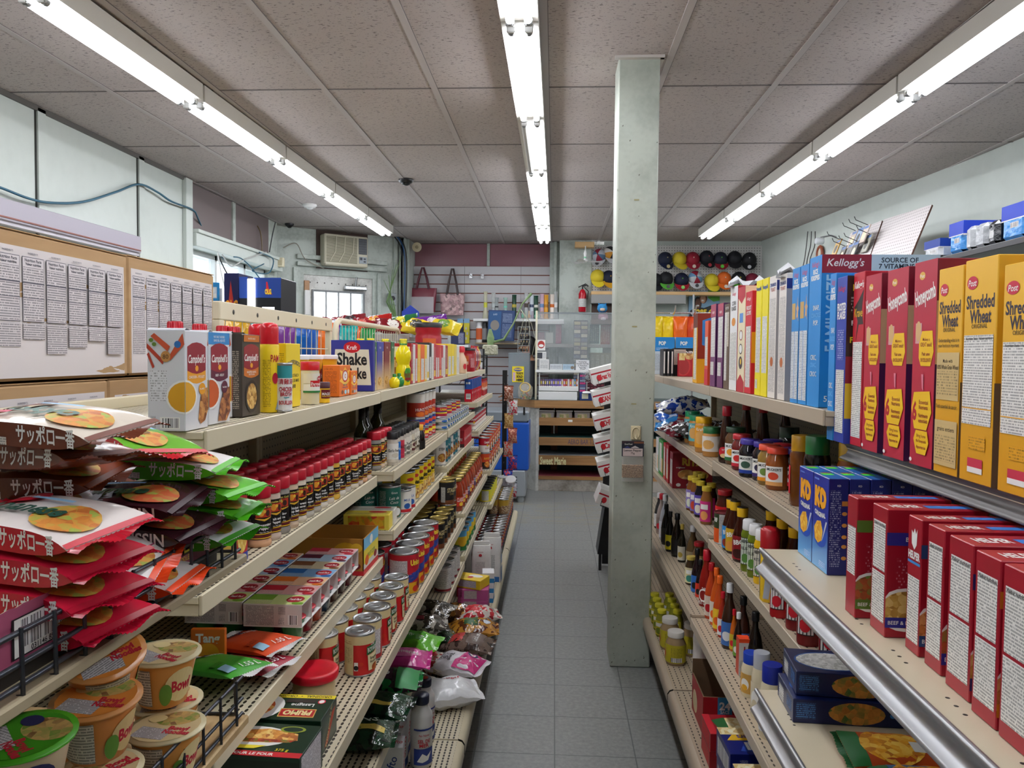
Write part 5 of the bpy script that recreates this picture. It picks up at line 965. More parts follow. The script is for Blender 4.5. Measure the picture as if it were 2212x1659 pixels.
CE=[(1496,1505,808,678,'e0a81c',[nf(.2,.05,.8,.8),rr(0,.8,1,1,c('6b2416'))],'yellow and brown honey cereal box, farthest of the tall boxes',.2,[rr(0,.35,1,1,c('8a2c18')),rr(0,0,1,.35,c('dca01c')),('p',[(.1,.55),(.1,.9),(.5,1),(.9,.9),(.9,.55),(.5,.45)],c('2a7cc0')),('e',.5,.3,.35,.12,food('b5702c','e8b04a','f0d890'))]),(1521,1528,816,693,'d9502c',[nf(.1,.3,.9,.75),rr(0,0,1,.25,c('c8283a'))],'slim orange-red cereal box before the purple pair',.19,[]),(1533,1544,824,657,'6a2a62',[nf(.1,.36,.9,.84),nf(.1,.14,.7,.3),rr(0,.85,1,1,c('a83a58')),tx(.5,.9,.03,'RAISIN',W_,w=.8)],'purple raisin cereal box farther from the camera',.19,[rr(0,0,1,1,c('4a1c50')),('e',.5,.4,.3,.2,food('4a2014','a8703c','d8a868'))]),(1548,1560,827,655,'6a2a62',[nf(.1,.36,.9,.84),nf(.1,.14,.7,.3),rr(0,.85,1,1,c('a83a58')),tx(.5,.9,.03,'RAISIN',W_,w=.8)],'purple raisin cereal box nearer the brown one',.19,[rr(0,0,1,1,c('4a1c50'))]),(1562,1573,830,656,'5f4a38',[nf(.1,.1,.55,.9),rr(.6,.5,.9,.9,fine('e0d8c8','5a4a3a')),tx(.5,.95,.03,'VECTOR',W_,w=.8)],'brown speckled cereal box beside the corn flakes',.18,[]),(1574,1590,833,618,'ececec',[tx(.5,.93,.03,"Kellogg's",c('c41c3c'),w=.7,sh=.2),tx(.5,.84,.04,'CORN',K_,w=.75,b=.03),tx(.5,.79,.04,'FLAKES',K_,w=.85,b=.03),('e',.5,.66,.25,.04,c('d88a2c')),nf(.1,.1,.9,.56)],'white corn flakes box with a crumpled liner on top',.22,[rr(0,0,1,1,c('a5142c'))]),(1591,1606,837,619,'eee2bd',[('p',[(.0,.9),(.0,1),(1,1),(1,.9),(.5,.84)],c('b3152a')),('p',[(0,0),(0,.1),(.5,.17),(1,.1),(1,0)],c('b3152a')),rr(.25,.66,.75,.75,c('5a8fd0')),('e',.5,.54,.25,.05,c('8c2a1c')),('e',.5,.54,.2,.04,W_),('e',.5,.41,.24,.05,K_),('e',.5,.41,.2,.04,W_),('e',.5,.28,.24,.06,c('3a2a3a')),('e',.55,.29,.1,.03,c('e8c02c'))],'cream cereal box spine with small round pictures',.2,[]),(1607,1621,841,629,'c8152c',[nf(.12,.06,.85,.66),tx(.5,.93,.03,"Kellogg's",W_,w=.6,sh=.2),tx(.5,.84,.04,'FROOT',W_,w=.8,b=.04),tx(.5,.79,.04,'LOOPS',W_,w=.8,b=.04)],'bright red fruit ring cereal box',.2,[rr(0,.3,1,.6,c('e8a01c'))]),(1629,1641,846,606,'f0df1c',[nf(.1,.2,.9,.68),nf(.1,.06,.5,.14),tx(.5,.93,.035,'Nesquik',c('1f4fa0'),w=.9,b=.03)],'yellow chocolate cereal box, farther of two',.2,[]),(1642,1655,848,601,'f0df1c',[nf(.1,.2,.9,.68),tx(.5,.93,.035,'Nesquik',c('1f4fa0'),w=.9,b=.03)],'yellow chocolate cereal box, nearer of two',.2,[rr(0,0,1,1,c('e8d81c'))]),(1657,1673,852,596,'e9e3dc',[nf(.1,.05,.9,.82,'e6e0da'),tx(.5,.93,.03,'CINNAMON',c('1c3f8c'),w=.8,b=.03),tx(.5,.89,.03,'TOAST',c('a8301c'),w=.7),('e',.5,.3,.2,.04,c('b5602c'))],'pale cinnamon cereal box beside the yellow ones',.2,[rr(0,0,1,.88,c('a9a6a8')),rr(0,.88,1,.96,c('1f2f7c')),('e',1,0,.6,.1,c('3a8a3c'))]),(1678,1694,856,592,'e9e3dc',[nf(.1,.05,.9,.82,'e6e0da'),tx(.5,.93,.03,'CINNAMON',c('1c3f8c'),w=.8,b=.03),tx(.5,.89,.03,'TOAST',c('a8301c'),w=.7),('e',.5,.3,.2,.04,c('b5602c'))],'pale cinnamon cereal box next to the blue boxes',.2,[rr(0,0,1,.88,c('a9a6a8')),rr(0,.88,1,.96,c('1f2f7c')),('e',1,0,.6,.1,c('3a8a3c'))]),(1706,1722,868,579,'2487cf',rk(1),'blue puffed rice cereal box with nutrition table, farthest of three',.2,[]),(1723,1741,873,572,'2487cf',rk(1),'blue puffed rice cereal box with nutrition table, middle of three',.2,[]),(1742,1768,882,553,'2487cf',rk(0),'tallest blue family size puffed rice cereal box, red band on its front',.26,rkf)]
for a,b,yb,yt,col,al,lb,Wd,fr in CE:
 rbox(a,b,yb,yt,.603,ZC1,Wd,c(col),al,lb,front=fr)
mb=MB();rows=[[(-.03+.2*i/8,-.02+.045*j/4,.012+.018*math.sin(i*2.3+j)*math.cos(j*1.7)+.012*(1-abs(j-2)/2))for i in range(9)]for j in range(5)]
for nm_,(px,py,X_)in{'crumpled white liner bag sticking out over the corn flakes':(1582,612,.6),'crumpled white liner bag over the cinnamon boxes':(1690,590,.6)}.items():
 m2=MB();m2.grid([[(p[0],p[1],p[2])for p in r_]for r_ in rows],film('dfe0e2',.25,30),True);m2.grid([[(p[0],p[1],0)for p in r_]for r_ in rows][::-1],film('dfe0e2',.25,30),False)
 o=m2.build('liner_bag');p=atx(px,py+6,X_);o.location=(p.x+.02,p.y,p.z-.004);tag(o,nm_,'liner bag')
hc=[rr(0,0,1,1,c('b21c38')),('e',.35,.93,.13,.02,c('d8a83c')),tx(.35,.93,.018,'Post',W_,w=.2),tx(.5,.84,.075,'Honeycomb',W_,w=.9,rot=12,b=.03),rr(.12,.6,.4,.7,c('d8a0a0')),('e',.25,.66,.12,.05,c('d8b07a')),('p',[(.42,.66),(.3,.6),(.3,.53),(.4,.49),(.82,.49),(.95,.56),(.88,.66)],c('f0bf1c')),tx(.62,.62,.016,'Makes a',c('8c1420'),w=.35),tx(.62,.595,.02,'GREAT snack!',c('8c1420'),w=.5),tx(.62,.55,.018,'Fait une',c('8c1420'),w=.35),tx(.62,.52,.018,'EXCELLENTE',c('8c1420'),w=.45),('p',[(.45,.45),(.5,.38),(.56,.37),(.55,.45)],c('d87a8c')),('p',[(.15,.36),(.05,.28),(.2,.18),(.75,.18),(.95,.27),(.85,.37)],c('f0bf1c')),tx(.2,.27,.09,'6',c('b0142c'),w=.2,b=.04),tx(.6,.315,.02,'Essential',c('8c1420'),w=.4),tx(.6,.29,.02,'Nutrients',c('8c1420'),w=.4),tx(.6,.25,.02,'Nutriments',c('8c1420'),w=.42),tx(.6,.225,.02,'essentiels',c('8c1420'),w=.4),('p',[(.3,.175),(.2,.13),(.35,.06),(.75,.06),(.88,.12),(.8,.175)],c('f0bf1c')),tx(.55,.15,.016,'Bring home',c('8c1420'),w=.4),tx(.55,.125,.016,'the Honeycomb',c('8c1420'),w=.45),tx(.55,.095,.016,'Apportez les',c('8c1420'),w=.42),('e',.1,.025,.06,.01,W_)]
sw=[tx(.5,.81,.06,'Shredded',c('2a2438'),w=.86,b=.03),tx(.52,.745,.06,'Wheat',c('2a2438'),w=.66,b=.03),tx(.5,.70,.02,'ORIGINAL',c('5c4a1c'),w=.5),('e',.25,.895,.17,.03,c('c41c3c')),tx(.25,.895,.03,'Post',W_,w=.26,sh=.2)]
swa=sw+[tx(.5,.65,.018,'Understanding what is in',c('4a3a14'),w=.85),tx(.5,.625,.018,'your food is an important',c('4a3a14'),w=.85),rr(.04,.36,.96,.59,c('cdb27a')),tx(.5,.55,.018,'Made with',c('3a2c14'),w=.4),tx(.5,.52,.022,'100% Whole Grain Wheat',c('3a2c14'),w=.88),rr(.08,.38,.92,.5,fine('cdb27a','4a3a1c',.0055,.5)),tx(.5,.33,.02,'Il est essentiel de savoir',c('4a3a14'),w=.85),rr(.04,.04,.96,.26,c('cdb27a')),tx(.5,.22,.022,'grains entiers',c('3a2c14'),w=.7),rr(.08,.06,.92,.19,fine('cdb27a','4a3a1c',.0055,.5))]
swb=sw+[nf(.04,.26,.94,.66),rr(.04,.33,.94,.335,c('e0a01c')),tx(.5,.645,.014,'Nutrition Facts / Valeur nutritive',c('333333'),w=.8),rr(.3,.15,.8,.21,fine('dfa01e','5c4210',.005,.5)),rr(.28,.07,.74,.11,c('c4304a')),rr(.28,.045,.74,.07,W_)]
ge=grad('d79a1a','eab42c',.05,.28)
X1,Zc=.614,1.336
rbox(1786,1799,925,592,.602,Zc,.2,c('2487cf'),rk(0),'smaller blue puffed rice box at the start of the near bay')
rbox(1800,1822,945,598,.603,Zc,.2,c('2a3fa0'),[tx(.5,.93,.03,"Kellogg's",c('c41c3c'),w=.7,sh=.2),tx(.5,.82,.045,'FROSTED',W_,w=.85,b=.04),tx(.5,.77,.045,'FLAKES',W_,w=.8,b=.04),nf(.1,.06,.9,.44),rr(.2,.5,.8,.68,fine('2a3fa0','d8dcf0',.006,.5))],'indigo frosted flake cereal box',front=[rr(0,.52,1,1,c('35211c')),rr(0,.36,1,.52,c('8f1a2c')),rr(0,.15,1,.36,c('e0bf2c')),rr(0,0,1,.15,c('2a3fa0')),tx(.12,.93,.04,'100',c('f0df2c'),w=.2),tx(.15,.72,.03,'FERME',W_,w=.25,b=.03),tx(.14,.62,.035,'FARM',c('f0df2c'),w=.22,b=.03),rr(.04,.78,.4,.88,fine('35211c','d8d0c8',.008,.5))])
rbox(1835,1859,958,588,X1,Zc,.2,c('b8152c'),[tx(.5,.93,.04,"Kellogg's",W_,w=.85,sh=.25,b=.03),('p',[(.3,.6),(.45,.72),(.1,.8),(.5,.84),(.95,.9),(.8,.78),(.95,.7),(.55,.7)],c('2a1a18')),tx(.5,.77,.05,'Krave',c('e0b01c'),w=.75,sh=.2),nf(.08,.05,.92,.6)],'crimson chocolate cereal box with a black splash')
for k,(a,b,yb,yt)in enumerate(((1861,1895,970,592),(1907,1952,988,578),(1964,2013,1005,561))):
 rbox(a,b,yb,yt,X1-.004,Zc,.22,c('7c1228'),hc,'crimson honeycomb cereal box with yellow hexagons, %s of three from the counter'%ORD[k],front=[rr(0,0,1,.5,c('4a1c4c')),('e',.5,.3,.4,.2,food('c9a04a','f0d080','8c5c8c',60)),rr(0,.5,1,.8,c('d8b48c'))])
for k,(a,b,yb,yt,it)in enumerate(((2015,2068,1022,575,swa),(2070,2141,1050,553,swb),(2152,2240,1080,560,swb))):
 rbox(a,b,yb,yt,X1-.006,Zc,.2,ge,it,'golden shredded wheat box, %s'%('brown panel of print, no table','complete nutrition table showing','cut by the picture edge')[k],front=[rr(0,0,1,.45,c('6d5a4a')),('e',.5,.25,.3,.15,food('8c5c2c','d8a860','f0d8a0',60))])
# flat boxes and snacks at the counter end of the top shelf
def at_(px,py,z):p=atz(px,py,z);return(p.x,p.y,z)
put(carton('cracker_box',.165,.05,.13,c('b8182a'),(('f',(('e',.15,.45,.25,.42,c('c93a3a')),('e',.15,.42,.2,.34,c('a82c30')),('p',[(.15,1),(.6,1),(.4,.72),(.25,.75)],food('8c3a1c','d8a05c','f0d8a0',60)),rr(.0,.7,.2,1,food('c9a04a','e8c880','f4e4b0',60)),rr(.76,.35,1,.95,fine('d8c8c8','555555')),rr(.5,.1,.76,.35,fine('b8182a','e8c8c8')))),)),'red cracker box with a bowl picture facing the camera','cracker box',(.78,4.32,1.4005),0)
put(carton('granola_bar_box',.15,.05,.16,c('17181d'),(('f',(tx(.65,.8,.2,'DIPPS',W_,w=.5,b=.04),rr(0,.4,.45,.95,c('d8c8b8')),rr(.05,.45,.4,.9,fine('d8c8b8','555555')))),)),'black granola bar box behind the red crackers','granola bars',(.76,4.42,1.4005),0)
for k in range(3):put(carton('granola_bar_box',.012,.14,.155,c('1d1e24'),(('f',(rr(.2,.1,.8,.9,W_),)),)),'thin black box on edge left of the red crackers'.replace('left of','beside')+', %s of three'%ORD[k],'granola bars',(.625+.022*k,4.42,1.4005),0,'thin black boxes on edge')
for k in range(2):put(carton('toaster_pastry_box',.125,.07,.23,c('c9d3dc'),(('f',(rr(0,.62,1,1,c('1f86cf')),tx(.4,.84,.1,'POP',W_,w=.35,b=.05),rr(.1,.65,.7,.72,fine('1f86cf','d8e8f4')),rr(.05,.1,.95,.55,fine('c9d3dc','6a7480')))),)),'blue and white toaster pastry box, %s from the pillar'%ORD[k],'toaster pastry',(.68+.132*k,4.78,1.4005),0,'toaster pastry boxes')
put(fa,'plain white paper bag standing between the pastry and honey cereal','paper bag',(.925,4.72,1.4005),.3,sc=(1.3,1,.8))
SNK=[('e8c81c','f0dc3c','yellow'),('f0cf1c','8c2a5c','bright yellow'),('e8681c','3a2a2c','orange'),('d8481c','5c1c10','rust orange'),('d8c8b8','8c3a1c','cream'),('e8b01c','a81c1c','amber'),('8c3a1c','d8a02c','brown'),('7a9c2c','e8dc3c','green')]
o=empty('snack_display_rack',(.98,5.45,1.2));tag(o,'chrome wire snack rack with curled arms by the pillar','display rack')
mb=MB()
for z in(.24,.62):mb.tube([(-.33,0,z),(.33,0,z)],.006,M_STEEL,6)
for x in(-.33,0,.33):mb.tube([(x,0,-1.2),(x,0,.75)],.007,M_STEEL,6)
mb.build('wire_frame',o)
for k in range(5):mb=MB();x=-.3+.14*k;mb.tube([(x,0,.62),(x,-.12,.60),(x,-.2,.62),(x,-.22,.66)],.005,M_STEEL,6);mb.build('hanging_arm',o)
for k,(a,b,n_)in enumerate(SNK):
 put(bag('snack_bag',.24,.1,.05,film(a,.2,30),(rr(.3,.1,.7,.9,c(b)),tx(.5,.5,.3,'CHEETOS' if k==2 else 'Lays',W_,w=.3)),sd=k,fin=.01),'%s snack bag hanging in the wire rack above the toaster pastry'%n_,'snack bag',(.70+.085*k,5.3+.02*(k%2),1.66),PI/2,'snack bags in the wire rack',0,PI/2)
# ---- second level: cookies, peanut butter, syrup, jam, honey
for k,(x,y,z,rz,col,h2,l)in enumerate(((.68,4.15,1.16,.2,'1f5ec0','d8e4f4','large blue cookie bag under the pastry shelf'),(.67,4.02,1.12,-.2,'2a8ad0',None,'crinkled light blue wrapper bag on the second shelf'),(.66,3.8,1.12,.4,'7a1c2c','b8b8bc','dark red and silver candy bag by the peanut butter'),(.70,3.66,1.14,.3,'241c1c','a8a8ac','black and silver foil candy bag'),(.66,3.92,1.23,-.1,'e4e6ea','1c3fa0','white and blue packet on top of the cookie bags'),(.80,3.5,1.14,.9,'3a2a20','a8b8c8','dark foil packet leaning at the shelf back'))):
 put(bag('snack_bag',.24,.15,.07,film(col,.12,30,h2),(),sd=k+9,lump=.02),l,'snack bag',(x,y,z),rz,None,.2,-.1)
def pbj(cap,lab_,body='b9813f',h=.12):return jar('peanut_butter_jar',[(.033,0),(.036,.004),(.036,h-.03),(.032,h-.022)],c(body,.2),[(.0345,h-.024),(.0345,h),(.033,h+.002)],c(cap,.3),(.0365,.022,h-.035),(rr(0,0,1,1,c(lab_)),('e',.5,.45,.12,.3,c('d8a45c')),tx(.5,.85,.16,'Kraft',W_,w=.16)),-2.2,.95,None,22)
for px,py,cp_,lb,l,hh in((1474,944,'c8182a','c0182c','red-labelled',.13),(1490,956,'1f8a5c','5fb0b8','teal',.15),(1500,962,'1f8a5c','5fb0b8','second teal',.14),(1514,976,'e8b01c','e09a1c','yellow',.15),(1531,985,'2a6a3c','e4dcd4','pale pink',.12)):
 p=atz(px,py,1.1005);put(pbj(cp_,lb,'b9813f',hh),'%s peanut butter jar with a matching lid beside the syrup'%l,'peanut butter',(p.x+.01,p.y,1.1005),0)
syr=jar('syrup_bottle',[(.022,0),(.027,.004),(.029,.06),(.022,.1),(.02,.13),(.014,.165),(.012,.175)],c('30160e',.1),[(.017,.172),(.017,.205),(.015,.208)],c('b8162a',.3),(.0295,.02,.06),(('e',.5,.55,.14,.5,c('c8182a')),('e',.5,.2,.1,.2,c('e8c890')),tx(.5,.8,.16,'Syrup',W_,w=.2,rot=15)),-2.2,.9,None,20)
for k,(px,py,x_)in enumerate(((1561,998,0),(1547,990,0),(1556,975,.09),(1573,985,.12),(1598,985,.16))):
 p=atz(px,py,1.1255);put(syr,'dark syrup bottle with a red cap, %s of those beside the jam'%ORD[k],'syrup',(p.x+.012+x_,max(p.y,2.62)if k!=1 else 2.84-.02,1.1255),.2*k,'red-capped syrup bottles')
def jam(col,lid_,lab_,fr):return jar('jam_jar',[(.03,0),(.034,.005),(.035,.05),(.034,.088),(.026,.102),(.026,.108)],c(col,.08),[(.031,.106),(.031,.121),(.0295,.123),(.0001,.122)],c(lid_,.35),(.0357,.014,.07),(rr(.22,0,.7,1,W_),rr(.22,0,.7,.2,c(lab_)),('e',.46,.5,.14,.2,c(fr)),tx(.46,.85,.14,"SMUCKER'S",K_,w=.4)),-2.1,.5,None,22,None,'lid')
JM=[(1581,1002,'5a3a1c','20402c','2a6a3c','e8a02c','fruit spread jar with a black-green lid'),(1594,1014,'6a1418','b8202c','c8283a','d82c2c','strawberry jam jar with a checked red lid'),(1611,1029,'0f0c16','3a2c8c','1f3f9a','3a5a4a','black blueberry jam jar with a violet lid'),(1640,1037,'140e1a','3a2c8c','3a2a6a','2a2a4a','dark blackberry jam jar with a violet lid'),(1652,1046,'8a6a2c','d84a2c','e0901c','6a8a3c','amber pineapple jam jar with an orange lid'),(1670,1056,'8c4a1c','d8432c','e0a05c','d84a2c','peach jam jar with an orange-red lid')]
for px,py,a,b,l_,f_,t in JM:p=atz(px,py,1.1255);put(jam(a,b,l_,f_),t+' at the shelf edge','jam jar',(p.x+.012,p.y,1.1255),0,sc=1.1 if px<1590 else 1.0)
for k in range(4):put(jam('2a1014',('b8202c','3a2c8c')[k%2],'c8283a','a82c3c'),'jam jar with %s lid in the inner row, %s along'%(('a red','a violet')[k%2],ORD[k]),'jam jar',(.71,2.16+.11*k,1.1255),.3,'inner row jam jars')
def pot(name,r_,h,body,cap,its=(),lz=None):return jar(name,[(r_*.9,0),(r_,.005),(r_,h*.72),(r_*.85,h*.8)],body,[(r_*.9,h*.78),(r_*.9,h-.002),(r_*.86,h)],cap,(r_+.0006,*(lz or(h*.12,h*.62))),its,-2.2,.6,None,22)
put(pot('honey_bottle',.030,.185,c('6a3a16',.08),c('d8a01c',.3),(rr(.1,.1,.3,.9,c('c8182a')),)),'tall amber honey bottle with a yellow cap before the boxed dinners','honey',(.655,2.03,1.1255));put(pot('instant_coffee_jar',.031,.20,c('120e0e',.1),c('1c6a34',.3),(('e',.3,.7,.1,.1,c('2a6a5c')),rr(.1,.3,.5,.35,W_))),'black instant coffee jar with a wide green lid','coffee',(.64,1.87,1.1255));put(pot('honey_jar',.030,.19,c('8a4a16',.08),c('b8902c',.3)),'amber honey jar with a dull gold lid behind the coffee','honey',(.70,1.82,1.1255))
put(pot('instant_coffee_jar',.035,.16,c('17120f',.1),c('1d3a2c',.3)),'dark jar with a black-green lid at the shelf back','coffee',(.78,2.55,1.1255));put(pot('instant_coffee_jar',.035,.16,c('17120f',.1),c('1d3a2c',.3)),'second dark jar with a black-green lid, nearer the camera','coffee',(.78,2.3,1.1255))
# ---- third level: crackers, salsa, barbecue sauce, relish, ketchup
for a,b,yb,yt,col,t in((1416,1421,1030,946,'dfe3e6','white and blue'),(1422,1431,1036,952,'1f8a34','green'),(1432,1437,1040,958,'b8182a','slim red'),(1438,1443,1045,962,'b8182a','second slim red')):
 rbox(a,b,yb,yt,.605,.8455,.17,c(col),[nf(.15,.1,.7,.9),rr(.7,.1,.95,.5,c('d8a45c'))],'%s cracker box on edge behind the big red one'%t,'crackers',[rr(.1,.2,.9,.8,c('c9a050'))]if col=='1f8a34' else(),'cracker boxes on edge','cracker_box')
rbox(1446,1452,1063,978,.605,.8455,.2,c('8f1424'),[nf(.15,.1,.85,.8)],'large red round-cracker box facing the camera','crackers',[tx(.5,.78,.2,'RITZ',c('c9a63c'),w=.55,b=.05,arc=-.03),tx(.2,.6,.05,'originaux',W_,w=.3),('e',.35,.4,.22,.14,food('b5702c','e0a85c','f0d090',30)),('e',.7,.38,.2,.12,food('b5702c','e0a85c','f0d090',30)),('e',.15,.1,.06,.05,W_),('e',.4,.1,.05,.05,W_)],None,'cracker_box')
def sauce(col,lid_,lb,fr,h=.15,r_=.024,nm='sauce_jar'):return jar(nm,[(r_*.9,0),(r_,.004),(r_,h*.66),(r_*.72,h*.8),(r_*.7,h*.9)],c(col,.1),[(r_*.8,h*.88),(r_*.8,h-.002),(r_*.76,h)],c(lid_,.3),(r_+.0006,h*.08,h*.62),(rr(.15,0,.85,1,c(lb)),('e',.5,.3,.2,.22,c(fr)),rr(.3,.6,.7,.85,W_)),-2.2,.5,None,20)
for k,(px,py,a,b,l_,f_)in enumerate(((1489,1102,'7a4a24','b8a02c','8c7cc0','d8e0c8'),(1498,1108,'7a4a24','b8a02c','7a6ab0','c8442c'),(1507,1116,'14121c','b8a02c','5a4ab0','e8e0d0'),(1520,1131,'8a5a2c','b8a02c','c8287a','e8a05c'),(1500,1090,'7a4a24','b8a02c','7a6ab0','c8442c'),(1510,1096,'14121c','b8a02c','5a4ab0','e8e0d0'),(1530,1122,'3a1c14','b8a02c','c8287a','e8a05c'))):
 p=atz(px,py,.8455);put(sauce(a,b,l_,f_),'dipping sauce jar with a gold lid by the round crackers, %s along'%ORD[k],'sauce jar',(p.x+.01,p.y,.8455),0,'gold-lidded dipping sauces')
rc=can('refried_bean_can',.036,.115,((0,c('d8d0b8')),(.15,c('d8d0b8')),(.1501,c('c8c4c0')),(1,c('c8c4c0'))),c('6a1c20',.3,.4),(rr(0,0,.32,1,c('d8561c')),rr(0,.5,.32,1,c('2a3a1c')),tx(.16,.8,.14,'CHIEF',W_,w=.2,b=.04),rr(.34,.25,.95,.95,fine('c8c4c0','555555',.005,.42)),('e',.5,.1,.05,.06,c('8a5c2c'))),-1.75,False)
put(rc,'refried bean can with a dark rim and nutrition table','bean can',(.632,2.81,.8305),0);put(sauce('4a1c10','b8202c','c8181c','e8c83a',.16,.034),'wide salsa jar with a red rim and yellow lid behind the bean can','salsa',(.66,2.93,.8455),0)
def bbq(l_,f_):return jar('barbecue_sauce_bottle',[(.026,0),(.030,.004),(.030,.09),(.018,.135),(.0165,.16)],c('38140c',.1),[(.0175,.15),(.0185,.18),(.0175,.182)],[c('e0b01c',.3),c('26201c',.3)],(.0306,.01,.088),(rr(.1,0,.9,1,c(l_)),tx(.5,.75,.2,'BBQ',W_,w=.5,b=.03,rot=10),('e',.5,.25,.25,.2,c(f_))),-2.2,.5,None,20)
for k,(px,py,a,b,t)in enumerate(((1571,1187,'2a8ad0','8c2a1c','blue-labelled'),(1579,1193,'c8a01c','d8903c','yellow-labelled'),(1594,1211,'8c1420','3a1410','maroon-labelled'))):
 p=atz(px,py,.8305);put(bbq(a,b),'%s barbecue sauce bottle with a yellow neck'%t,'barbecue sauce',(p.x+.012,p.y,.8305),0)
for k in range(3):put(bbq('8c1420','3a1410'),'barbecue sauce bottle in the inner row, %s along'%ORD[k],'barbecue sauce',(.72,2.28+.12*k,.8305),0,'inner row barbecue sauces')
def squeeze(col,cap,lb,t1,t2,h=.165,r_=.026,nm='squeeze_bottle',ff='5a8a3c'):return jar(nm,[(r_*.93,0),(r_,.005),(r_,h*.3),(r_*.85,h*.5),(r_,h*.72),(r_*.8,h*.82)],c(col,.15),[(r_*.82,h*.8),(r_*.85,h*.82),(r_*.8,h*.98),(r_*.7,h)],c(cap,.3),(r_+.0012,h*.14,h*.72),(rr(.28,.0,.72,.9,K_),rr(.3,.02,.7,.88,c(lb)),tx(.5,.78,.1,t1,K_,w=.34,b=.03),tx(.5,.55,.1,t2,K_,w=.34),('e',.5,.22,.14,.15,c(ff))),-2.25,.5,None,22,None,'cap',1.0,.8)
for px,py,a,cp_,l_,t1,t2,lb in((1609,1232,'6a7a1c','e8e8e8','dfe8d8','HEINZ','RELISH','green relish squeeze bottle with a white cap, farther of two'),(1623,1245,'6a7a1c','e8e8e8','dfe8d8','HEINZ','RELISH','green relish squeeze bottle with a white cap, nearer of two'),(1637,1259,'e0b41c','e8e8e8','ece8d8','HEINZ','MUSTARD','yellow mustard squeeze bottle with a white cap')):
 p=atz(px,py,.8305);put(squeeze(a,cp_,l_,t1,t2),lb,'condiment',(p.x+.012,p.y,.8305),0)
put(jar('spray_can',[(.024,0),(.0255,.004),(.0255,.145),(.024,.15)],c('e8c02c',.3),[(.0265,.148),(.0265,.2),(.02,.207),(.0001,.208)],c('a81420',.3),(.0257,.01,.14),(('p',[(.4,0),(.5,.6),(.7,.5),(.6,0)],c('a8b0b8')),rr(0,0,.2,1,c('d8d8d0'))),-2.2),'yellow spray can with a tall dark red cap among the condiments','spray can',(.612,2.15,.8305))
kt=lambda col,h,r_,lb,t:squeeze(col,'e8e8e8',lb,t,'KETCHUP',h,r_,'ketchup_bottle','c8182a')
for px,py,x,y,h,r_,col,t,lb in((0,0,.605,2.02,.17,.027,'b0141c','RED','plain bright red squeeze bottle below the spray can'),(0,0,.622,1.93,.19,.03,'7a1018','HEINZ','deep red ketchup bottle with a tall white label'),(0,0,.618,1.83,.19,.03,'7a1018','HEINZ','ketchup bottle with tomatoes on its label'),(0,0,.64,1.72,.21,.038,'7a1018','Ketchup','broad ketchup bottle nearest the boxed dinners'),(0,0,.72,1.8,.2,.036,'6a0e14','HEINZ','ketchup bottle behind the broad one'),(0,0,.72,1.95,.17,.03,'d8d8d8','RANCH','white squeeze bottle at the shelf back')):
 put(kt(col,h,r_,'e8e4e0',t),lb,'ketchup',(x,y,.8305),.1)
# ---- fourth level: vinegar, soy, hot sauces, mayonnaise
def slim(col,cap,lb,h=.2,r_=.024,nm='sauce_bottle',neck=.38,capf=.86,its=None):return jar(nm,[(r_*.92,0),(r_,.004),(r_,h*.45),(r_*.75,h*.62),(r_*neck,h*.76),(r_*neck*.9,h*.9)],c(col,.1),[(r_*neck*1.25,h*capf),(r_*neck*1.25,h-.003),(r_*neck,h)],c(cap,.3),(r_+.0006,h*.06,h*.42),its or((rr(.1,0,.9,1,c(lb)),('e',.5,.4,.2,.2,c(cap)))),-2.2,.5,None,20)
SL=[(1419,1140,'3a3a3c','e4e4e6','d8d8d8',.2,.026,'clear vinegar jug with a white cap'),(1424,1152,'a89a94','c8182a','8a7a74',.22,.028,'brownish vinegar jug with a red cap'),(1431,1165,'b8bcc4','e4e4e6','d8dce4',.24,.03,'grey plastic vinegar jug with a white cap'),(1434,1175,'141210','17171a','1c1a18',.21,.024,'ribbed black soy bottle farthest along'),(1443,1190,'141210','17171a','c8b81c',.2,.022,'black bottle with a yellow side label'),(1457,1201,'1a1410','121214','17120f',.21,.027,'black soy bottle with a green price sticker'),(1469,1213,'1c1a10','a8903c','c9c4b4',.18,.019,'gold-topped dressing bottle with a white label'),(1490,1228,'5a4428','e8e8ea','8a7a5c',.2,.03,'big brown bottle with a tall white cap'),(1500,1282,'241418','141416','2a6ab8',.19,.022,'dark steak sauce bottle with a blue label'),(1508,1293,'1c1214','141416','c8321c',.16,.018,'dark pepper sauce bottle behind the sriracha'),(1530,1334,'b8401c','b01420','d8c8b8',.21,.024,'orange hot sauce bottle with a red neck seal'),(1541,1348,'c8561c','e8641c','e8e2d0',.21,.022,'bright orange hot sauce bottle with an orange cap'),(1548,1362,'c04a1c','e8641c','e8c02c',.2,.022,'wing sauce bottle with a yellow label and orange cap'),(1556,1375,'a8301c','c8182a','e4e4e4',.16,.016,'small cayenne bottle with a red neck'),(1568,1398,'3a2418','e4e4e6','3a6ab0',.22,.025,'brown steak sauce bottle with a white cap and blue label'),(1581,1405,'c8641c','c8182a','c8b01c',.14,.013,'thin orange pepper sauce bottle with a red cap'),(1590,1420,'2a1c14','dcdcdc','5c8a2c',.15,.016,'dark little sauce bottle with a white cap'),(1600,1400,'b03a1c','a8142a','a8142a',.16,.015,'thin red pepper sauce bottle beside the boxed one')]
for px,py,a,cp_,l_,h,r_,t in SL:
 z=.5405 if px<1492 else .5305;p=atz(px,py,z);put(slim(a,cp_,l_,h,r_),t+' on the fourth shelf','sauce bottle',(p.x+r_*.4,p.y,z),0)
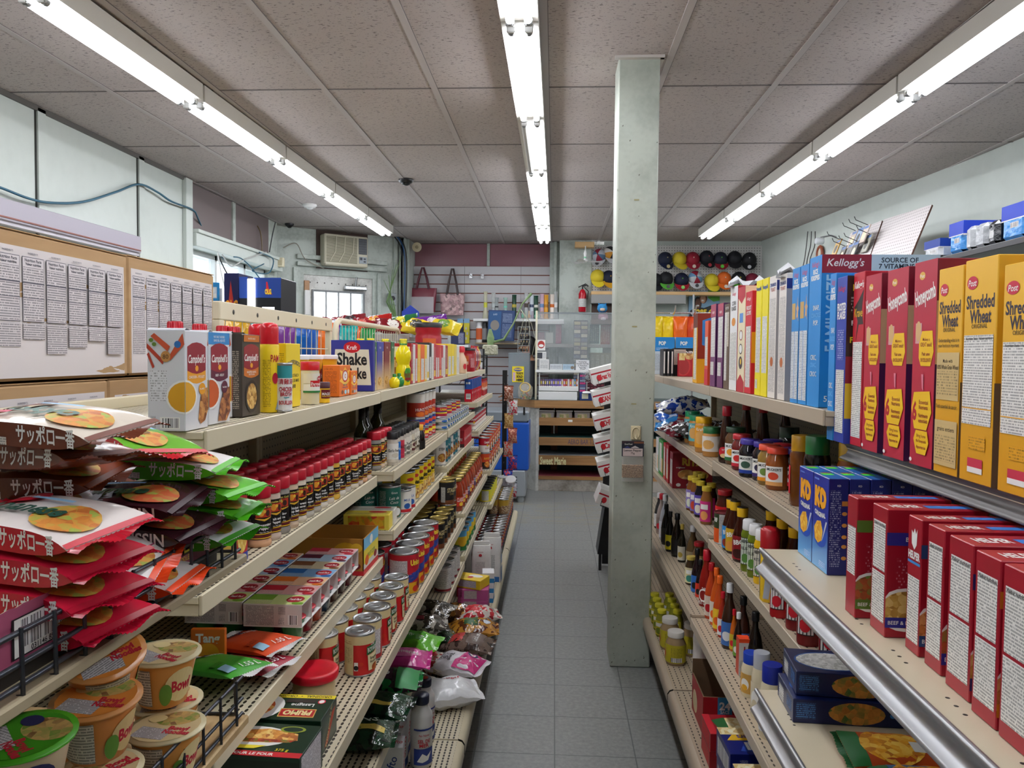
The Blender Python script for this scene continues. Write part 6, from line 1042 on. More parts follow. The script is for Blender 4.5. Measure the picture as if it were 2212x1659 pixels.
p=atz(1517,1312,.5305);put(slim('8c1a14','b8142a','7a1410',.23,.029,'chili_sauce_bottle',.42,.82,(tx(.5,.7,.2,'HUY FONG',W_,w=.3,rot=80),('e',.5,.5,.22,.3,W_),('e',.5,.5,.17,.23,c('8c1a14')),tx(.5,.15,.16,'HOT CHILI',W_,w=.5))),'red chili sauce bottle with white emblem and red tip','chili sauce',(p.x+.015,p.y,.5305))
p=atz(1485,1258,.5405);put(sauce('3a2c1c','b8a04a','d8cfa0','3a8a7c',.12,.024,'preserve_jar'),'small preserve jar with a gold lid and starry label','preserve jar',(p.x+.01,p.y-.02,.5405),.2);p=atz(1492,1246,.5405);put(sauce('6a4a2c','b8202c','c8a86a','a8301c',.15,.028,'preserve_jar'),'preserve jar with a red checked lid behind the small one','preserve jar',(p.x+.04,p.y+.03,.5405),.2)
p=atz(1597,1455,.5305);put(carton('hot_sauce_box',.034,.036,.115,c('d8d4d0'),(('f',(rr(0,.9,1,1,c('e8481c')),('e',.5,.6,.12,.14,c('8c1420')),rr(.44,.72,.56,.8,c('8c1420')),rr(.1,.05,.9,.42,fine('d8d4d0','555555')))),('l',(rr(0,0,1,1,c('b8381c')),)),('t',(rr(0,0,1,1,c('e8481c')),)))),'white and orange hot sauce box standing upright','hot sauce box',(p.x+.01,p.y,.5305),0)
def mayo(cap,h,r_,lb,fr):return jar('mayonnaise_jar',[(r_*.93,0),(r_,.006),(r_,h*.62),(r_*.82,h*.78)],c('d9cdae',.2),[(r_*.84,h*.76),(r_*.84,h-.002),(r_*.8,h)],cap,(r_+.0006,h*.1,h*.55),(rr(.1,0,.9,1,c(lb)),('e',.4,.45,.14,.3,W_),('e',.4,.3,.1,.15,c(fr))),-2.2,.5,None,22)
for px,py,cp_,h,r_,lb,fr,t in((1614,1500,c('1f3fa8',.3),.125,.030,'c89a4a','e0a82c','mayonnaise jar with a royal blue lid and tan label'),(1633,1548,clear('c8ccd4',.7),.18,.026,'d9cdae','d9cdae','tall cream dressing bottle with a clear lid'),(1655,1590,c('1c2a8c',.3),.19,.030,'d0d4dc','5c8a2c','tall mayonnaise bottle with a navy lid and white label')):
 p=atz(px,py,.5305);put(mayo(cp_,h,r_,lb,fr),t,'mayonnaise',(p.x+.012,p.y,.5305),0)
put(mayo(c('2a2420'),.11,.028,'6a5240','6a5240'),'brown spread jar half behind the bright price rail','spread jar',(.575,1.69+.03,.5305),0)
put(slim('1f1612','15151a','b8a82c',.2,.024),'dark bottle with a yellow label behind the hot sauce box','sauce bottle',(.63,2.35,.5305));put(slim('3a1c14','15151a','3a6ab0',.2,.024),'dark bottle with a blue label behind the brown steak sauce','sauce bottle',(.63,2.5,.5305))
# ---- bottom deck
for k,(x,y)in enumerate(((.515,3.12),(.515,3.28),(.6,3.22))):
 put(jar('apple_sauce_jar',[(.036,0),(.040,.006),(.041,.085),(.032,.105),(.030,.115)],c('a8906c',.12),[(.034,.112),(.034,.132),(.032,.134)],c('d8d4cc',.3),(.0415,.012,.085),(rr(.0,0,1,1,c('c0b428')),rr(.45,.35,.75,.85,fine('c0b428','4a4a1c',.004)),rr(.45,.05,.75,.3,bars()),('e',.15,.45,.12,.3,c('c8482c'))),-2.0,.6,None,22),'applesauce jar with a white lid and yellow-green label, %s from the camera'%ORD[k],'applesauce',(x,y,.2505),0,'applesauce jars')
for k in range(8):put(sauce('8a8a2c','c8c02c','c0b428','6a7a1c',.12,.026,'pickle_jar'),'small jar with a yellow lid behind the applesauce, %s'%ORD[k]+' along','pickle jar',(.50+.07*(k%2),3.42+.08*(k//2),.2505),0,'yellow-lidded small jars')
put(fa,'white sugar bag leaning beside the applesauce on the bottom deck','sugar bag',(.60,2.93,.2505),.3,sc=(.8,1,1))
def opencase(name,label,x0,y0,w_,d_,h_,m,fr,lf):
 mb=MB();t=.004
 mb.box(0,0,0,w_,d_,t,m);inn=c('6b5238',.8)
 for q,nm in(((0,0,w_,t),'f'),((0,d_-t,w_,d_),'b'),((0,t,t,d_-t),'l'),((w_-t,t,w_,d_-t),'r')):mb.box(q[0],q[1],t,q[2],q[3],h_+(.05 if nm=='b' else 0),inn,0,{nm:m})
 art(mb,fr,w_,h_,lambda u,v,o:(u,-o,v));art(mb,lf,d_,h_,lambda u,v,o:(-o,d_-u,v))
 o=mb.build(name);o.location=(x0,y0,.2505);return tag(o,label,'open case')
opencase('open_popcorn_case','open red popcorn case marked with a blue 24-pack flag',.51,2.52,.24,.2,.13,c('a3151f'),[('p',[(.2,.45),(.2,1),(.4,1),(.4,.45),(.3,.52)],c('3a8ab8')),tx(.3,.78,.2,'24',W_,w=.16,b=.04),tx(.3,.62,.08,'SACS',W_,w=.12),tx(.72,.32,.17,'BEURRE',c('e0c8b8'),w=.5,b=.04),tx(.75,.12,.17,'L\u00c9GER',c('e0c8b8'),w=.42,b=.04),tx(.75,.7,.1,'Orville',c('e0c8b8'),w=.4,sh=.2),('e',.22,.3,.09,.13,c('c9a050'))],[('e',.3,.4,.2,.3,c('d8c8a0'))])
pc=c('9c1420',.35)
for k in range(2):put(carton('popcorn_box',.22,.13,.055,pc,(('t',(('e',.4,.5,.25,.35,food('c9a050','f0dca0','f8f0d0',60)),('p',[(.15,.3),(.1,.7),(.3,.85),(.3,.2)],c('2a6a34')),('e',.72,.45,.14,.25,c('6a1430')),('e',.72,.45,.12,.21,W_),rr(0,0,.1,1,c('c81c2c')))),('f',(rr(.1,.2,.9,.8,fine('9c1420','e0c8c8')),)),('l',(rr(.1,.1,.9,.9,c('c81c2c')),)))),'flat red microwave popcorn box, %s of the pair'%('lower','upper')[k],'popcorn',(.60,2.375-.0*k,.2505+.056*k),.02*k,'red popcorn boxes')
act=(('t',(rr(0,.72,1,1,food('c9a050','f0dca0','f8f0d0',60)),('p',[(.15,.72),(.85,.72),(.95,.5),(.05,.5)],c('e0b01c')),tx(.5,.62,.16,'Butter Lovers',c('3a2a6a'),w=.6,rot=180,b=.03),('p',[(.28,.5),(.72,.5),(.85,.1),(.15,.1)],c('1f3f9c')),tx(.5,.28,.26,'ACT II',W_,w=.5,rot=180,b=.06))),('f',(rr(.42,.12,.95,.85,fine('c4c8dc','3a3a5c')),rr(.12,.15,.22,.8,fine('16206c','d8d8e8')))),('l',(rr(.1,.2,.9,.8,W_),rr(.1,.2,.9,.8,bars()))))
for k,(y,z,s_)in enumerate(((2.16,.2505,0),(2.16,.3365,0),(1.96,.2505,0),(1.96,.3365,0))):
 put(carton('popcorn_box',.22,.15,.085,c('16206c',.3),act),'navy microwave popcorn box, %s in the %s stack'%(('bottom','top')[k%2],('farther','nearer')[k//2]),'popcorn',(.605,y,z),.04*(k%2),'navy popcorn boxes')
# ---- near bay: blue macaroni boxes, red dinner kits, rice boxes, noodle bags
kdm=grad('6ab0e8','1a2f9c',.0,.09,.3)
kd=(('l',(('e',.5,.36,.42,.12,c('1d4fb8')),('p',[(.18,.3),(.12,.42),(.3,.5),(.55,.52),(.68,.42),(.62,.32),(.4,.27)],food('d88a1c','f0b02c','f8cf5c',160)),('p',[(.62,.3),(.72,.36),(.95,.54),(.86,.54)],c('c8d0dc')),tx(.5,.77,.19,'KD',c('f0a51c'),w=.75,b=.09,keep=1),tx(.5,.6,.05,'ORIGINAL',W_,w=.8,b=.04,arc=-.015),rr(.1,.94,.4,.96,c('5c7ad0')),rr(.5,.04,.9,.1,fine('5a9ce0','e8f0f8')))),('f',(rr(.08,.08,.62,.88,fine('16206c','b8c0e0',.0052,.5)),rr(.66,.72,.95,.77,c('b8752c')),('e',.8,.64,.13,.02,c('c88a3c')),('e',.8,.52,.13,.02,c('c88a3c')),('e',.8,.4,.13,.02,c('c88a3c')),('e',.8,.3,.13,.02,c('c88a3c')),('e',.8,.18,.13,.02,c('c88a3c')),tx(.5,.93,.02,'KD',W_,w=.3))),('t',(rr(.15,.55,.75,.78,c('4fe04a')),('e',.5,.85,.3,.06,c('b8702c')))))
n=0
for j in range(2):
 for i in range(6):
  put(carton('macaroni_box',.0375,.086,.185,c('16206c',.3),kd,{'l':kdm,'t':c('2a6ab8',.3)}),'navy macaroni dinner box with a green price sticker, %s column, %s row'%(ORD[i],('nearer','farther')[j]),'macaroni dinner',(.543+.039*i,1.507+.0875*j,1.1005),0,'navy macaroni dinner boxes')
dkm=c('9c1428',.35)
def kit(k):
 al=[nf(.1,.5,.9,.88),nf(.08,.1,.92,.48),tx(.5,.86,.025,'Valeur nutritive',K_,w=.75)]if k!=2 else[nf(.08,.08,.92,.56),('p',[(.3,.8),(.28,.9),(.4,.88),(.5,.92),(.6,.88),(.7,.92),(.66,.8),(.5,.76)],W_),tx(.5,.72,.055,'HELPER',W_,w=.85,b=.05),rr(.05,.655,.95,.675,c('3a8ac8'))]
 al=([nf(.1,.35,.9,.75)]if k==0 else al)
 band=('5a7a2c','2a2a8c','2a4a7c','9c1428','2a2a6c','c87a1c','9c1428')[k]
 fr=[rr(0,.72,1,.82,c(band)),tx(.25,.77,.035,'BEEF',W_,w=.3),rr(.1,.35,.45,.62,fine('9c1428','d8a0a8',.0055,.55)),('e',.2,.22,.28,.17,W_),('e',.2,.22,.25,.145,food(('5c3a1c','8a5a1c','6b3a14')[k%3],('b5542c','c9a04a','c87a3c')[k%3],('6a8a3c','e8d08a','e8b070')[k%3],110)),rr(0,.08,.4,.16,c(band if k!=3 else '2a2a8c')),tx(.2,.12,.03,'BEEF & LENTIL',W_,w=.36)]
 return(('l',tuple(al)),('f',tuple(fr)),('t',(rr(.45,.25,.9,.65,c('3a7ac8')),tx(.25,.5,.4,'HELPER',W_,w=.3,b=.03))))
for k,(px,py,t)in enumerate(((1843,1336,.040),(1907,1378,.052),(1980,1421,.04),(2028,1462,.044),(2089,1520,.056),(2146,1580,.05),(2212,1640,.05))):
 p=atz(px,py,1.1);put(carton('dinner_kit_box',.145,t,.192,dkm,kit(k)),'dark red boxed dinner kit with a %s band, %s from the macaroni boxes'%(('green','blue','teal','plain','navy','orange','hidden')[k],ORD[k]),'dinner kit',(p.x+.0725+.002,p.y+t/2,1.1005),0,'dark red dinner kit boxes')
rc_=lambda up:(('t',(('e',.30,.5,.27,.38,c('2a5aa0')),('e',.30,.5,.255,.35,food('a8a8a0','d0d0cc','ecece8',160)),('p',[(.66,0),(.6,.5),(.72,1),(1,1),(1,0)],c('c01c30')),tx(.84,.6,.16,'Minute',W_,w=.26,rot=0,b=.04),tx(.84,.36,.16,'Rice',W_,w=.2,b=.04),('e',.56,.82,.05,.1,c('2a7ac8')),tx(.56,.82,.1,'5',W_,w=.05))),('f',(rr(.02,.2,.16,.85,fine('101c4c','4a8ad0',.005)),('e',.45,.5,.2,.46,food('8c4a14','d8903c','4a6a2c',90)),rr(.8,.1,.98,.7,c('b81c2c')),tx(.89,.4,.2,'Minute Rice',W_,w=.16),('e',.7,.5,.02,.1,c('2a7ac8')))),('l',(rr(.1,.1,.4,.75,bars(1)),rr(.6,.3,.9,.8,fine('101c4c','4a8ad0',.005)))))
put(carton('rice_box',.27,.125,.048,c('101c4c',.3),rc_(1)),'navy rice box lying flat, lower of two','rice box',(.62,1.565-.0,.7905),-.05);put(carton('rice_box',.27,.125,.048,c('101c4c',.3),rc_(1)),'navy rice box lying flat on another, white rice pictured on top','rice box',(.632,1.575,.8395),-.09)
for k,(x,y,z,rz,col,l)in enumerate(((.64,1.36,.797,-.12,'a8541c','green-edged pasta side dish pouch with macaroni pictured'),(.65,1.25,.797,-.08,'2a6ab0','second pasta side dish pouch with a blue corner, below the first'))):
 put(bag('side_dish_pouch',.22,.13,.03,c('c8521c' if k==0 else '2a5c8c',.25),(rr(0,0,.14,1,c('1f6a34')),rr(.14,0,1,1,c('b8481c' if not k else '2a6aa0')),('e',.36,.5,.24,.5,food('a8541c','e8a01c','f8d05c',80)),rr(.5,.3,.68,.6,c('e4e4e0')),tx(.84,.6,.16,'BUFFALO',W_,w=.25,rot=-60),rr(.93,0,1,1,c('1f4a2c'))),sd=k,mfin=c('1f5a30')),l,'side dish pouch',(x,y,z),rz)
for k in range(2):put(bag('side_dish_pouch',.22,.13,.03,c('1f5a30',.25),(('e',.4,.5,.3,.4,food('a8541c','e8a01c','f8d05c',80)),),sd=k+5),'dark green side dish pouch deeper on the low shelf, %s of two'%ORD[k],'side dish pouch',(.84,1.3-.12*k,.7965),.2*k,'dark green pouches')
# ------------------------------------------------------------------ near noodle rack
def wire_front(par,X,y0,y1,z0,z1,n):
 mb=MB();
 for z in(z0+.004,z0+(z1-z0)*.45,z1):mb.tube([(X,y0,z),(X,y1,z)],.0026,M_WIRE,6)
 mb.tube([(X,y1,z1),(X-.012,y1+.004,z1-.004),(X-.012,y1+.004,z0),(X-.1,y1+.004,z0-.002)],.0026,M_WIRE,6);mb.build('rail',par)
 for k in range(n):
  y=y0+(y1-y0)*(k+.5)/n;mb=MB();mb.tube([(X+.002,y,z1+.004),(X+.003,y,z0-.004),(X-.02,y,z0-.008)],.0020,M_WIRE,5);mb.build('wire',par)
rk_=empty('noodle_rack',(0,0,0));tag(rk_,'dark wire fronted rack of noodles nearest the camera','wire rack')
wire_front(rk_,-.432,.40,1.02,1.238,1.286,15);wire_front(rk_,-.446,.50,1.06,.988,1.045,11)
wt=wood_mat('a3865c','c4a878',(2,30,2))
mb=MB();mb.box(-.98,.40,1.222,-.425,1.03,1.234,c('a99c80'),.002);mb.build('upper_tray',rk_)
mb=MB();mb.box(-.98,.50,.972,-.44,1.07,.985,wt,.002);mb.build('lower_tray',rk_)
for x in(-.97,-.95):mb=MB();mb.box(x,.41 if x<-.96 else 1.0,0,x+.015,.43 if x<-.96 else 1.02,1.3,M_LIP);mb.build('upright',rk_)
cm_=c('a5506e',.5);mb=MB();X0,Y0_,Z0=-.452,.46,1.2345
H=.064;mb.box(X0-.004,Y0_,Z0,X0,.99,Z0+H*.8,cm_)
n=60;r1=[(X0+.0005,Y0_+(.99-Y0_)*i/n,Z0+H*.75)for i in range(n+1)];r2=[(X0+.0005,Y0_+(.99-Y0_)*i/n,Z0+H+(.03*max(0,1-i/12))+.0025*noise.noise(Vector((i*.9,0,0))))for i in range(n+1)]
r3=[(p[0]-.004,p[1],p[2]-.002)for p in r2];mb.grid([r1,r2],cm_,False);mb.grid([r2,r3],c('bda88c',.8),False)
mb.box(-.75,.984,Z0,X0,.99,Z0+H*.7,cm_);mb.box(-.75,Y0_,Z0,-.746,.99,Z0+H*.7,c('a58a63',.8));mb.box(-.75,Y0_,Z0,X0,.99,Z0+.002,c('a58a63',.8))
Wc=.99-Y0_
art(mb,[rr(.0,.0,1,.2,c('191614')),rr(0,.2,1,.25,c('c9c25a')),rr(.27,.3,.44,.85,K_),rr(.275,.32,.435,.83,W_),rr(.29,.42,.42,.8,bars()),tx(.35,.37,.08,'031146 85311',K_,w=.13),tx(.52,.78,.12,'GOURMET',c('d8b83a'),w=.08),tx(.52,.62,.12,'SPICY',c('d8b83a'),w=.06),('p',[(.60,.05),(.62,.55),(.64,.05),(.632,.05),(.62,.38),(.608,.05)],c('d6cf4a')),tx(.70,.62,.6,'T',W_,b=.09,w=.09),tx(.70,.62,.56,'T',K_,b=.03,w=.08),tx(.82,.72,.36,'\ub9ac\uc740',c('2a2410'),w=.1,b=.06),tx(.82,.72,.33,'\ub9ac\uc740',c('c9bc3a'),w=.1),tx(.82,.42,.1,'NOODLES',c('d8b83a'),w=.1),('e',.93,.62,.022,.17,W_),('e',.93,.62,.018,.14,K_),tx(.93,.62,.15,'C',W_,w=.03),tx(.12,.45,.2,'1.83 kg',c('e8c8d0'),w=.12)],Wc,H,lambda u,v,o:(X0+.001+o,Y0_+u,Z0+v))
o=mb.build('noodle_case');tag(o,'torn mauve noodle case with a bar code behind the wire front','noodle case')
JP='\u30b5\u30c3\u30dd\u30ed\u4e00\u756a'
def npk(col,top,t1,t1c,side_t=JP,pic='d8903c',w_=.155,d_=.105,t_=.03):
 return bag('noodle_pack',w_,d_,t_,film(top,.2,12),(('p',[(0,0),(.04,0),(.04,1),(0,1)],c(col)),rr(.96,0,1,1,c(col)),('e',.74,.35,.2,.3,food('a8481c',pic,'8ab04a',120)),('e',.2,.72,.16,.2,c(col)),tx(.2,.72,.1,'Ramen',W_,w=.2),tx(.42,.38,.26,t1,c(t1c),w=.62,b=.03,sh=.15),rr(.3,.62,.62,.68,c('8ab8d8')),rr(.1,.12,.34,.2,c('c83a5a'))),side=film(col,.2,12),mfin=film(col,.25,12),edge=.72,st=(tx(.68,.5,.6,side_t,W_,w=.42,b=.02),rr(.03,0,.4,.32,fine('dcd6cc','555555',.003))))
NP=[(-.50,.74,1.425,-.12,.1,.06,'npk("6b3018", "e8dccb", "Tokyo", "2a5a4c")','brown edged ramen pack on top of the pile'),(-.53,.76,1.393,-.2,-.06,0,'npk("74341a", "8c4424", "Miso", "e8e0d0")','glossy brown ramen pack under the topmost one'),(-.56,.80,1.362,.1,.1,0,'npk("5c2a18", "7a3a20", "Miso", "e8e0d0")','creased dark brown ramen pack lower in the pile'),(-.525,.915,1.388,-.5,-.1,.12,'npk("c01c28", "6ab030", "Kimchi", "1a1a1a", "Nongshim")','green kimchi ramen pack with a red crimped end'),(-.50,.955,1.355,.12,.03,.05,'npk("4fae1c", "eceae6", "Chow mein", "2a2a3a")','white topped ramen pack with bright green sides'),(-.475,.975,1.322,-.1,0,.05,'npk("4fae1c", "58b428", "Yakisoba", "eeeeee")','green ramen pack, second in the green stack'),(-.475,.97,1.292,.08,0,.02,'npk("4aa81c", "58b428", "Yakisoba", "eeeeee")','green ramen pack, third in the green stack'),(-.48,.965,1.262,-.06,0,0,'npk("3f9a1c", "e8ecea", "Chow mein", "2a2a3a")','green ramen pack at the bottom of the green stack'),(-.505,.87,1.322,.06,.12,-.02,'npk("2c1018", "3a1820", "Demae", "1f4a34", "NISSIN", "b8542c")','dark maroon fried noodle pack lying across the pile'),(-.49,.885,1.288,-.1,.05,0,'npk("2c1018", "3a1820", "Demae", "1f4a34", "NISSIN", "b8542c")','second dark maroon noodle pack beneath the first'),(-.60,.90,1.33,.5,.2,.2,'npk("b01820", "b81c24", "Shin", "f0e8e0", "Nongshim")','red ramen pack wedged behind the maroon ones'),(-.585,.80,1.322,.3,.1,-.1,'npk("dfe3ea", "e8ecf2", "Ramen", "2a4a9c", "NISSIN")','white and blue noodle packet wedged in the middle of the pile'),(-.485,.70,1.335,-.22,.08,.06,'npk("c0142c", "f0e6e0", "Japanese", "1f4a3c")','red sided ramen pack on the nearest stack'),(-.485,.70,1.302,-.18,.03,.03,'npk("b81230", "c8203a", "Tokyo", "f0e8e0")','red ramen pack, second in the nearest stack'),(-.485,.70,1.270,-.2,0,.02,'npk("b81230", "c8203a", "Tokyo", "f0e8e0")','red ramen pack, third in the nearest stack'),(-.485,.71,1.2375,-.16,0,0,'npk("b81230", "c8203a", "Tokyo", "f0e8e0")','red ramen pack at the bottom of the nearest stack'),(-.505,.80,1.272,.25,.18,.05,'npk("e0481c", "f0ece8", "Udon", "1f1f2a")','orange ended white noodle pack beside the red stack'),(-.49,.83,1.24,.1,.0,.0,'npk("e0481c", "e8e4e0", "Udon", "1f1f2a")','orange noodle pack at the bottom beside the red stack')]
for x,y,z,rz,rx,ry,ex,l in NP:put(eval(ex),l,'noodle pack',(x,y,z),rz,'instant noodle packs heaped in the rack',rx,ry)
put(carton('soup_mix_box',.055,.05,.14,c('c0202c'),(('r',(rr(0,0,1,.12,c('2a3f9c')),('e',.5,.35,.45,.22,food('c8902c','e8c85c','f4e4a0',90)),tx(.5,.72,.1,'Chicken',W_,w=.8,sh=.2),tx(.5,.62,.07,'poulet et nouilles',W_,w=.9,sh=.2))),('f',(rr(0,0,1,.45,food('c8902c','e8c85c','f4e4a0',60)),rr(0,0,1,.1,c('2a3f9c')),tx(.5,.7,.1,'Chicken',W_,w=.8))))),'red chicken noodle soup mix box behind the wire rack end','soup mix',(-.615,1.40,1.1155))
def nbowl(rim,body,lid_,l2):
 mb=MB();mb.lathe([(.026,0),(.029,.002),(.040,.058),(.0405,.062)],c(body,.3),28);o=mb.build('noodle_bowl',None,False)
 l=MB();l.lathe([(.0405,.060),(.0465,.0625),(.0465,.0650),(.0001,.0655)],c(lid_,.22),28);fm_=lambda u,v,o_:(u-.046,v-.046,.0656+o_)
 art(l,[('e',.5,.5,.44,.44,c(rim)),('e',.62,.68,.28,.2,food('6b3a1c','d8b06a','7a9a3c',130)),('p',[(.08,.3),(.5,.1),(.62,.34),(.2,.55)],fine('d8d4d8','4a4a4a',.004,.4)),tx(.68,.38,.1,'Bowl',c('c8243a'),w=.3,rot=-20,b=.05),tx(.66,.28,.1,'Noodles',c('c8243a'),w=.36,rot=-20,b=.05),('e',.36,.72,.12,.1,c(l2))],.092,.092,fm_);KIDS.setdefault(o.name,[]).append(l.build('lid',None,False))
 b=MB();r0=.0345
 art(b,[rr(.1,.0,.42,1,fine('e0d8cc','3a3430',.0046,.4)),('e',.7,.5,.16,.45,c(l2)),tx(.7,.5,.3,'Bowl',c('c8243a'),w=.2,b=.04),('e',.55,.3,.06,.3,c('6a9a3c'))],2*PI*r0*.6,.05,lambda u,v,o_:((r0-.005+.19*(v+.0)+o_+.0012)*math.cos(-1.2+(u-.065)/r0),(r0-.005+.19*v+o_+.0012)*math.sin(-1.2+(u-.065)/r0),.006+v),.0004,.006)
 KIDS[o.name].append(b.build('label',None,False));return o
ba,bg_,bo=nbowl('e4cf9c','e09a4a','e8dcb0','f0dca0'),nbowl('3f9a1c','d8c09a','54b428','2a2a5c'),nbowl('e8903c','dc8a44','e8a05c','e8c88a')
for x,y,z,rz,rx,ry,b_,l in((-.508,.955,1.056,0,0,.02,ba,'cream lidded noodle bowl on top of another at the rack end'),(-.512,.97,.9855,.8,0,0,ba,'cream noodle bowl underneath, at the rack end'),(-.525,.855,1.105,1.2,.25,-.25,bo,'tilted tan noodle bowl perched on the others'),(-.555,.86,.9855,2,0,0,bo,'tan noodle bowl at the back of the lower tray'),(-.50,.80,1.07,.4,.1,0,bo,'orange lidded noodle bowl between the tan and green ones'),(-.50,.80,.9855,1.4,0,0,ba,'cream noodle bowl beneath the orange lidded one'),(-.495,.675,1.09,-.3,.05,.05,bg_,'green rimmed noodle bowl nearest the camera'),(-.49,.69,.9855,.5,0,0,bg_,'lower green rimmed noodle bowl, mostly hidden'),(-.475,.90,.9855,.3,0,0,ba,'cream noodle bowl tucked by the lower wire front')):
 put(b_,l,'noodle bowl',(x,y,z),rz,'noodle bowls on the lower tray',rx,ry)
# ------------------------------------------------------------------ cases and snacks behind the top shelf
o=empty('stock_shelf',(-1.25,3.3,0));tag(o,'cream back-to-back stock shelf carrying the brown cases','shelving')
for z,x1,y0,y1 in((1.14,-1.62,.4,6.12),(1.40,-1.75,3.3,6.12)):
 mb=MB();mb.box(x1+1.25,y0-3.3,z-.02,-1.03+1.25,y1-3.3,z,M_LIP,.002);mb.build('shelf',o)
mb=MB();mb.box(.237,-2.9,0,.222,2.8,1.13,M_LIP);mb.v=[(v[0],v[1],v[2])for v in mb.v];mb.build('back_panel',o)
mb=MB();mb.box(.242,-2.85,1.381,.256,-1.12,1.409,M_LIP,.003);mb.build('edge_rail',o)
for y in(-2.85,-.9,1.2,2.7):mb=MB();mb.box(-.45,y,0,-.40,y+.03,1.14,M_LIP);mb.build('upright',o)
def case(label,y0,y1,z0,z1,X,cols,logo=False):
 W=y1-y0;H=z1-z0;it=[rr(.03,.02,.97,.90,M_RUB)]
 n=cols
 for k in range(n):
  a=.045+.91*k/n;b=a+.91/n-.012;zt_=.84
  it+=[tx((a+b)/2,.865,.012,'INGREDIENTS',c('4a4a5c'),w=(b-a)*.8),rr(a,.40,b,zt_,c('3a3a4a')),rr(a+.002,.404,b-.002,zt_-.004,c('d6cfd2')),tx((a+b)/2,zt_-.022,.02,'Nutrition Facts',c('2a2a3a'),w=(b-a)*.9,b=.03),tx((a+b)/2,zt_-.048,.018,'Valeur nutritive',c('2a2a3a'),w=(b-a)*.9,b=.03),rr(a+.004,.41,b-.004,zt_-.07,fine('d6cfd2','2a2a3c',.0068,.38,.8,0,300.)),rr(a,.18+.05*((k*7)%3),b,.39,fine('d4cdcf','2a2a3c',.0062,.36,.8,0,300.)),rr(a,.66,b,.668,c('3a3a4a')),rr(a,.56,b,.564,c('3a3a4a'))]
 if logo:it=[rr(.05,.0,.97,.86,M_RUB),rr(.6,.05,1,.8,c('1d1c1f')),('e',.45,.1,.05,.16,c('b51c30')),('e',.56,.1,.05,.16,c('b51c30')),('e',.67,.1,.05,.16,c('b51c30')),tx(.56,.1,.2,'mm',c('e8dcdc'),w=.25)]
 mb=MB();mb.box(-.36,-W/2,0,0,W/2,H,M_CARD,.006);art(mb,it,W,H,lambda u,v,o_:(o_,-W/2+u,v),.0004)
 mb.box(-.36,-W/2,H,-.181,W/2,H+.002,M_CARD);mb.box(-.179,-W/2,H,0,W/2,H+.002,M_CARD)
 ob=mb.build('cardboard_case');ob.location=(X,(y0+y1)/2,z0);return tag(ob,label,'cardboard case')
case('large brown case printed with nutrition tables, nearer of the upper pair',1.40,1.985,1.448,1.768,-1.145,7);case('large brown case printed with nutrition tables, farther of the upper pair',1.995,2.515,1.448,1.772,-1.15,7)
case('brown case with rubbed printing under the nearer upper case',1.35,1.90,1.1405,1.440,-1.15,6);case('brown case with a black and red logo corner under the farther upper case',1.91,2.45,1.1405,1.440,-1.155,5,True)
CB=[('7ac02c',2.28,'lime green'),('b8182c',2.42,'red'),('c01c2c',2.56,'deep red'),('e8b82c',2.70,'golden'),('1f9aa0',2.84,'teal'),('c9b48c',2.98,'tan'),('7a3a9c',3.08,'violet'),('4ab03c',3.2,'green'),('1f5ec0',3.36,'blue'),('2a7ac8',3.52,'sky blue'),('e8701c',3.7,'orange'),('5a2a8c',3.88,'purple'),('1fa09a',4.08,'turquoise'),('e05a1c',4.3,'bright orange'),('2a8a4a',4.5,'leaf green')]
for k,(col,y,n_)in enumerate(CB):
 z=1.1405 if y<3.3 else 1.4005;hh=.50 if y<3.3 else .22
 put(bag('chip_bag',hh if y<3.3 else .24,.15,.07,film(col,.16,22),(rr(.35,.15,.7,.85,c('e8dcc8')),('e',.5,.5,.12,.3,c(col)),tx(.5,.5,.2,'CHIPS',W_,w=.25,rot=90)),sd=k,edge=.1),'%s chip bag standing behind the cream wire dividers'%n_,'chip bag',(-1.09-(.04 if k%2 else 0)-(.06 if y>2.5 else .33 if y>9 else 0)-(.0 if y>2.53 else .0),y if y>2.53 else y+.32*0+.0,z+(hh/2 if y<3.3 else .13)+.003),PI/2,'chip bags behind the dividers',0,PI/2)if y>2.6 else None
CC=[('8c1420','d8e4ec','maroon'),('7a1c24','2a2428','dark red'),('8c1420','c8442c','wine red'),('a8201c','d89a2c','rust'),('7a1c24','e8e0d8','burgundy'),('2a6a3c','e8d82c','green'),('e8c82c','2a2a2c','yellow'),('6a2a8c','d8c8e0','purple'),('d8c02c','5c8a2c','mustard')]
for k,(a,b,n_)in enumerate(CC):
 p=aty(728+29*k,700,5.0+.06*(k%2));put(bag('chip_bag',.20,.13,.07,film(a,.15,24),(('e',.5,.5,.2,.35,c(b)),tx(.5,.5,.2,'Doritos' if k<3 else 'Lays',W_,w=.3)),sd=k+20,lump=.012),'%s chip bag lying on the heap above the purple-sided ones'%n_,'chip bag',(p.x,p.y,1.665+.03*(k%2)),.4*math.sin(k*2),'chip bags heaped on the far rack',.95+.25*math.sin(k*3),.15*(-1)**k)
o=empty('snack_rack',(-1.2,4.95,0));tag(o,'grey plastic rail rack holding the far chip bags','snack rack')
mb=MB();mb.box(-.3,-.1,1.60,.27,.35,1.62,c('8f8c8a'));mb.box(-.3,-.12,1.595,.27,-.1,1.64,c('a5a1a0'),.003);mb.build('tray',o)
for x in(-.28,.24):mb=MB();mb.box(x,.3,1.40,x+.02,.32,1.6,c('a5a1a0'));mb.build('post',o)
mb=MB();mb.face([(0,0,0),(.2,0,0),(.2,0,.12),(.1,0,.19),(0,0,.12)][::1],c('1f3fb0'));mb.face([(0,.02,0),(0,.02,.12),(.1,.02,.19),(.2,.02,.12),(.2,.02,0)],c('1f3fb0'))
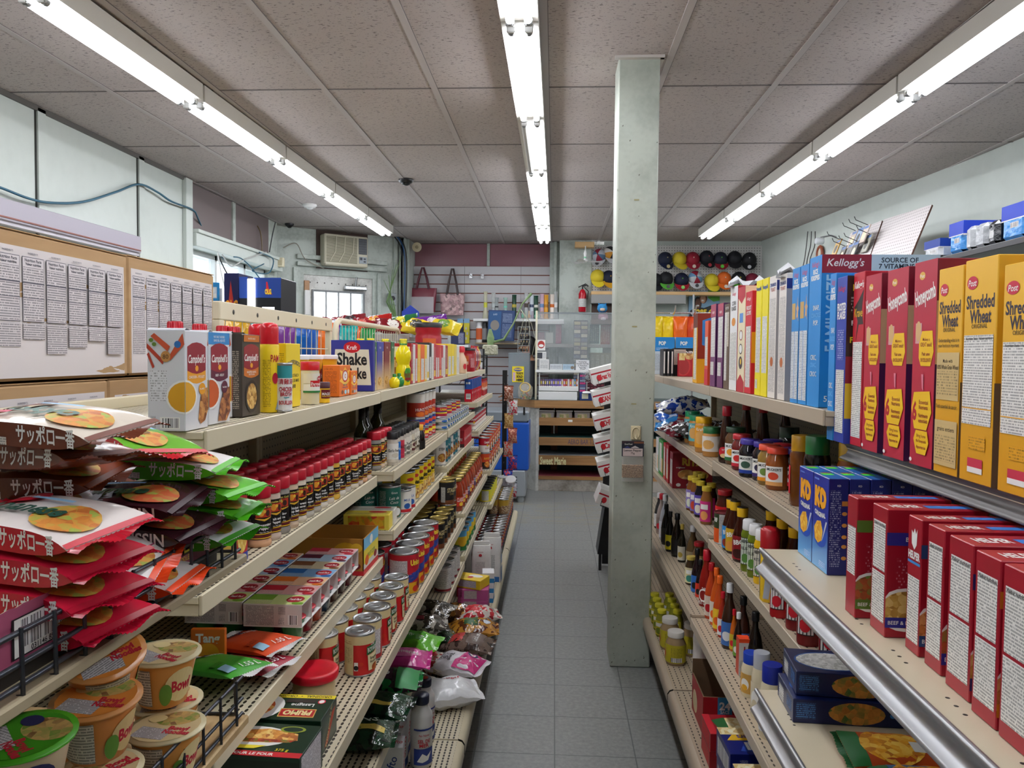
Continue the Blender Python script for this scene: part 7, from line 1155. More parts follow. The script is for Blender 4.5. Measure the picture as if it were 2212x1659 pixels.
mb.grid([[(0,0,0),(.2,0,0),(.2,0,.12),(.1,0,.19),(0,0,.12)],[(0,.02,0),(.2,.02,0),(.2,.02,.12),(.1,.02,.19),(0,.02,.12)]],c('1f3fb0'),False,None,True)
mb.box(.09,.005,-.2,.11,.015,.02,c('d8d8d8'));o=mb.build('display_header');p=aty(868,696,5.2);o.location=(p.x,p.y,p.z);o.scale=(.58,1,.62);tag(o,'royal blue pointed header card above the chip bags','display header')
# ------------------------------------------------------------------ counter and the far end of the shop
def B(px0,py0,px1,py1,Y):
 """world x0, z1, x1, z0 of a picture rectangle standing at depth Y"""
 a,b=aty(px0,py0,Y),aty(px1,py1,Y);return min(a.x,b.x),min(a.z,b.z),max(a.x,b.x),max(a.z,b.z)
def pbox(name,label,cat,px0,py0,px1,py1,Y,d,m,arts=(),ch=.003,group=None,faces=None,par=None):
 x0,z0,x1,z1=B(px0,py0,px1,py1,Y);o_=((x0+x1)/2,Y+d/2,z0)
 mb=MB();printed_box(mb,x0-o_[0],-d/2,0,x1-o_[0],d/2,z1-z0,m,dict(arts),ch,faces,.001);o=mb.build(name,par);o.location=o_
 return tag(o,label,cat,group)if label else o
# slatted display wall
x0,z0,x1,z1=B(880,960,1205,575,9.62)
o=empty('slatwall',(0,9.62,0));tag(o,'grey slatted display wall with brown grooves','slatwall')
mb=MB();sm_=c('c4c1c4',.5);n=18;h=(z1-.55)/n
for k in range(n):mb.box(x0,0,.55+h*k+.006,x1,.02,.55+h*(k+1)-.006,sm_,.002)
mb.build('slats',o);mb=MB();mb.box(x0,.01,.55,x1,.03,z1,c('7a3c28',.7));mb.build('groove_backing',o)
for px in(1003,1125):p=aty(px,600,9.61);mb=MB();mb.box(p.x,-.002,.55,p.x+.004,.001,z1,c('6f6a6a'));mb.build('joint',o)
def hook(px,py,Y,L=.12):
 p=aty(px,py,Y);mb=MB();mb.tube([(0,.02,0),(0,-L,0),(0,-L-.02,.025)],.004,M_STEEL,6);mb.box(-.02,.0,-.03,.02,.015,.03,M_STEEL)
 o=mb.build('display_hook');o.location=(p.x,Y,p.z);return o
for k,(px,py)in enumerate(((1017,596),(1042,597))):tag(hook(px,py,9.6),'empty chrome hook on the slatted wall, %s from the handbags'%ORD[k],'hook')
# tote bags in plastic
def tote(label,px,py,w_,h_,strap,m,pat,dz,plastic=True):
 p=aty(px,py,9.53);o=empty('tote_bag',(p.x,9.53,p.z));tag(o,label,'tote bag')
 mb=MB();rows=[]
 for i in range(7):
  z=h_*i/6;t=.06*(1-(i/6)**2*.7);ww=w_*(.88+.12*i/6)
  rows.append([(ww/2*math.copysign(abs(math.cos(a))**.5,math.cos(a)),t*math.copysign(abs(math.sin(a))**.7,math.sin(a)),z)for a in[2*PI*j/20 for j in range(20)]])
 mb.grid(rows,m,True,None,True);mb.face(rows[0][::-1],m)
 if pat:mb.box(-w_*.38,-.07,.03,w_*.38,-.055,h_*.55,pat,.01)
 mb.build('bag_body',o)
 for y in(-.03,.03):
  mb=MB();mb.tube([(-w_*.22,y,h_*.95),(-w_*.14,y*.8,h_+strap*.45),(-w_*.03,0,h_+strap*.95),(w_*.03,0,h_+strap*.95),(w_*.14,y*.8,h_+strap*.45),(w_*.22,y,h_*.95)],.012,c('5c2430' if plastic else '4a3a38'),6);mb.build('handle',o)
 if plastic:
  mb=MB();mb.box(-w_*.4,-.085,-.02,w_*.42,-.078,h_*.62,clear('f0ecf0',.35),.002);mb.build('plastic_sleeve',o)
tote('maroon tote bag half covered by a clear plastic sleeve',913,674,.36,.30,.27,c('7c2c3c',.35),c('b59aa4',.4),0)
tote('grey and pink floral tote bag in clear plastic',977,681,.32,.27,.33,food('5c5450','b08a8c','d8b8b8',28),None,0,False)
# glass shelf boards with bottles, pipes and cases
o=pbox('display_shelf','white display shelf under the glass pipes on the slatted wall','shelf',1022,688,1218,695,9.3,.3,M_WHITE)
o=pbox('display_shelf','narrow wooden display shelf below the white one','shelf',1026,740,1124,744,9.3,.3,wood_mat('a08a6a','b9a684'))
PP=[(1049,630,'e8e6c0','c8c83a',1),(1066,633,'d8dcd8','b8c0c0',1),(1073,643,'b8c4c4','2a2a2c',1),(1092,643,'a8d8c8','5ab8a0',1),(1111,637,'14402c','b8a83a',0),(1137,633,'dfe3e2','4a3a34',1),(1149,637,'c8d0d8','2a3a5c',0),(1158,639,'14402c','d8d8c8',0),(1171,635,'c8a8b8','6a8ab8',0),(1180,637,'d89a2c','a8701c',0),(1193,636,'e8dcd0','c8641c',0),(1201,630,'d8dcdc','e8e8e8',1)]  # glass water pipes standing on the white shelf
for k,(px,py,a,b,bulb)in enumerate(PP):
 p=aty(px,py,9.42);zb=aty(px,688,9.3).z+.001;H=p.z-zb;mb=MB();m1=clear(a,.45)if bulb else c(a,.2)
 mb.lathe([(.034,0),(.038,.01),(.03,.08),(.022,.12),(.022,H-.02),(.027,H-.01),(.027,H)]if bulb else[(.035,0),(.036,.01),(.027,.02),(.027,H-.01),(.03,H)],m1,14)
 mb.lathe([(.0225 if bulb else .0275,.14),(.0225 if bulb else .0275,H*.6)],c(b,.2),14)
 o=mb.build('glass_pipe');o.location=(p.x,9.42,zb);tag(o,'%s glass %s pipe on the white shelf, %s from the handbags'%({'e8e6c0':'yellow-banded','a8d8c8':'mint','14402c':'dark green','d89a2c':'amber','c8a8b8':'pink and blue'}.get(a,'pale'),'flask shaped' if bulb else 'straight',ORD[k]),'glass pipe','glass pipes on the white shelf')
for k in range(8):
 p=aty(1122+7*k,690,9.35);mb=MB();mb.lathe([(.012,0),(.02,.03),(.008,.05),(.010,.09)],clear(('d8c8d8','8ad8b8','c8e0d0','e8c8a8')[k%4],.6),10);o=mb.build('glass_ornament');o.location=(p.x,9.36-.05*(k%2),aty(px,688,9.3).z+.002);tag(o,'tiny coloured glass ornament on the white shelf, %s along'%ORD[k],'ornament','tiny glass ornaments')
for px,a,b,n_ in((1036,'e8e6e2','c8561c','orange-labelled'),(1048,'1f1f22','8a8a8c','black and grey')):
 zb=aty(1040,740,9.3).z+.001;s_=jar('supplement_bottle',[(.04,0),(.043,.005),(.043,.15),(.03,.17)],c(a,.3),[(.032,.165),(.032,.2),(.03,.202)],c('e0e0e0' if a[0]=='e' else '1a1a1c',.3),(.0435,.03,.14),(rr(0,0,1,1,c(b)),),-1.5,1.0)
 put(s_,'%s supplement bottle on the narrow wooden shelf'%n_,'supplement bottle',(aty(px,700,9.38).x,9.38,zb),0,sc=(1,1,1.25))
for k,(px,m_,n_)in enumerate(((990,'1c2340','navy'),(1004,'e3d63a','yellow'))):
 pbox('sock_card','%s patterned sock card hanging low on the slatted wall'%n_,'socks',px-2,688,px+10,742,9.59,.028,c(m_),(('f',(rr(0,.82,1,1,c('8ab8dc')),('e',.4,.6,.15,.06,c('d8d8d8')),('e',.6,.4,.15,.06,c('d8d8d8')),('e',.4,.2,.15,.06,c('d8d8d8')))),))
pbox('display_shelf','short white display shelf under the potted plant','shelf',966,750,1012,745,9.0,.62,M_WHITE)
pbox('boxed_item','small navy box standing before the sock cards','box',974,717,1003,745,9.0,.08,c('232c52'),(('f',(rr(.55,.1,.95,.9,fine('3a4268','c8c8d8',.008)),)),))
mb=MB()
for k in range(7):a=k*.9;mb.tube([(0,0,0),(.03*math.cos(a),.03*math.sin(a),.09),(.07*math.cos(a),.06*math.sin(a),.15+.02*(k%3))],[.004,.004,.012],worn('5a7a4a','a8b89a',.6,20),5)
mb.lathe([(.03,-.12),(.035,0),(.03,0)],c('d8dcd8'),14);p=aty(973,716,9.2);o=mb.build('potted_plant');o.location=(p.x,9.2,aty(973,745,9.2).z+.12);tag(o,'small green plant in a white pot beside the coffee canister','plant')
# blue scratch card poster stand, cactus, e-liquid display
o=pbox('sign_board','blue framed notice board with a grey oval, above the cactus','sign',1052,670,1111,736,9.24,.04,c('1f3a6c'),(('f',(rr(.04,.04,.5,.96,c('24558a')),rr(.52,.04,.96,.96,c('28406c')),('e',.27,.5,.17,.17,c('8a837c')),tx(.27,.86,.07,'649',c('a8b8d0'),w=.2),rr(.56,.6,.92,.9,fine('28406c','a8b8d8',.02)),rr(.56,.1,.92,.55,fine('28406c','8a9ac0',.02)))),))
o.rotation_euler.z=-.25;o.rotation_euler.y=.04
p=aty(1058,760,6.62);o=empty('cactus_planter',(p.x,6.62,1.506));tag(o,'square woven planter with a cactus and long trailing stem','potted plant')
x0,z0,x1,z1=B(1042,767,1074,745,6.62);mb=MB();mb.box((x0-x1)/2,0,0,(x1-x0)/2,.1,z1-z0,food('7a7a66','a8a890','c8c8b4',60),.01);mb.build('planter',o)
H=z1-z0;gm=worn('6d8a5a','a8b48a',.6,20);mb=MB();mb.tube([(0,.07,H),(.0,.07,H+.06),(-.005,.07,H+.14)],[.03,.035,.012],gm,6);mb.build('cactus_stem',o);mb=MB();mb.tube([(.01,.07,H+.02),(.12,.05,H+.05),(.2,.03,H+.18),(.28,.02,H+.36),(.36,.02,H+.45)],[.012,.012,.007,.007,.014],gm,5);mb.build('trailing_stem',o)
mb=MB()
for k in range(4):mb.tube([(.26,.02,H+.32),(.3+.02*k,0,H+.25-.02*k),(.25+.05*k,0,H+.05),(.22+.05*k,.0,H-.03*k)],.0025,c('a8a890'),4,False)
mb.build('hanging_roots',o)
x0,z0,x1,z1=B(1118,760,1145,706,8.75);o=empty('bottle_display',((x0+x1)/2,8.75,z0));tag(o,'clear tiered display of little dropper bottles behind the counter','bottle display')
hw,H=(x1-x0)/2,z1-z0
for k in range(5):mb=MB();mb.box(-hw,0,H*k/4-.003,hw,.08,H*k/4+.002,clear('d8e0e4',.5));mb.build('tier',o)
for x in(-hw,hw-.004):mb=MB();mb.box(x,0,0,x+.004,.08,H,clear('d8e0e4',.45));mb.build('side_pane',o)
for k in range(12):
 i,j=k%3,k//3;s_=jar('dropper_bottle',[(.011,0),(.012,.002),(.012,.03),(.006,.036)],c('1a1614',.2),[(.006,.034),(.004,.05),(.002,.058)],c('c8a878',.3),None)
 put(s_,'black dropper bottle with a tan tip, %s on the %s tier of the clear display'%(ORD[i],('lowest','second','third','top')[j]),'dropper bottle',(o.location.x-.03+.032*i,8.78,z0+H*j/4+.003),0,'dropper bottles in the clear display')
# counter
m_top=worn('2a3c40','5c6a68',.35,4,.6);M_CW=worn('d4d3cd','8a877c',.5,4,.9)
zt=B(1150,870,1160,866,8.38)[1]+.03
cx0,cx1=aty(1158,950,8.4).x,1.45;o=empty('shop_counter',(cx0,8.4,0));tag(o,'wood-edged shop counter with open shelves underneath','counter')
def K(name,x0_,y0_,z0_,x1_,y1_,z1_,m,ch=.003):mb=MB();mb.box(x0_-cx0,y0_-8.4,z0_,x1_-cx0,y1_-8.4,z1_,m,ch);return mb.build(name,o)
mb=MB();P=[(-.34,.40),(-.02,-.03),(cx1-cx0,-.03),(cx1-cx0,.62),(-.34,.62)];zz=(zt-.085,zt)
for i in range(5):a,b=P[i],P[(i+1)%5];mb.face([(a[0],a[1],zz[0]),(b[0],b[1],zz[0]),(b[0],b[1],zz[1]),(a[0],a[1],zz[1])],M_WOOD)
mb.face([(p[0],p[1],zz[1])for p in P],m_top);mb.face([(p[0],p[1],zz[0])for p in P][::-1],M_WOOD);mb.build('countertop',o)
mb=MB();P=[(-.29,.42),(0,.0),(.03,.0),(.03,.06),(-.26,.48)]
for i in range(5):a,b=P[i],P[(i+1)%5];mb.face([(a[0],a[1],0),(b[0],b[1],0),(b[0],b[1],zz[0]),(a[0],a[1],zz[0])],M_CW)
mb.build('end_panel',o)
K('back_panel',cx0+.03,8.86,.1,cx1,8.88,zz[0],c('1f3532',.6));K('plinth',cx0,8.405,0,cx1,8.9,.15,worn('b4aca2','6d655a',.6,5,.9))
lv=[(905,919,'b98c5a','a8845c'),(947,962,'2f5450','a8845c'),(986,1004,'8f9396','a8845c'),(1031,1036,'8c3a44','a8845c')]
for k,(a,b,t_,e_)in enumerate(lv):
 x0,z0,x1,z1=B(1158,b,1312,a,8.38)
 mb=MB();mb.box(.03,-.0,z0,cx1-cx0,.46,z1,c(t_,.5),.001,{'f':M_WOOD});its={0:[tx(.62,.45,.5,'CHOCOLATE BAR',c('5c5650'),w=.15,keep=0),rr(.2,.5,.23,.8,W_),rr(.5,.2,.54,.8,c('e8d82c')),tx(.57,.5,.5,'1.49',R_,w=.03)],1:[tx(.3,.5,.6,'AERO BAR 1.50',c('5c4a5c'),w=.2)],2:[tx(.1,.45,.8,'Sweet Marie',c('e8e0a8'),w=.18,b=.03)],3:[]}[k]
 art(mb,its,cx1-cx0-.03,z1-z0,lambda u,v,o_:(.03+u,-.0-o_,z0+v),.001);mb.build('shelf_board',o)
for x in(.16,.72,1.2):K('bracket_post',cx0+x,8.84,.15,cx0+x+.08,8.86,zz[0],wood_mat('6a3f22','7d4e2c'));K('bracket_strip',cx0+x+.03,8.835,.5,cx0+x+.045,8.842,zz[0],M_STEEL,0)
for k,px in enumerate((1180,1219,1258,1297)):
 zb=B(0,0,1,905,8.38)[1]+.0;zb=aty(1200,905,8.38).z+.001;p=aty(px,890,8.45)
 s_=pbox('plastic_tub','translucent lidded tub on the top counter shelf, %s from the blue freezer'%ORD[k],'plastic tub',px-17,904,px+17,890,8.45,.2,clear('cfc9c6',.55),(('f',(rr(.2,.1,.8,.7,food('a89a7a','c8b89a','7a8a4a',40)),)),),.01,'translucent tubs');s_.location.z=zb
 mb=MB();w2,h2=s_.dimensions.x,s_.dimensions.z;mb.box(-w2*.54,-.11,h2,w2*.54,.11,h2+.015,clear('d8d4d2',.8),.004);mb.build('lid',s_)
ZT=zt+.0005
# plexiglass screen
x0,z0,x1,z1=B(1157,870,1312,676,8.55);xr=1.4
o=empty('counter_screen',(x0,8.55,zt));tag(o,'hazy clear plastic screen standing on the counter','screen')
mb=MB();mb.box(-.01,-.01,0,.012,.015,z1-zt+.02,c('e4dcc2'),.002);mb.build('post',o)
mb=MB();mb.box(.012,0,z1-zt-.012,xr-x0,.012,z1-zt+.004,c('7c8386',.3));mb.build('top_rail',o)
gl,t,b=newmat('hazy_plastic');b.inputs['Base Color'].default_value=lin('b9c0c2');b.inputs['Alpha'].default_value=.27;b.inputs['Roughness'].default_value=.12
mb=MB();mb.box(.014,.003,aty(1200,803,8.55).z-zt,xr-x0,.008,z1-zt-.01,gl);mb.build('panel',o)
for r,nm_ in(((B(1160,757,1178,734,8.53)),'round red prohibition sticker on the plastic screen'),((B(1159,776,1180,760,8.53)),'grey notice taped below the round sticker')):
 x0_,z0_,x1_,z1_=r;mb=MB();mb.box(x0_,0,z0_,x1_,.003,z1_,W_);W2,H2=x1_-x0_,z1_-z0_
 art(mb,[('e',.5,.55,.42,.36,c('a83028')),('e',.5,.45,.3,.14,W_)]if nm_[0]=='r' else[rr(.05,.1,.6,.9,c('3a3c44')),rr(.62,.1,.95,.9,fine('e8e8e8','777777',.006))],W2,H2,lambda u,v,o_:(x0_+u,-o_,z0_+v),.001);q=mb.build('notice');q.location=(0,8.545,0);tag(q,nm_,'notice')
pbox('counter_shelf','white ledge across the plastic screen with paper notices on it','shelf',1157,799,1318,806,8.42,.12,M_WHITE)
zl=aty(1200,799,8.42).z
for k,(a,b,y0,y1,m_,it,l)in enumerate(((1165,1186,777,799,'e4e4e2',[rr(.1,.1,.9,.5,fine('e4e4e2','3a3a4a',.01)),rr(.1,.55,.9,.9,fine('e4e4e2','8a8a8c',.012))],'white price tag tray on the ledge'),(1188,1215,787,799,'d4d8dc',[rr(.05,.2,.95,.8,fine('d4d8dc','3a4a5c',.012))],'row of small cards on the ledge'),(1216,1240,787,799,'b8cfdf',[rr(.05,.2,.95,.8,fine('b8cfdf','4a6a8c',.012)),('e',.85,.4,.15,.3,c('8a7a6a'))],'pale blue card on the ledge'),(1244,1273,779,800,'f0f0f2',[tx(.5,.85,.13,'Shopping Bags',K_,w=.6),tx(.5,.65,.13,'Reusable Cloth Bag',K_,w=.9),tx(.5,.45,.13,'$1 Plastic/Each',K_,w=.7),tx(.5,.25,.13,'Paper Bag',K_,w=.5),tx(.5,.1,.1,'25 cents',K_,w=.6)],'white shopping bag price notice'))):
 q=pbox('notice_card',l,'notice',a,y1,b,y0,8.44,.012,c(m_),(('f',tuple(it)),),.001);q.location.z=zl+.001
# candy bar rack, white box, red card display, fan, ticket case, candy jar
x0,z0,x1,z1=B(1164,838,1250,808,8.45);o=empty('candy_rack',((x0+x1)/2,8.45,z0));tag(o,'white tilted rack filled with chocolate bars','candy rack');hw=(x1-x0)/2
mb=MB();mb.box(-hw,-.02,-.03,hw,0,.02,M_WHITE,.003);mb.box(-hw,0,-.03,hw,.22,-.02,M_WHITE);mb.box(-hw,0,-.02,-hw+.008,.2,.16,M_WHITE);mb.box(hw-.008,0,-.02,hw,.2,.16,M_WHITE);mb.build('tray',o)
for x in(-.12,.12):mb=MB();mb.tube([(x,.15,-.03),(x,.15,zt-z0)],.012,M_STEEL,8);mb.build('leg',o)
CBR=['5a2a4a']*2+['3a1c6a']*3+['4a2a9a']*4+['6a3aa8','c8b8c8','c8182c','b01c30','e0d8dc','c82c3c','d8d0d0','5a9ad0','c86a2c']
for k,col in enumerate(CBR):put(carton('chocolate_bar',.021,.012,.12,c(col,.3),(('f',(rr(.1,.1,.9,.35,c('e0d0c0')),rr(.2,.5,.8,.8,c(('d8c03a','e8e0e8')[k%2])))),)),'chocolate bar in the white rack, %s from the cream post, %s'%(ORD[k],'purple' if k<10 else 'bright'),'chocolate bar',(o.location.x-hw+.025+.0235*k,8.49,z0-.018),0,'chocolate bars in the white rack',-.25)
pbox('white_tray_box','long white box on the counter under the candy rack','box',1163,866,1247,849,8.42,.12,M_WHITE).location.z=ZT
q=pbox('counter_mat','blue edged lottery mat on the counter by the red cards','mat',1252,868,1345,851,8.42,.3,c('1f3a7c'),(('f',(rr(.05,.2,.2,.8,c('e8e4c8')),rr(.3,.4,.8,.7,fine('1f3a7c','c8a8a8',.012)))),));q.location.z=ZT
q=pbox('card_display','dark red card display with rows of dice-like marks','card display',1250,850,1345,812,8.50,.08,c('4c1420'),(('f',tuple(rr(.03+.08*i,.06+.16*j,.085+.08*i,.13+.16*j,c(('8a3a48','d8c8c8')[(i+j)%3==0]))for i in range(12)for j in range(6))),));q.location.z=ZT+.085
q=pbox('gum_display','narrow pink and grey packet display beside the candy rack','packet display',1251,853,1266,808,8.44,.05,c('5a4a62'),(('f',tuple(rr(.1,.05+.12*j,.9,.13+.12*j,c(('c8387a','8a9ab0','4a5a8c')[j%3]))for j in range(8))),));q.location.z=ZT+.085
p=aty(1268,815,8.38);o=empty('desk_fan',(p.x,8.38,ZT+.085));tag(o,'little silver desk fan on a thin stem','fan');H=p.z-ZT-.085
mb=MB();mb.tube([(0,0,0),(0,0,H-.05)],.006,M_STEEL,8);mb.build('stem',o);mb=MB();mb.lathe([(.05,0),(.045,.015),(.01,.02)],M_WHITE,16);mb.build('base',o)
mb=MB()
for r in(.02,.035,.05):mb.tube([(r*math.cos(a*PI/8),-.015*(1-r/.06),H+r*1.2*math.sin(a*PI/8))for a in range(17)],.0025,M_STEEL,4,False)
for a in range(12):mb.tube([(0,-.02,H),(.05*math.cos(a*PI/6),0,H+.06*math.sin(a*PI/6))],.0018,M_STEEL,3,False)
mb.build('cage',o);mb=MB();mb.lathe([(.025,0),(.02,.03)],c('8a8c90'),12);mb.v=[(v[0],v[2],v[1]+H)for v in mb.v];mb.build('motor',o)
x0,z0,x1,z1=B(1096,862,1144,764,8.5);o=empty('ticket_dispenser',((x0+x1)/2,8.62,ZT));tag(o,'clear acrylic ticket dispenser with a yellow tickets sold here notice','ticket dispenser');hw,H=(x1-x0)/2,z1-zt
mb=MB();mb.box(-hw,0,0,hw,.01,H,clear('a9b4bb',.4));mb.box(-hw,.22,0,hw,.23,H,clear('a9b4bb',.5));mb.box(-hw,0,H,hw,.23,H+.01,clear('a9b4bb',.6));mb.box(-hw,0,0,-hw+.01,.23,H,clear('a9b4bb',.4));mb.box(hw-.01,0,0,hw,.23,H,clear('a9b4bb',.4));mb.build('case',o)
a_,b_,c__,d_=B(1105,826,1131,792,8.5);mb=MB();mb.box(a_-o.location.x,-.006,b_-ZT,c__-o.location.x,-.001,d_-ZT,c('f0d81c'));art(mb,[('e',.5,.8,.38,.12,c('3a4a9c')),tx(.5,.82,.1,'WINNERS',c('e8c83a'),w=.7,b=.04),tx(.64,.56,.13,'TICKETS',K_,w=.6,b=.06),tx(.64,.36,.15,'SOLD',K_,w=.55,b=.06),tx(.64,.14,.15,'HERE',K_,w=.55,b=.06),rr(.06,.08,.28,.62,fine('e8c8d8','8a4a6a',.01)),rr(.0,-.1,1,0,c('d8501c'))],c__-a_,d_-b_,lambda u,v,o_:(a_-o.location.x+u,-.006-o_,b_-ZT+v),.001);mb.build('notice',o)
p=aty(1134,845,8.32);o=empty('candy_jar',(p.x,8.42,ZT));tag(o,'clear round jar of wrapped candy with a tan rimmed mouth','candy jar')
mb=MB();mb.lathe([(.05,0),(.07,.01),(.085,.07),(.08,.14),(.05,.18)],clear('e8dcc4',.3),20);mb.build('jar_body',o)
mb=MB();mb.tube([(.055*math.cos(a*PI/10),-.06+.02*math.sin(a*PI/10),.14+.05*math.sin(a*PI/10))for a in range(21)],.007,c('c9a860'),6,False);mb.build('rim',o)
for k in range(26):
 mb=MB();a=k*2.4;r=.055*math.sqrt((k%7+.5)/7);mb.lathe([(.002,0),(.011,.006),(.011,.014),(.002,.02)],c(('2a6a3c','c8301c','d8a83c','7a3a1c','1f4a8c')[k%5],.3),7,(r*math.cos(a),r*math.sin(a),.008+.018*(k//7)));mb.build('candy',o)
q=pbox('blue_dispenser','blue plastic stand at the counter corner','stand',1098,856,1110,820,8.35,.06,c('2a4a8c'));q.location.z=ZT;q.location.y+=.5;q.location.x-=.03
# shop clerk behind the counter, mostly hidden
def person(loc):
 bm_v=[(0,0,.95),(0,0,1.12),(0,0,1.30),(0,.0,1.43),(0,-.01,1.50),(0,-.03,1.58),(0,-.03,1.68),(.17,0,1.40),(.24,.02,1.14),(.2,-.16,1.0),(.17,-.28,.99),(-.17,0,1.40),(-.24,.02,1.14),(-.18,-.18,1.0),(-.12,-.3,1.02),(.09,0,.9),(.1,.0,.5),(.1,.02,.06),(.1,-.12,.03),(-.09,0,.9),(-.1,.0,.5),(-.1,.02,.06),(-.1,-.12,.03)]
 E_=[(0,1),(1,2),(2,3),(3,4),(4,5),(5,6),(3,7),(7,8),(8,9),(9,10),(3,11),(11,12),(12,13),(13,14),(0,15),(15,16),(16,17),(17,18),(0,19),(19,20),(20,21),(21,22)]
 R=[(.15,.11),(.14,.10),(.17,.11),(.10,.08),(.05,.05),(.075,.085),(.07,.08),(.06,.06),(.045,.045),(.035,.035),(.02,.03),(.06,.06),(.045,.045),(.035,.035),(.02,.03),(.085,.085),(.06,.06),(.04,.045),(.035,.03),(.085,.085),(.06,.06),(.04,.045),(.035,.03)]
 n=len(bm_v)
 for s_,w_ in((1,10),(-1,14)):
  for k in range(4):
   b0=Vector(bm_v[w_])+Vector(((k-1.5)*.018,-.05,-.01));i=len(bm_v);bm_v+=[tuple(b0),tuple(b0+Vector((0,-.035+.004*abs(k-1),-.012)))];E_+=[(w_,i),(i,i+1)];R+=[(.009,.009),(.007,.007)]
  i=len(bm_v);b0=Vector(bm_v[w_])+Vector((-.035*s_,-.02,0));bm_v+=[tuple(b0)];E_+=[(w_,i)];R+=[(.010,.010)]
 me=bpy.data.meshes.new('person');me.from_pydata(bm_v,E_,[]);ob=bpy.data.objects.new('person',me)
 skin,t,b=newmat('skin_and_dark_clothes');s=nd(t,'SeparateXYZ');t.links.new(objco(t),s.inputs[0]);y_=mth(t,'LESS_THAN',s.outputs[1],-.17)
 f=mth(t,'MAXIMUM',mth(t,'GREATER_THAN',s.outputs[2],1.47),y_);t.links.new(mixc(t,f,lin('191a1e'),lin('a8785c')),b.inputs['Base Color']);b.inputs['Roughness'].default_value=.6
 me.materials.append(skin);COL.objects.link(ob);sk=ob.modifiers.new('skin','SKIN');ss=ob.modifiers.new('sub','SUBSURF');ss.levels=ss.render_levels=2;sk.use_smooth_shade=True
 for i,v in enumerate(me.skin_vertices[0].data):v.radius=R[i]
 me.skin_vertices[0].data[0].use_root=True;ob.location=loc
 h=MB();rows=[]
 for i in range(7):
  a=PI/2*i/6;rows.append([(.088*math.cos(a)*math.cos(q),-.015+.1*math.cos(a)*math.sin(q)+.01,1.66+.12*math.sin(a))for q in[2*PI*j/16 for j in range(16)]])
 h.grid(rows,c('15110f',.5),True,None,True);h.grid([[(.085*math.cos(q),.0+.085*math.sin(q),1.54)for q in[PI*j/8 for j in range(9)]],[(.09*math.cos(q),.0+.1*math.sin(q),1.67)for q in[PI*j/8 for j in range(9)]]],c('15110f',.5));h.build('hair',ob)
 f=MB()
 for x in(-.028,.028):f.lathe([(.011,0),(.006,.006),(.0001,.008)],c('f0ece8'),10,(0,0,0));f.v[-40:]=[(v[0]+x,-.105-v[2],v[1]*.6+1.655)for v in f.v[-40:]]
 f.tube([(0,-.1,1.655),(0,-.128,1.62),(0,-.112,1.612)],[.006,.012,.008],c('a8785c',.6),6);f.tube([(-.022,-.108,1.585),(0,-.114,1.583),(.022,-.108,1.585)],.004,c('8c4a44',.6),5);f.build('face',ob)
 return ob
p=aty(1148,780,9.45);q=person((p.x-.02,9.36,0));q.rotation_euler.z=-1.5;q.scale=(1,1,.98);tag(q,'dark-haired person in a black shirt standing behind the counter post','person')
# freezer, spinner rack with nuts, black wire rack
x0,z0,x1,z1=B(1092,1058,1133,888,7.7);o=empty('chest_freezer',((x0+x1)/2,8.0,0));tag(o,'blue ice cream freezer with a grey vented base before the counter','freezer');hw=.14
mb=MB();mb.box(-.42,-.3,.33,hw,.25,z1-.12,c('1f56b8',.3),.012);mb.build('body',o);mb=MB();mb.box(-.42,-.31,.06,hw-.03,.25,.33,c('9aa0a6',.4),.01);art(mb,[rr(.1+.44*i,.15+.12*j,.45+.44*i,.2+.12*j,c('3a3e44'))for i in range(2)for j in range(6)],.5,.25,lambda u,v,o_:(-.42+u,-.31-o_,.07+v),.001);mb.build('vented_base',o)
mb=MB();mb.box(-.42,-.3,z1-.12,hw,.25,z1,c('7d858c',.3),.02);mb.build('top_trim',o);mb=MB();mb.box(hw-.06,-.312,.9,hw-.04,-.3,.98,K_,.003);mb.build('handle',o)
for x in(-.38,hw-.08):mb=MB();mb.lathe([(.03,0),(.035,.02),(.03,.06)],c('a8acb0'),12,(x,-.25,0));mb.build('foot',o)
o=empty('black_wire_rack',(-.60,6.45,0));tag(o,'black wire end rack of candy boxes past the last shelving bay','wire rack');bk=c('161618',.4)
for x in(-.42,0):
 for y in(0,.3):mb=MB();mb.tube([(x,y,0),(x,y,1.56)],.009,bk,8);mb.build('post',o)
for k in range(6):
 z=.25+.25*k-.05*(k==5);mb=MB();mb.tube([(-.42,0,z),(0,0,z),(0,.3,z+.05),(-.42,.3,z+.05),(-.42,0,z)],.005,bk,6)
 for i in range(7):mb.tube([(-.42+.07*i,0,z),(-.42+.07*i,.3,z+.05)],.003,bk,4)
 mb.tube([(-.42,0,z+.04),(0,0,z+.04),(0,.3,z+.09)],.004,bk,6);mb.build('shelf_wires',o)
 q=put(carton('candy_case',.36,.22,.13,W_,(('f',(rr(0,0,1,.16,R_),rr(0,.82,1,1,R_),rr(.1,.3,.5,.7,fine('f0f0f0','8a4a4a',.01)))),('r',(rr(0,0,1,.16,R_),tx(.5,.55,.3,'CLOVERHILL',c('c8384a'),w=.8))))),'white and red candy case on the black wire rack, %s tier from the floor'%ORD[k],'candy case',(-.81,6.6,z+.05),0,'candy cases on the black rack',.16)if k<5 else None
o=empty('peg_display',(-.415,6.42,0));tag(o,'black hook strip hung with nut and candy bags beside the freezer','hook display')
mb=MB();mb.box(-.02,.0,0,.02,.02,1.38,bk,.002);mb.build('strip',o)
for k in range(6):z=1.26-.165*k;mb=MB();mb.tube([(0,0,z),(.0,-.09,z),(.0,-.1,z+.015)],.003,bk,5);mb.build('hook',o)
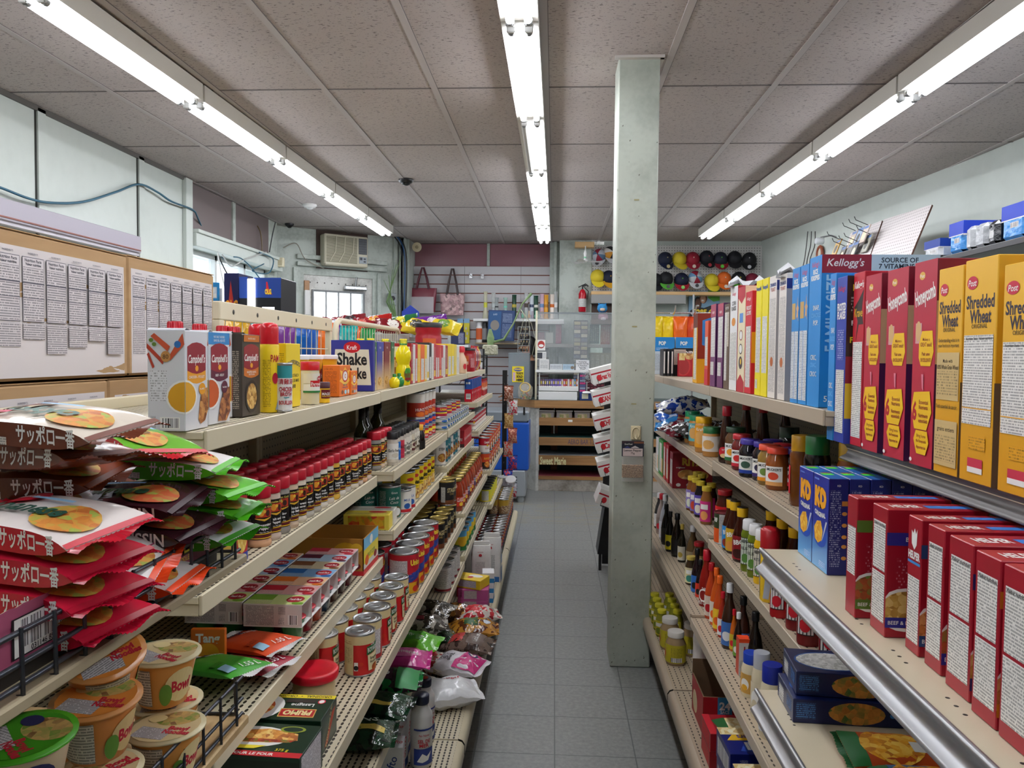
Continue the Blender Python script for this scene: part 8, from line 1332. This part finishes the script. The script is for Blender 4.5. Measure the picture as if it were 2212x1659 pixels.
NB=[('8c4a34','c8a898','brown praline'),('d8dcd8','c8384a','red and white candy'),('b88a4a','d8b880','roasted peanut'),('a8544a','d89a80','red sugared nut'),('c8b0a8','d84a3c','gummy'),('2a3f9c','c83a4a','blue wrapped candy'),('1f3c9c','c83a4a','navy wrapped candy'),('b8c0c8','c82c3c','red liquorice')]
for k,(a,b,n_)in enumerate(NB):
 z=1.19-.118*k;put(bag('nut_bag',.105,.08,.035,film(a,.15,60,b),(rr(.62,.1,.9,.9,c('e0dcd8')),),sd=k,edge=.2),'clear bag of %s hanging on the hook strip'%n_,'candy bag',(-.375+.035*(k%2),6.31+.03*(k%3),z),PI/2,'bags on the hook strip',0,PI/2)
# rack of white candy cases behind the pillar
p0=aty(1300,800,5.6);o=empty('leaning_case_rack',(.38,5.42,0));tag(o,'black slanted floor rack of white candy cases behind the pillar','display rack')
mb=MB();mb.box(-.02,.0,.02,.04,.03,1.45,bk);mb.build('back_panel',o)
mb=MB();mb.face([(-.06,-.12,.12),(.0,-.12,.55),(.06,-.12,.55),(.06,-.12,.12)],bk);mb.face([(-.06,-.12,.12),(-.06,.1,.12),(.0,.1,.55),(.0,-.12,.55)][::-1],bk);mb.build('skirt',o)
for x in(-.05,.03):mb=MB();mb.box(x,-.1,0,x+.02,-.08,.13,bk);mb.build('leg',o)
for k,(px,py,t_,w_)in enumerate(((1280,806,'Great Value',1),(1284,853,'CANDY',1.0),(1287,904,'CHEWS',1),(1289,952,'Candy',.95),(1295,1002,'GUM',.9),(1283,1072,'R',1))):
 p=aty(px,py,5.15);pr=carton('tilted_candy_case',.17,.25,.105,W_,(('f',(rr(0,.62,1,.72,R_),tx(.6,.38,.34,t_,c('c8202c'),w=.6,b=.04),('e',.28,.35,.1,.2,c('c8202c')))),),None);q=put(pr,'white candy case with a red stripe behind the pillar, %s from the top'%ORD[k],'candy case',(p.x+.085,5.18,p.z-.055),0,'white candy cases behind the pillar',0,-.26 if k<5 else .35)
 mb=MB();mb.tube([(-.05,-.13,.03),(-.05,-.13,-.004),(.09,-.13,-.004)],.003,bk,5);w=mb.build('wire_holder',q)
 mb=MB();mb.tube([(0,.0,-.003),(0,.125,-.01),(.05,.16,-.02)],.004,bk,5);mb.build('support_arm',q)
# wall column items: extinguisher, fan, speaker, air conditioner
p=aty(1258,652,9.32);o=empty('fire_extinguisher',(p.x,9.32,aty(1258,674,9.32).z));tag(o,'red fire extinguisher with a white label on the wall column','fire extinguisher')
mb=MB();mb.lathe([(.04,0),(.047,.01),(.047,.22),(.03,.26),(.015,.275)],c('b8182a',.25),18);mb.build('cylinder',o);mb=MB();mb.lathe([(.0475,.06),(.0475,.16)],fine('e8e8e4','44444c',.012,.4),18);mb.build('label',o)
mb=MB();mb.tube([(0,0,.27),(0,0,.31),(.05,0,.33),(.07,0,.31)],.010,K_,6);mb.tube([(-.05,0,.3),(.04,0,.345)],.006,K_,5);mb.tube([(.02,-.01,.3),(.07,-.02,.25),(.055,-.03,.15)],.006,K_,5);mb.build('handle',o)
pbox('wooden_bracket','light wooden bracket block near the ceiling on the column','wood bracket',1242,534,1284,522,9.2,.12,M_PINE)
p=aty(1264,566,9.1);o=empty('hanging_fan',(p.x,9.1,p.z));tag(o,'small white three-blade fan hanging from the wooden bracket','fan');zt2=aty(1264,533,9.2).z-p.z
mb=MB();mb.tube([(0,0,.05),(0,.02,.12),(.005,.06,zt2)],.008,M_WHITE,6);mb.build('rod',o);mb=MB();mb.lathe([(.02,.0),(.035,.01),(.035,.025),(.015,.03),(.012,.06),(.022,.1),(.008,.14)],M_WHITE,14);mb.build('motor',o);mb=MB();mb.lathe([(.0135,.04),(.0135,.06)],c('6ad89a'),12);mb.build('green_band',o)
for a in(.15,2.3,4.3):
 mb=MB();ca,sa=math.cos(a),math.sin(a);P=[(.03,-.02),(.2,-.035),(.21,.02),(.03,.015)];T=[(x*ca-y*sa,x*sa+y*ca,.008+.03*y/.03*.4)for x,y in P];mb.face(T,M_WHITE);mb.face([(v[0],v[1],v[2]-.003)for v in T][::-1],M_WHITE);mb.build('blade',o)
p=aty(902,535,9.35);o=empty('horn_speaker',(p.x,9.35,p.z));tag(o,'cream horn speaker up in the corner by the red panel','speaker');hm=c('c9bb98',.5)
mb=MB();mb.lathe([(.058,0),(.060,.004),(.045,.03),(.028,.07),(.026,.1)],hm,20);mb.v=[(v[0],-.05+v[2],v[1])for v in mb.v];mb.build('horn',o);mb=MB();mb.lathe([(.015,0),(.02,.02),(.008,.04)],c('a89a7a'),12);mb.v=[(v[0],-.052+v[2]*-.2,v[1]*1.0)for v in mb.v];mb.build('driver_cap',o);mb=MB();mb.tube([(0,.05,0),(0,.2,.05)],.015,hm,6);mb.build('bracket',o)
# air conditioner in the angled wall (local frame of that wall)
o=empty('air_conditioner',(0,0,0));o.matrix_world=MA;tag(o,'aged cream window air conditioner set in the wall over the door','air conditioner');cr=c('c2bca6',.5)
mb=MB();mb.box(aa-.04,-.012,az0-.03,ab+.06,.0,az1+.06,c('4a3a34',.8));mb.build('rough_surround',o)
mb=MB();mb.box(aa,-.16,az0,ab,-.012,az1,cr,.012);mb.build('casing',o);wd,hh=ab-aa,az1-az0
mb=MB()
for k in range(24):z=az0+hh*.1+hh*.84*k/24;mb.box(aa+wd*.04,-.165,z,aa+wd*.74,-.158,z+hh*.018,c('6d684f',.6))
for k in range(3):mb.tube([(aa+wd*(.12+.2*k),-.168,az0+hh*.12),(aa+wd*(.24+.2*k),-.168,az0+hh*.45),(aa+wd*(.26+.2*k),-.168,az0+hh*.94)],.006,cr,5)
mb.build('grille',o);mb=MB();mb.box(aa+wd*.78,-.166,az0+hh*.42,ab-wd*.03,-.158,az0+hh*.93,c('3c3f44',.5))
for i in range(4):
 for j in range(6):mb.box(aa+wd*(.785+.045*i),-.17,az0+hh*(.44+.08*j),aa+wd*(.82+.045*i),-.164,az0+hh*(.50+.08*j),c('54575c'))
mb.build('vent',o);mb=MB();mb.box(aa+wd*.79,-.166,az0+hh*.12,ab-wd*.03,-.158,az0+hh*.34,c('8f979c',.4),.002);art(mb,[rr(.08,.5,.4,.9,c('3a3c40')),('e',.7,.7,.16,.12,c('3a3c40')),('e',.7,.3,.16,.12,c('3a3c40'))],wd*.18,hh*.22,lambda u,v,q_:(aa+wd*.79+u,-.166-q_,az0+hh*.12+v),.001);mb.build('control_panel',o)
# ceiling domes and detector
for px,py,m_,nm,l,s_ in((877,393,'18181b','security_camera','black dome camera on the ceiling near the middle lights',1),(625,487,'1c1c20','security_camera','black dome camera in the corner over the window',.8),(669,446,'e4e4e2','smoke_detector','round white smoke detector on the ceiling',1.1)):
 p=atz(px,py,ZC-.02);o=empty(nm,(p.x,p.y,ZC));tag(o,l,nm.replace('_',' '));mb=MB();mb.lathe([(.06*s_,0),(.062*s_,-.015),(.045*s_,-.03)][::-1],c(m_,.3),20);mb.build('base',o);mb=MB();mb.lathe([(.0001,-.05),(.02*s_,-.047),(.035*s_,-.035),(.04*s_,-.02)],c('0c0c0e' if m_[0]=='1' else 'd4d4d2',.1),18);mb.build('dome',o)
# cables
def cable(name,label,pts,r,col):
 P=[Vector(p)for p in pts];Q=[]
 for i in range(len(P)-1):
  a,b,c_,d=P[max(i-1,0)],P[i],P[i+1],P[min(i+2,len(P)-1)]
  for j in range(6):t=j/6;Q.append(.5*((2*b)+(c_-a)*t+(2*a-5*b+4*c_-d)*t*t+(3*b-a-3*c_+d)*t**3))
 Q.append(P[-1]);o_=P[0];mb=MB();mb.tube([q-o_ for q in Q],r,c(col,.4),6);o=mb.build(name);o.location=o_;return tag(o,label,'cable')
cable('cable','blue cable sagging along the green panelled wall',[atx(px,py,-2.955)for px,py in((-80,380),(0,405),(60,428),(110,438),(180,436),(250,415),(300,398),(340,415),(370,435),(410,450),(422,458))],.008,'24566a')
cable('cable','blue cable dropping from the wall corner to the window clutter',[atx(422,458,-2.955)]+[atx(px,py,-3.05)for px,py in((440,500),(455,530),(470,547),(485,560))],.007,'24566a')
for k,(pp,col,l)in enumerate(((((470,545),(475,560),(490,590),(500,600)),'1c1c1e','black cord looping above the display boxes'),(((505,555),(520,558),(540,575),(560,600)),'24566a','blue cord above the display boxes'),(((480,550),(500,575),(530,560),(575,545)),'b8b8b4','grey cord draped under the window sill'),(((560,545),(590,560),(580,590),(545,585),(570,570)),'24566a','coil of blue cable by the window edge'),(((548,478),(562,500),(566,540),(560,552)),'6d5a3a','brown wire hanging from the ceiling corner'),(((595,480),(588,510),(582,545)),'1c1c1e','thin black wire slanting from the ceiling'),(((470,545),(480,600),(495,650),(490,668)),'e0e0dc','white cord hanging before the blue terminal'),(((612,535),(640,526),(660,560),(700,580)),'8a8478','grey cable crossing from window to air conditioner'))):
 cable('cable',l,[(atx(px,py,-2.905)if k in(0,1,2,3,6)else aty(px,py,7.6))if k!=7 else(lambda q:A0+ad*q[0]+an*.08+Vector((0,0,q[1])))(onA(px,py,.08))for px,py in pp],.006,col)
for k,(dx,col)in enumerate(((0,'17181c'),(.03,'1f4a7c'),(.05,'17181c'))):cable('cable',('black','blue','second black')[k]+' cable running down beside the horn speaker',[aty(px,py,9.15)+Vector((dx,0,0))for px,py in((850,508),(864,530),(869,560),(869,620),(866,690))],.009,col)
# lottery terminals and blister cards near the window
pbox('lottery_counter','tall dark cabinet under the lottery terminals','cabinet',486,1262,612,690,4.97,.45,c('3a3a40'))
pbox('lottery_terminal','blue lottery terminal with a red and yellow emblem','lottery terminal',549,690,607,600,5.0,.3,c('16181c',.3),(('f',(rr(0,.52,1,1,c('1f3f8c',.3)),('p',[(.45,.6),(.45,.9),(.5,.9),(.55,.74),(.68,.6)],c('c8182a')),tx(.52,.67,.12,'OLG',c('e8c82c'),w=.24,b=.06),rr(.25,0,.8,.35,c('0c0c0e')),rr(.3,0,.76,.3,glow('e4e4ec',1.2)),tx(.53,.2,.08,'YOUR CHANCE TO',c('444444'),w=.4))),))
pbox('lottery_sign','purple and orange lottery display box with an arrow','display box',484,692,516,590,5.1,.25,c('1a1f4c',.3),(('f',(('p',[(.2,0),(.45,.85),(.8,0)],c('a8281c')),tx(.5,.32,.22,'OLG',c('d8901c'),w=.85,b=.05))),))
pbox('lottery_terminal','blue topped box between the terminal and the sign','display box',517,690,535,598,5.05,.25,c('101216'),(('f',(rr(0,.5,1,1,c('1f3f8c')),)),))
pbox('light_panel','glowing white strip panel on the terminal corner','lit panel',534,675,549,602,4.98,.05,glow('ffffff',2.2))
pbox('blister_card','blue blister card of plugs hanging by the window','blister card',448,650,472,610,5.2,.02,c('2a8ac8'),(('f',(rr(.15,.15,.85,.75,c('d8e0e8')),rr(.35,.45,.65,.68,W_),rr(.2,.2,.45,.4,W_),rr(.55,.2,.8,.4,W_))),))
pbox('blister_card','white blister card behind the blue one','blister card',444,658,478,622,5.3,.02,M_WHITE,(('f',(('e',.5,.2,.3,.12,c('c8383a')),)),))
o=empty('card_stand',(aty(447,690,5.32).x,5.34,1.14));tag(o,'white ribbed display stand holding the blister cards','display stand')
mb=MB();mb.box(-.02,0,-1.139,.08,.02,.80,c('dfe5ea',.4))
for k in range(4):mb.box(-.02+.025*k,-.006,.0,-.01+.025*k,0,.8,c('cfd6dc',.4))
mb.build('panel',o)
for k in range(2):mb=MB();mb.tube([(.02+.05*k,-.006,.77),(.02+.05*k,-.16,.77)],.003,M_STEEL,5);mb.build('hook',o)
# caps on the pegboard
x0,z0,x1,z1=B(1277,640,1652,531,9.44);mb=MB();mb.box(x0,-.01,z0,x1,.01,z1,dots('d4d3d0','6a6866',.032,.006,'xz',.6));o=mb.build('pegboard');o.location=(0,9.44,0);tag(o,'white pegboard covered with baseball caps','pegboard')
def cap(crown,brim,crown2=None,dot=None):
 mb=MB();N=16;rows=[]
 for i in range(8):
  a=PI/2*i/7;rows.append([(.088*math.cos(q)*math.cos(a),-.105*math.sin(a)*1.0,.095*math.sin(q)*math.cos(a))for q in[2*PI*j/N for j in range(N)]])
 m1=c(crown,.7)
 if crown2:
  for i in range(7):
   for j in range(N):
    a,b=rows[i],rows[i+1];mb.face([a[j],b[j],b[(j+1)%N],a[(j+1)%N]],c((crown,crown2[0],crown2[1])[(j*6//N)%3],.7),None,True)
 else:mb.grid([r_[::-1]for r_ in rows],m1,True,None,True)
 mb.lathe([(.008,0),(.0001,.006)],c(dot or brim),8);mb.v[-24:]=[(v[0],-.106-v[2],v[1])for v in mb.v[-24:]]
 o=mb.build('baseball_cap',None,False)
 b_=MB();r1=[];r2=[]
 for j in range(13):
  q=PI*j/12;x=-.085*math.cos(q);r1.append((x,-.035-.045*math.sin(q),-.04-.04*math.sin(q)));r2.append((x*1.02,-.05-.07*math.sin(q),-.05-.105*math.sin(q)))
 bm=c(brim,.6);b_.grid([r1,r2],bm);b_.grid([[(v[0],v[1]+.004,v[2]+.002)for v in r2],[(v[0],v[1]+.004,v[2]+.002)for v in r1]],bm);KIDS[o.name]=[b_.build('brim',None,False)]
 if dot:
  e=MB();e.lathe([(.022,0),(.022,.003)],c(dot,.4),14);e.v=[(v[0]+.0,-.118-v[2],-.115+v[1])for v in e.v];KIDS[o.name].append(e.build('badge',None,False))
 return o
CP=[(1296,553,'b8bcc4','c9ccd0',('8c1c34','5a7a9a'),'1c1c20','grey red and blue panelled cap',-.3),(1318,548,'c98a2c','b8bcc0',('1c1c22','d8d4d0'),None,'black and mustard panelled cap',.3),(1437,560,'121a34','161f40',None,'b8a878','navy cap with a pale emblem',.2),(1468,560,'d6bf2c','d8c230',None,None,'yellow cap in the upper row',.2),(1497,560,'9c1830','a01c34',None,'d8c8b8','crimson cap in the upper row',0),(1527,557,'14151f','16171c',None,'a8303c','black cap with a red patch',.15),(1557,560,'141a2c','8c1626',None,'5ab83c','navy cap with a red brim and green sticker, upper row',0),(1588,558,'101118','121318',None,None,'black cap with a white line on its brim',-.1),(1620,561,'0e0f14','101116',None,'a8a8ac','plain black cap nearest the corner',-.2),(1291,598,'d6bf2c','dcc62c',None,None,'yellow cap beside the column',.1),(1315,600,'121a34','c8921c',None,None,'navy cap with a mustard brim by the pillar',.2),(1439,603,'12141a','5ab03c',None,'1a1a1c','black cap with a lime green brim',.1),(1473,605,'121a38','a8182c',None,'6ab83c','navy cap with a red brim, lower row',0),(1503,601,'c8ccd0','d4d6d8',('9c1c34','6a9ac0'),'1c1c20','white red and sky blue panelled cap',0),(1538,607,'d8c42c','dcc82c',None,None,'yellow cap with a paper tag, lower row',.1),(1565,603,'d8641c','dc681c',None,'e8d8c8','orange cap in the lower row',0),(1597,603,'12141a','4a9a2c',None,'c8c03a','black cap with a green brim behind the cereal',0),(1626,606,'7a1430','7c1632',None,None,'maroon cap at the end of the lower row',0),(1417,606,'101218','14161c',None,None,'dark cap half hidden by the pillar',0)]
for px,py,a,b,c2,d_,l,rz in CP:p=aty(px,py,9.36);put(cap(a,b,c2,d_),l,'cap',(p.x,9.40,p.z),rz,None,-.15)
# shelves under the caps: cream edge, plush toys, poster, cigarette cards
pbox('cream_shelf','cream edged shelf below the rows of caps','shelf',1277,636,1655,631,9.2,.2,M_PINE)
o=pbox('display_cabinet','white framed cabinet under the caps','cabinet',1277,655,1482,637,9.2,.2,c('8f8f8c'))
for k,(px,py,a,b,l)in enumerate(((1301,668,'2f86c0','e0c8b0','blue plush toy with a tan snout'),(1303,676,'b88a9c','e8d8dc','pink plush toy under the blue one'))):
 p=aty(px,py,9.05);mb=MB();mb.lathe([(.0001,-.05),(.04,-.045),(.06,-.01),(.055,.03),(.03,.05),(.0001,.055)],c(a,.9),16);
 mb.lathe([(.0001,-.02),(.03,-.012),(.03,.012),(.0001,.02)],c(b,.9),12,(0,-.05,-.018));mb.lathe([(.0001,-.01),(.014,0),(.0001,.014)],c(a,.9),8,(-.04,0,.05));mb.lathe([(.0001,-.01),(.014,0),(.0001,.014)],c(a,.9),8,(.04,0,.05));mb.lathe([(.0001,-.004),(.005,0),(.0001,.004)],K_,6,(-.02,-.058,.018));mb.lathe([(.0001,-.004),(.005,0),(.0001,.004)],K_,6,(.02,-.058,.018))
 o=mb.build('plush_toy');o.location=(p.x,9.05,aty(1301,676,9.05).z+(.055 if k==0 else-.052));tag(o,l,'plush toy')
pbox('toy_shelf','dark shelf carrying the plush toys beside the extinguisher','shelf',1277,700,1400,690,9.0,.3,c('5a4438'));pbox('cabinet_back','brown board behind the plush toys','board',1277,700,1332,642,9.35,.02,c('4a342a'))
for k in range(2):
 a,b=(1238,1255)if k==0 else(1253,1270);pbox('cigarette_rack','tall rack of tobacco packets behind the screen, %s column'%('first','second')[k],'tobacco rack',a,830,b,692,9.1,.08,c('4a4c54'),(('f',tuple(rr(.06,.02+.065*j,.94,.07+.065*j,fine(('8a8478','3a4a6c','c8c0a8','6a5a62','a89a6a')[(j+k)%5],'e0d8d0',.02,.5))for j in range(15))),))
for k,(a,b,y0,y1,m_,l)in enumerate(((1274,1295,700,742,'4f6a66','greenish card display seen through the screen'),(1297,1318,700,745,'9a5a4c','reddish card display seen through the screen'),(1274,1320,762,800,'8a8668','dull yellow packet row seen through the screen'),(1200,1213,700,742,'8c3a5c','magenta card strip seen through the screen'),(1178,1195,718,742,'b8b8b0','white framed card seen through the screen'),(1162,1176,718,736,'8a5a6c','colourful card seen through the screen'))):
 pbox('card_display',l,'card display',a,y1,b,y0,9.2,.05,c(m_),(('f',tuple(rr(.05+.24*j,.1,.2+.24*j,.9,fine(m_,'d8d8c8',.02,.5))for j in range(4))),))
pbox('back_shelf','grey shelf behind the screen for the card displays','shelf',1172,750,1325,744,9.15,.2,c('a09c98'));pbox('back_shelf','lower grey shelf behind the screen','shelf',1172,808,1325,801,9.15,.2,c('a09c98'));pbox('back_shelf','upper pale shelf seen through the screen','shelf',1158,700,1218,694,9.12,.15,c('d0cecb'))
q=pbox('lottery_poster','lottery poster of two laughing people with a yellow jackpot sum','poster',1487,690,1555,628,9.42,.012,c('7fa6c4'),(('f',(('p',[(.0,0),(.05,.3),(.25,.45),(.5,.4),(.75,.5),(.9,.2),(.95,0)],c('14141c')),('e',.29,.55,.13,.24,c('1c1412')),('e',.3,.55,.085,.17,c('6a4030')),('e',.3,.48,.04,.03,W_),('e',.47,.75,.13,.2,c('6a3a24')),('e',.46,.72,.085,.16,c('c99a80')),('e',.45,.66,.04,.03,W_),('p',[(.62,1),(.62,.75),(.8,.62),(1,.66),(1,1)],c('5aa83c')),rr(.68,.78,.95,.9,fine('5aa83c','1f4a1c',.02)),tx(.5,.26,.18,'$285,63',c('f0d02c'),w=.72,b=.05),tx(.5,.1,.08,'IN WINNINGS TODAY',c('c8b03a'),w=.7))),))
# right wall: leaning pegboards, clock, camera, packs on a high ledge
def onR(px,py,off=0.0):
 d=Vector((1.22,-12.0,0)).normalized();nn=Vector((-d.y,d.x,0))*-1;p0=Vector((2.5,9.5,0))+nn*off;r_=ray(px,py);return r_*(p0.dot(nn)/r_.dot(nn))+Vector((0,0,EYE))
xl=2.2
def slab(name,label,cat,quad,m,t=.012,its=(),par=None):
 """a board through four world points (corner order: lower near, lower far, upper far, upper near)"""
 q=[Vector(v)for v in quad];n=(q[1]-q[0]).cross(q[3]-q[0]).normalized();W=(q[1]-q[0]).length;H=(q[3]-q[0]).length;mb=MB();o_=q[0]
 Q=[v-o_ for v in q];mb.face(Q,m);mb.face([v-n*t for v in Q][::-1],m)
 for i in range(4):a,b=Q[i],Q[(i+1)%4];mb.face([a,a-n*t,b-n*t,b],c('5c3a2c'))
 art(mb,its,W,H,lambda u,v,o:(Q[0]*(1-u/W)+Q[1]*(u/W))*(1-v/H)+(Q[3]*(1-u/W)+Q[2]*(u/W))*(v/H)+n*o,.003)
 o=mb.build(name);o.location=o_;return tag(o,label,cat)
pgm=dots('c9c2c0','5a5452',.026,.0042,'yz',.6)
A_=[atx(1968,560,2.28),atx(1882,560,2.28),atx(1912,476,2.52),atx(2016,444,2.52)]
slab('leaning_pegboard','bare white pegboard leaning out from the wall above the cereal','pegboard',A_,pgm)
A_=[atx(1880,560,2.28),atx(1822,560,2.28),atx(1840,505,2.48),atx(1908,478,2.5)]
slab('leaning_pegboard','pegboard hung with small hardware cards, next to the bare one','pegboard',A_,pgm)
for k,(px,py,m_,l)in enumerate(((1823,530,'a8843a','gold hardware card'),(1835,545,'4a4438','dark hardware card, lower'),(1850,540,'5a544c','grey tool card'),(1862,535,'3a3a3c','black tool card'),(1872,505,'8a9ab0','blue-topped card'),(1885,500,'b8a89c','pale clip card'),(1890,520,'8c8a7c','olive packet card'),(1858,512,'a89a8c','tan packet card'))):
 p=atx(px,py,2.33+(.04 if py<525 else 0));mb=MB();printed_box(mb,-.004,-.05,-.09,.004,.05,.05,c(m_,.4),{'l':(('e',.5,.4,.3,.25,c('d8c8a0' if k%2 else '2c2a28')),rr(.1,.8,.9,.95,c('4a6a9c')))},0);o=mb.build('hardware_card');o.location=(p.x-.05,p.y,p.z);o.rotation_euler=(0,.35,0);tag(o,l+' hanging on the leaning pegboard','hardware card')
 mb=MB();mb.tube([(.02,0,.05),(-.10,0,.055),(-.12,0,.075)],.003,c('2c2c2e'),5);mb.build('peg_hook',o)
pk_=lambda b1,b2:(('l',(rr(0,.6,1,1,c(b1)),rr(0,.57,1,.6,W_),rr(.4,.35,.75,.5,W_),rr(.42,.36,.73,.49,bars()))),('f',(rr(0,.6,1,1,c(b1)),rr(0,.55,1,.6,W_),tx(.5,.8,.14,'72',W_,w=.4))))
PK=[(1995,2030,558,514,'d8dce0','1f3f9c','white and navy nine-roll pack on the high ledge'),(2048,2080,554,476,'2a8ad8','1f3fc0','shiny blue pad pack with a navy top, farther one'),(2082,2100,552,486,'b4b8bc','b8bcc0','silver foil pack on the high ledge'),(2101,2128,551,478,'a8acb0','b8bcc0','wide silver foil pack before the black one'),(2129,2152,550,473,'1c1e22','26282c','black rounded pack on the high ledge'),(2160,2212,547,433,'2a8ad8','1f3fc0','tallest blue pad pack, nearest on the ledge')]
LX=2.0;zL=atx(2040,556,LX).z
for k,(a,b,yb,yt,m_,b1,l)in enumerate(PK):
 Y0,Y1=atx(b,yb,LX).y,atx(a,yb,LX).y;h=atx(b,yt,LX).z-zL;col=film(m_,.15,26,None)
 o=put(carton('wrapped_pack',.2,round(Y1-Y0-.006,3),round(h,3),col,tuple((n_,tuple(i_))for n_,i_ in(pk_(b1,0)if b1[0]=='1' else(('l',[rr(.3,.3,.7,.6,c('e0e0e0'))]if m_=='1c1e22' else[]),))),None,.02),l,'wrapped pack',(LX+.1,(Y0+Y1)/2,zL),0,None)
o=empty('high_ledge',(LX+.15,3.2,0));tag(o,'tall shelving against the wall whose top carries wrapped packs','shelving');mb=MB();mb.box(-.18,-1.2,zL-.03,.35,2.0,zL-.001,c('4a4a4c'),.003);mb.build('top_board',o)
for y in(-1.1,1.9):mb=MB();mb.box(.0,y,0,.3,y+.03,zL-.03,M_RLIP,.003);mb.build('side_panel',o)
mb=MB();n=24;p=atx(1771,549,2.42);mb.tube([(0,.07*math.cos(2*PI*j/n),.075*math.sin(2*PI*j/n))for j in range(n+1)],.016,wood_mat('7a3a22','92492c'),6,False);mb.lathe([(.0001,0),(.06,.001)],c('c9c4b4'),20);mb.v[-60:]=[(.0-v[2],v[0],v[1])for v in mb.v[-60:]];o=mb.build('wall_clock');o.location=onR(1771,549,.02);tag(o,'round wooden wall clock near the corner','clock')
p=onR(1772,520,.15);o=empty('security_camera',p);tag(o,'small white bullet camera on the wall near the corner','security camera');mb=MB();mb.lathe([(.03,0),(.034,.01),(.034,.1),(.03,.11)],c('c9cdd0',.3),14);mb.v=[(v[2]*-.6+.03,v[1]+v[2]*.2,v[0])for v in mb.v];mb.build('body',o);mb=MB();mb.tube([(.0,0,.03),(.1,0,.05),(.16,.0,.03)],.008,c('8a8c8e'),6);mb.build('bracket',o)
for k in range(3):cable('cable','thin wire hanging from the ceiling by the wall corner, %s of three'%ORD[k],[onR(1745+8*k,500,.03),onR(1742+9*k,530,.04),onR(1738+6*k,560,.03),onR(1732+9*k,585,.03)],.005,'4a4a48')
# hook and spice packet on the pillar
o=empty('adhesive_hook',(.395,3.655,1.145));tag(o,'cream adhesive hook stuck on the pillar','hook');cr2=c('e0d4b0',.35)
mb=MB();mb.box(-.024,-.006,-.034,.024,.003,.034,cr2,.006);mb.tube([(.018*math.cos(a*PI/8),-.008,.027*math.sin(a*PI/8))for a in range(17)],.003,cr2,5,False);mb.build('plate',o);mb=MB();mb.tube([(0,-.006,-.01),(0,-.02,-.02),(0,-.028,-.03),(0,-.036,-.024)],.004,cr2,6);mb.build('prong',o)
x0,z0,x1,z1=B(1342,1040,1391,953,3.62);o=empty('spice_packet',((x0+x1)/2,3.622,z0));tag(o,'packet of lemon pepper hanging from the hook on the pillar','spice packet');hw,H=(x1-x0)/2,z1-z0
mb=MB();mb.box(-hw,-.003,H*.62,hw,.0,H,c('1f2434'),.0008);art(mb,[rr(0,.82,1,1,c('3a2a34')),rr(.55,.85,1,.95,c('8c5a3c')),('e',.3,.8,.2,.12,c('20242c')),tx(.3,.8,.1,'Good Food',W_,w=.35),rr(.05,.02,.95,.52,c('d8c8c4')),tx(.5,.4,.14,'Lemon Pepper',K_,w=.8,b=.02),tx(.5,.22,.13,'75g',K_,w=.2),('p',[(.1,.55),(.25,.68),(.4,.55)],c('3a4a8c')),('p',[(.4,.55),(.6,.7),(.8,.55)],c('d8d0d0'))],2*hw,H*.38,lambda u,v,o_:(-hw+u,-.003-o_,H*.62+v),.0006);mb.build('header_card',o)
mb=MB();mb.box(-hw,-.012,0,hw,-.001,H*.62,clear('e8e4e2',.16),.004);mb.build('clear_bag',o)
spm,t,b=newmat('ground_spice');t.links.new(ramp(t,noi(t,objco(t),260,3),[(.35,'4a3626'),(.5,'9a7a58'),(.7,'c0a684')]),b.inputs['Base Color']);mb=MB();mb.box(-hw+.002,-.011,H*.1,hw-.002,-.002,H*.42,spm,.003);mb.build('ground_spice',o)['kind']='stuff'
# small fittings on the window and door wall
p=aty(601,565,7.9);mb=MB();mb.box(-.035,0,-.05,.035,.05,.05,c('d8ceb0',.4),.006);mb.box(-.02,-.004,-.03,.02,0,.02,c('c4b998'),.002);o=mb.build('motion_sensor');o.location=(p.x,7.95,p.z);tag(o,'cream motion sensor box by the window column','sensor')
u,z=onA(842,647);mb=MB();mb.box(-.05,-.05,-.07,.05,0,.07,c('8d9496',.4),.004);mb.lathe([(.028,.05),(.028,.062),(.02,.066)],c('1c1d20'),14);mb.v[-70:]=[(v[0],-v[2],v[1]+.01)for v in mb.v[-70:]];o=mb.build('switch_box');o.matrix_world=MA@Matrix.Translation((u,-.03,z));tag(o,'grey switch box with a black round knob beside the door','switch box')
u,z=onA(666,654);mb=MB();mb.box(-.03,-.03,-.14,.03,0,.14,c('e2e0dc',.4),.005);o=mb.build('door_sensor');o.matrix_world=MA@Matrix.Translation((u-.03,-.03,z));tag(o,'tall white door alarm unit at the door frame','door alarm')
p=aty(866,700,8.6);mb=MB();gs=c('55703c',.6)
for k in range(5):a=k*1.3;mb.tube([(0,0,0),(-.05-.02*k,.02*math.cos(a),.25),(-.16+.05*k,.03*math.sin(a),.5+.06*k)],[.008,.007,.003],gs,5)
mb.lathe([(.06,-p.z+.001),(.08,-p.z+.25),(.02,-p.z+.26),(.01,0)],c('6a5a4a'),12);o=mb.build('potted_reed');o.location=(p.x-.04,8.6,p.z);tag(o,'tall thin green reeds leaning beside the cables','plant')
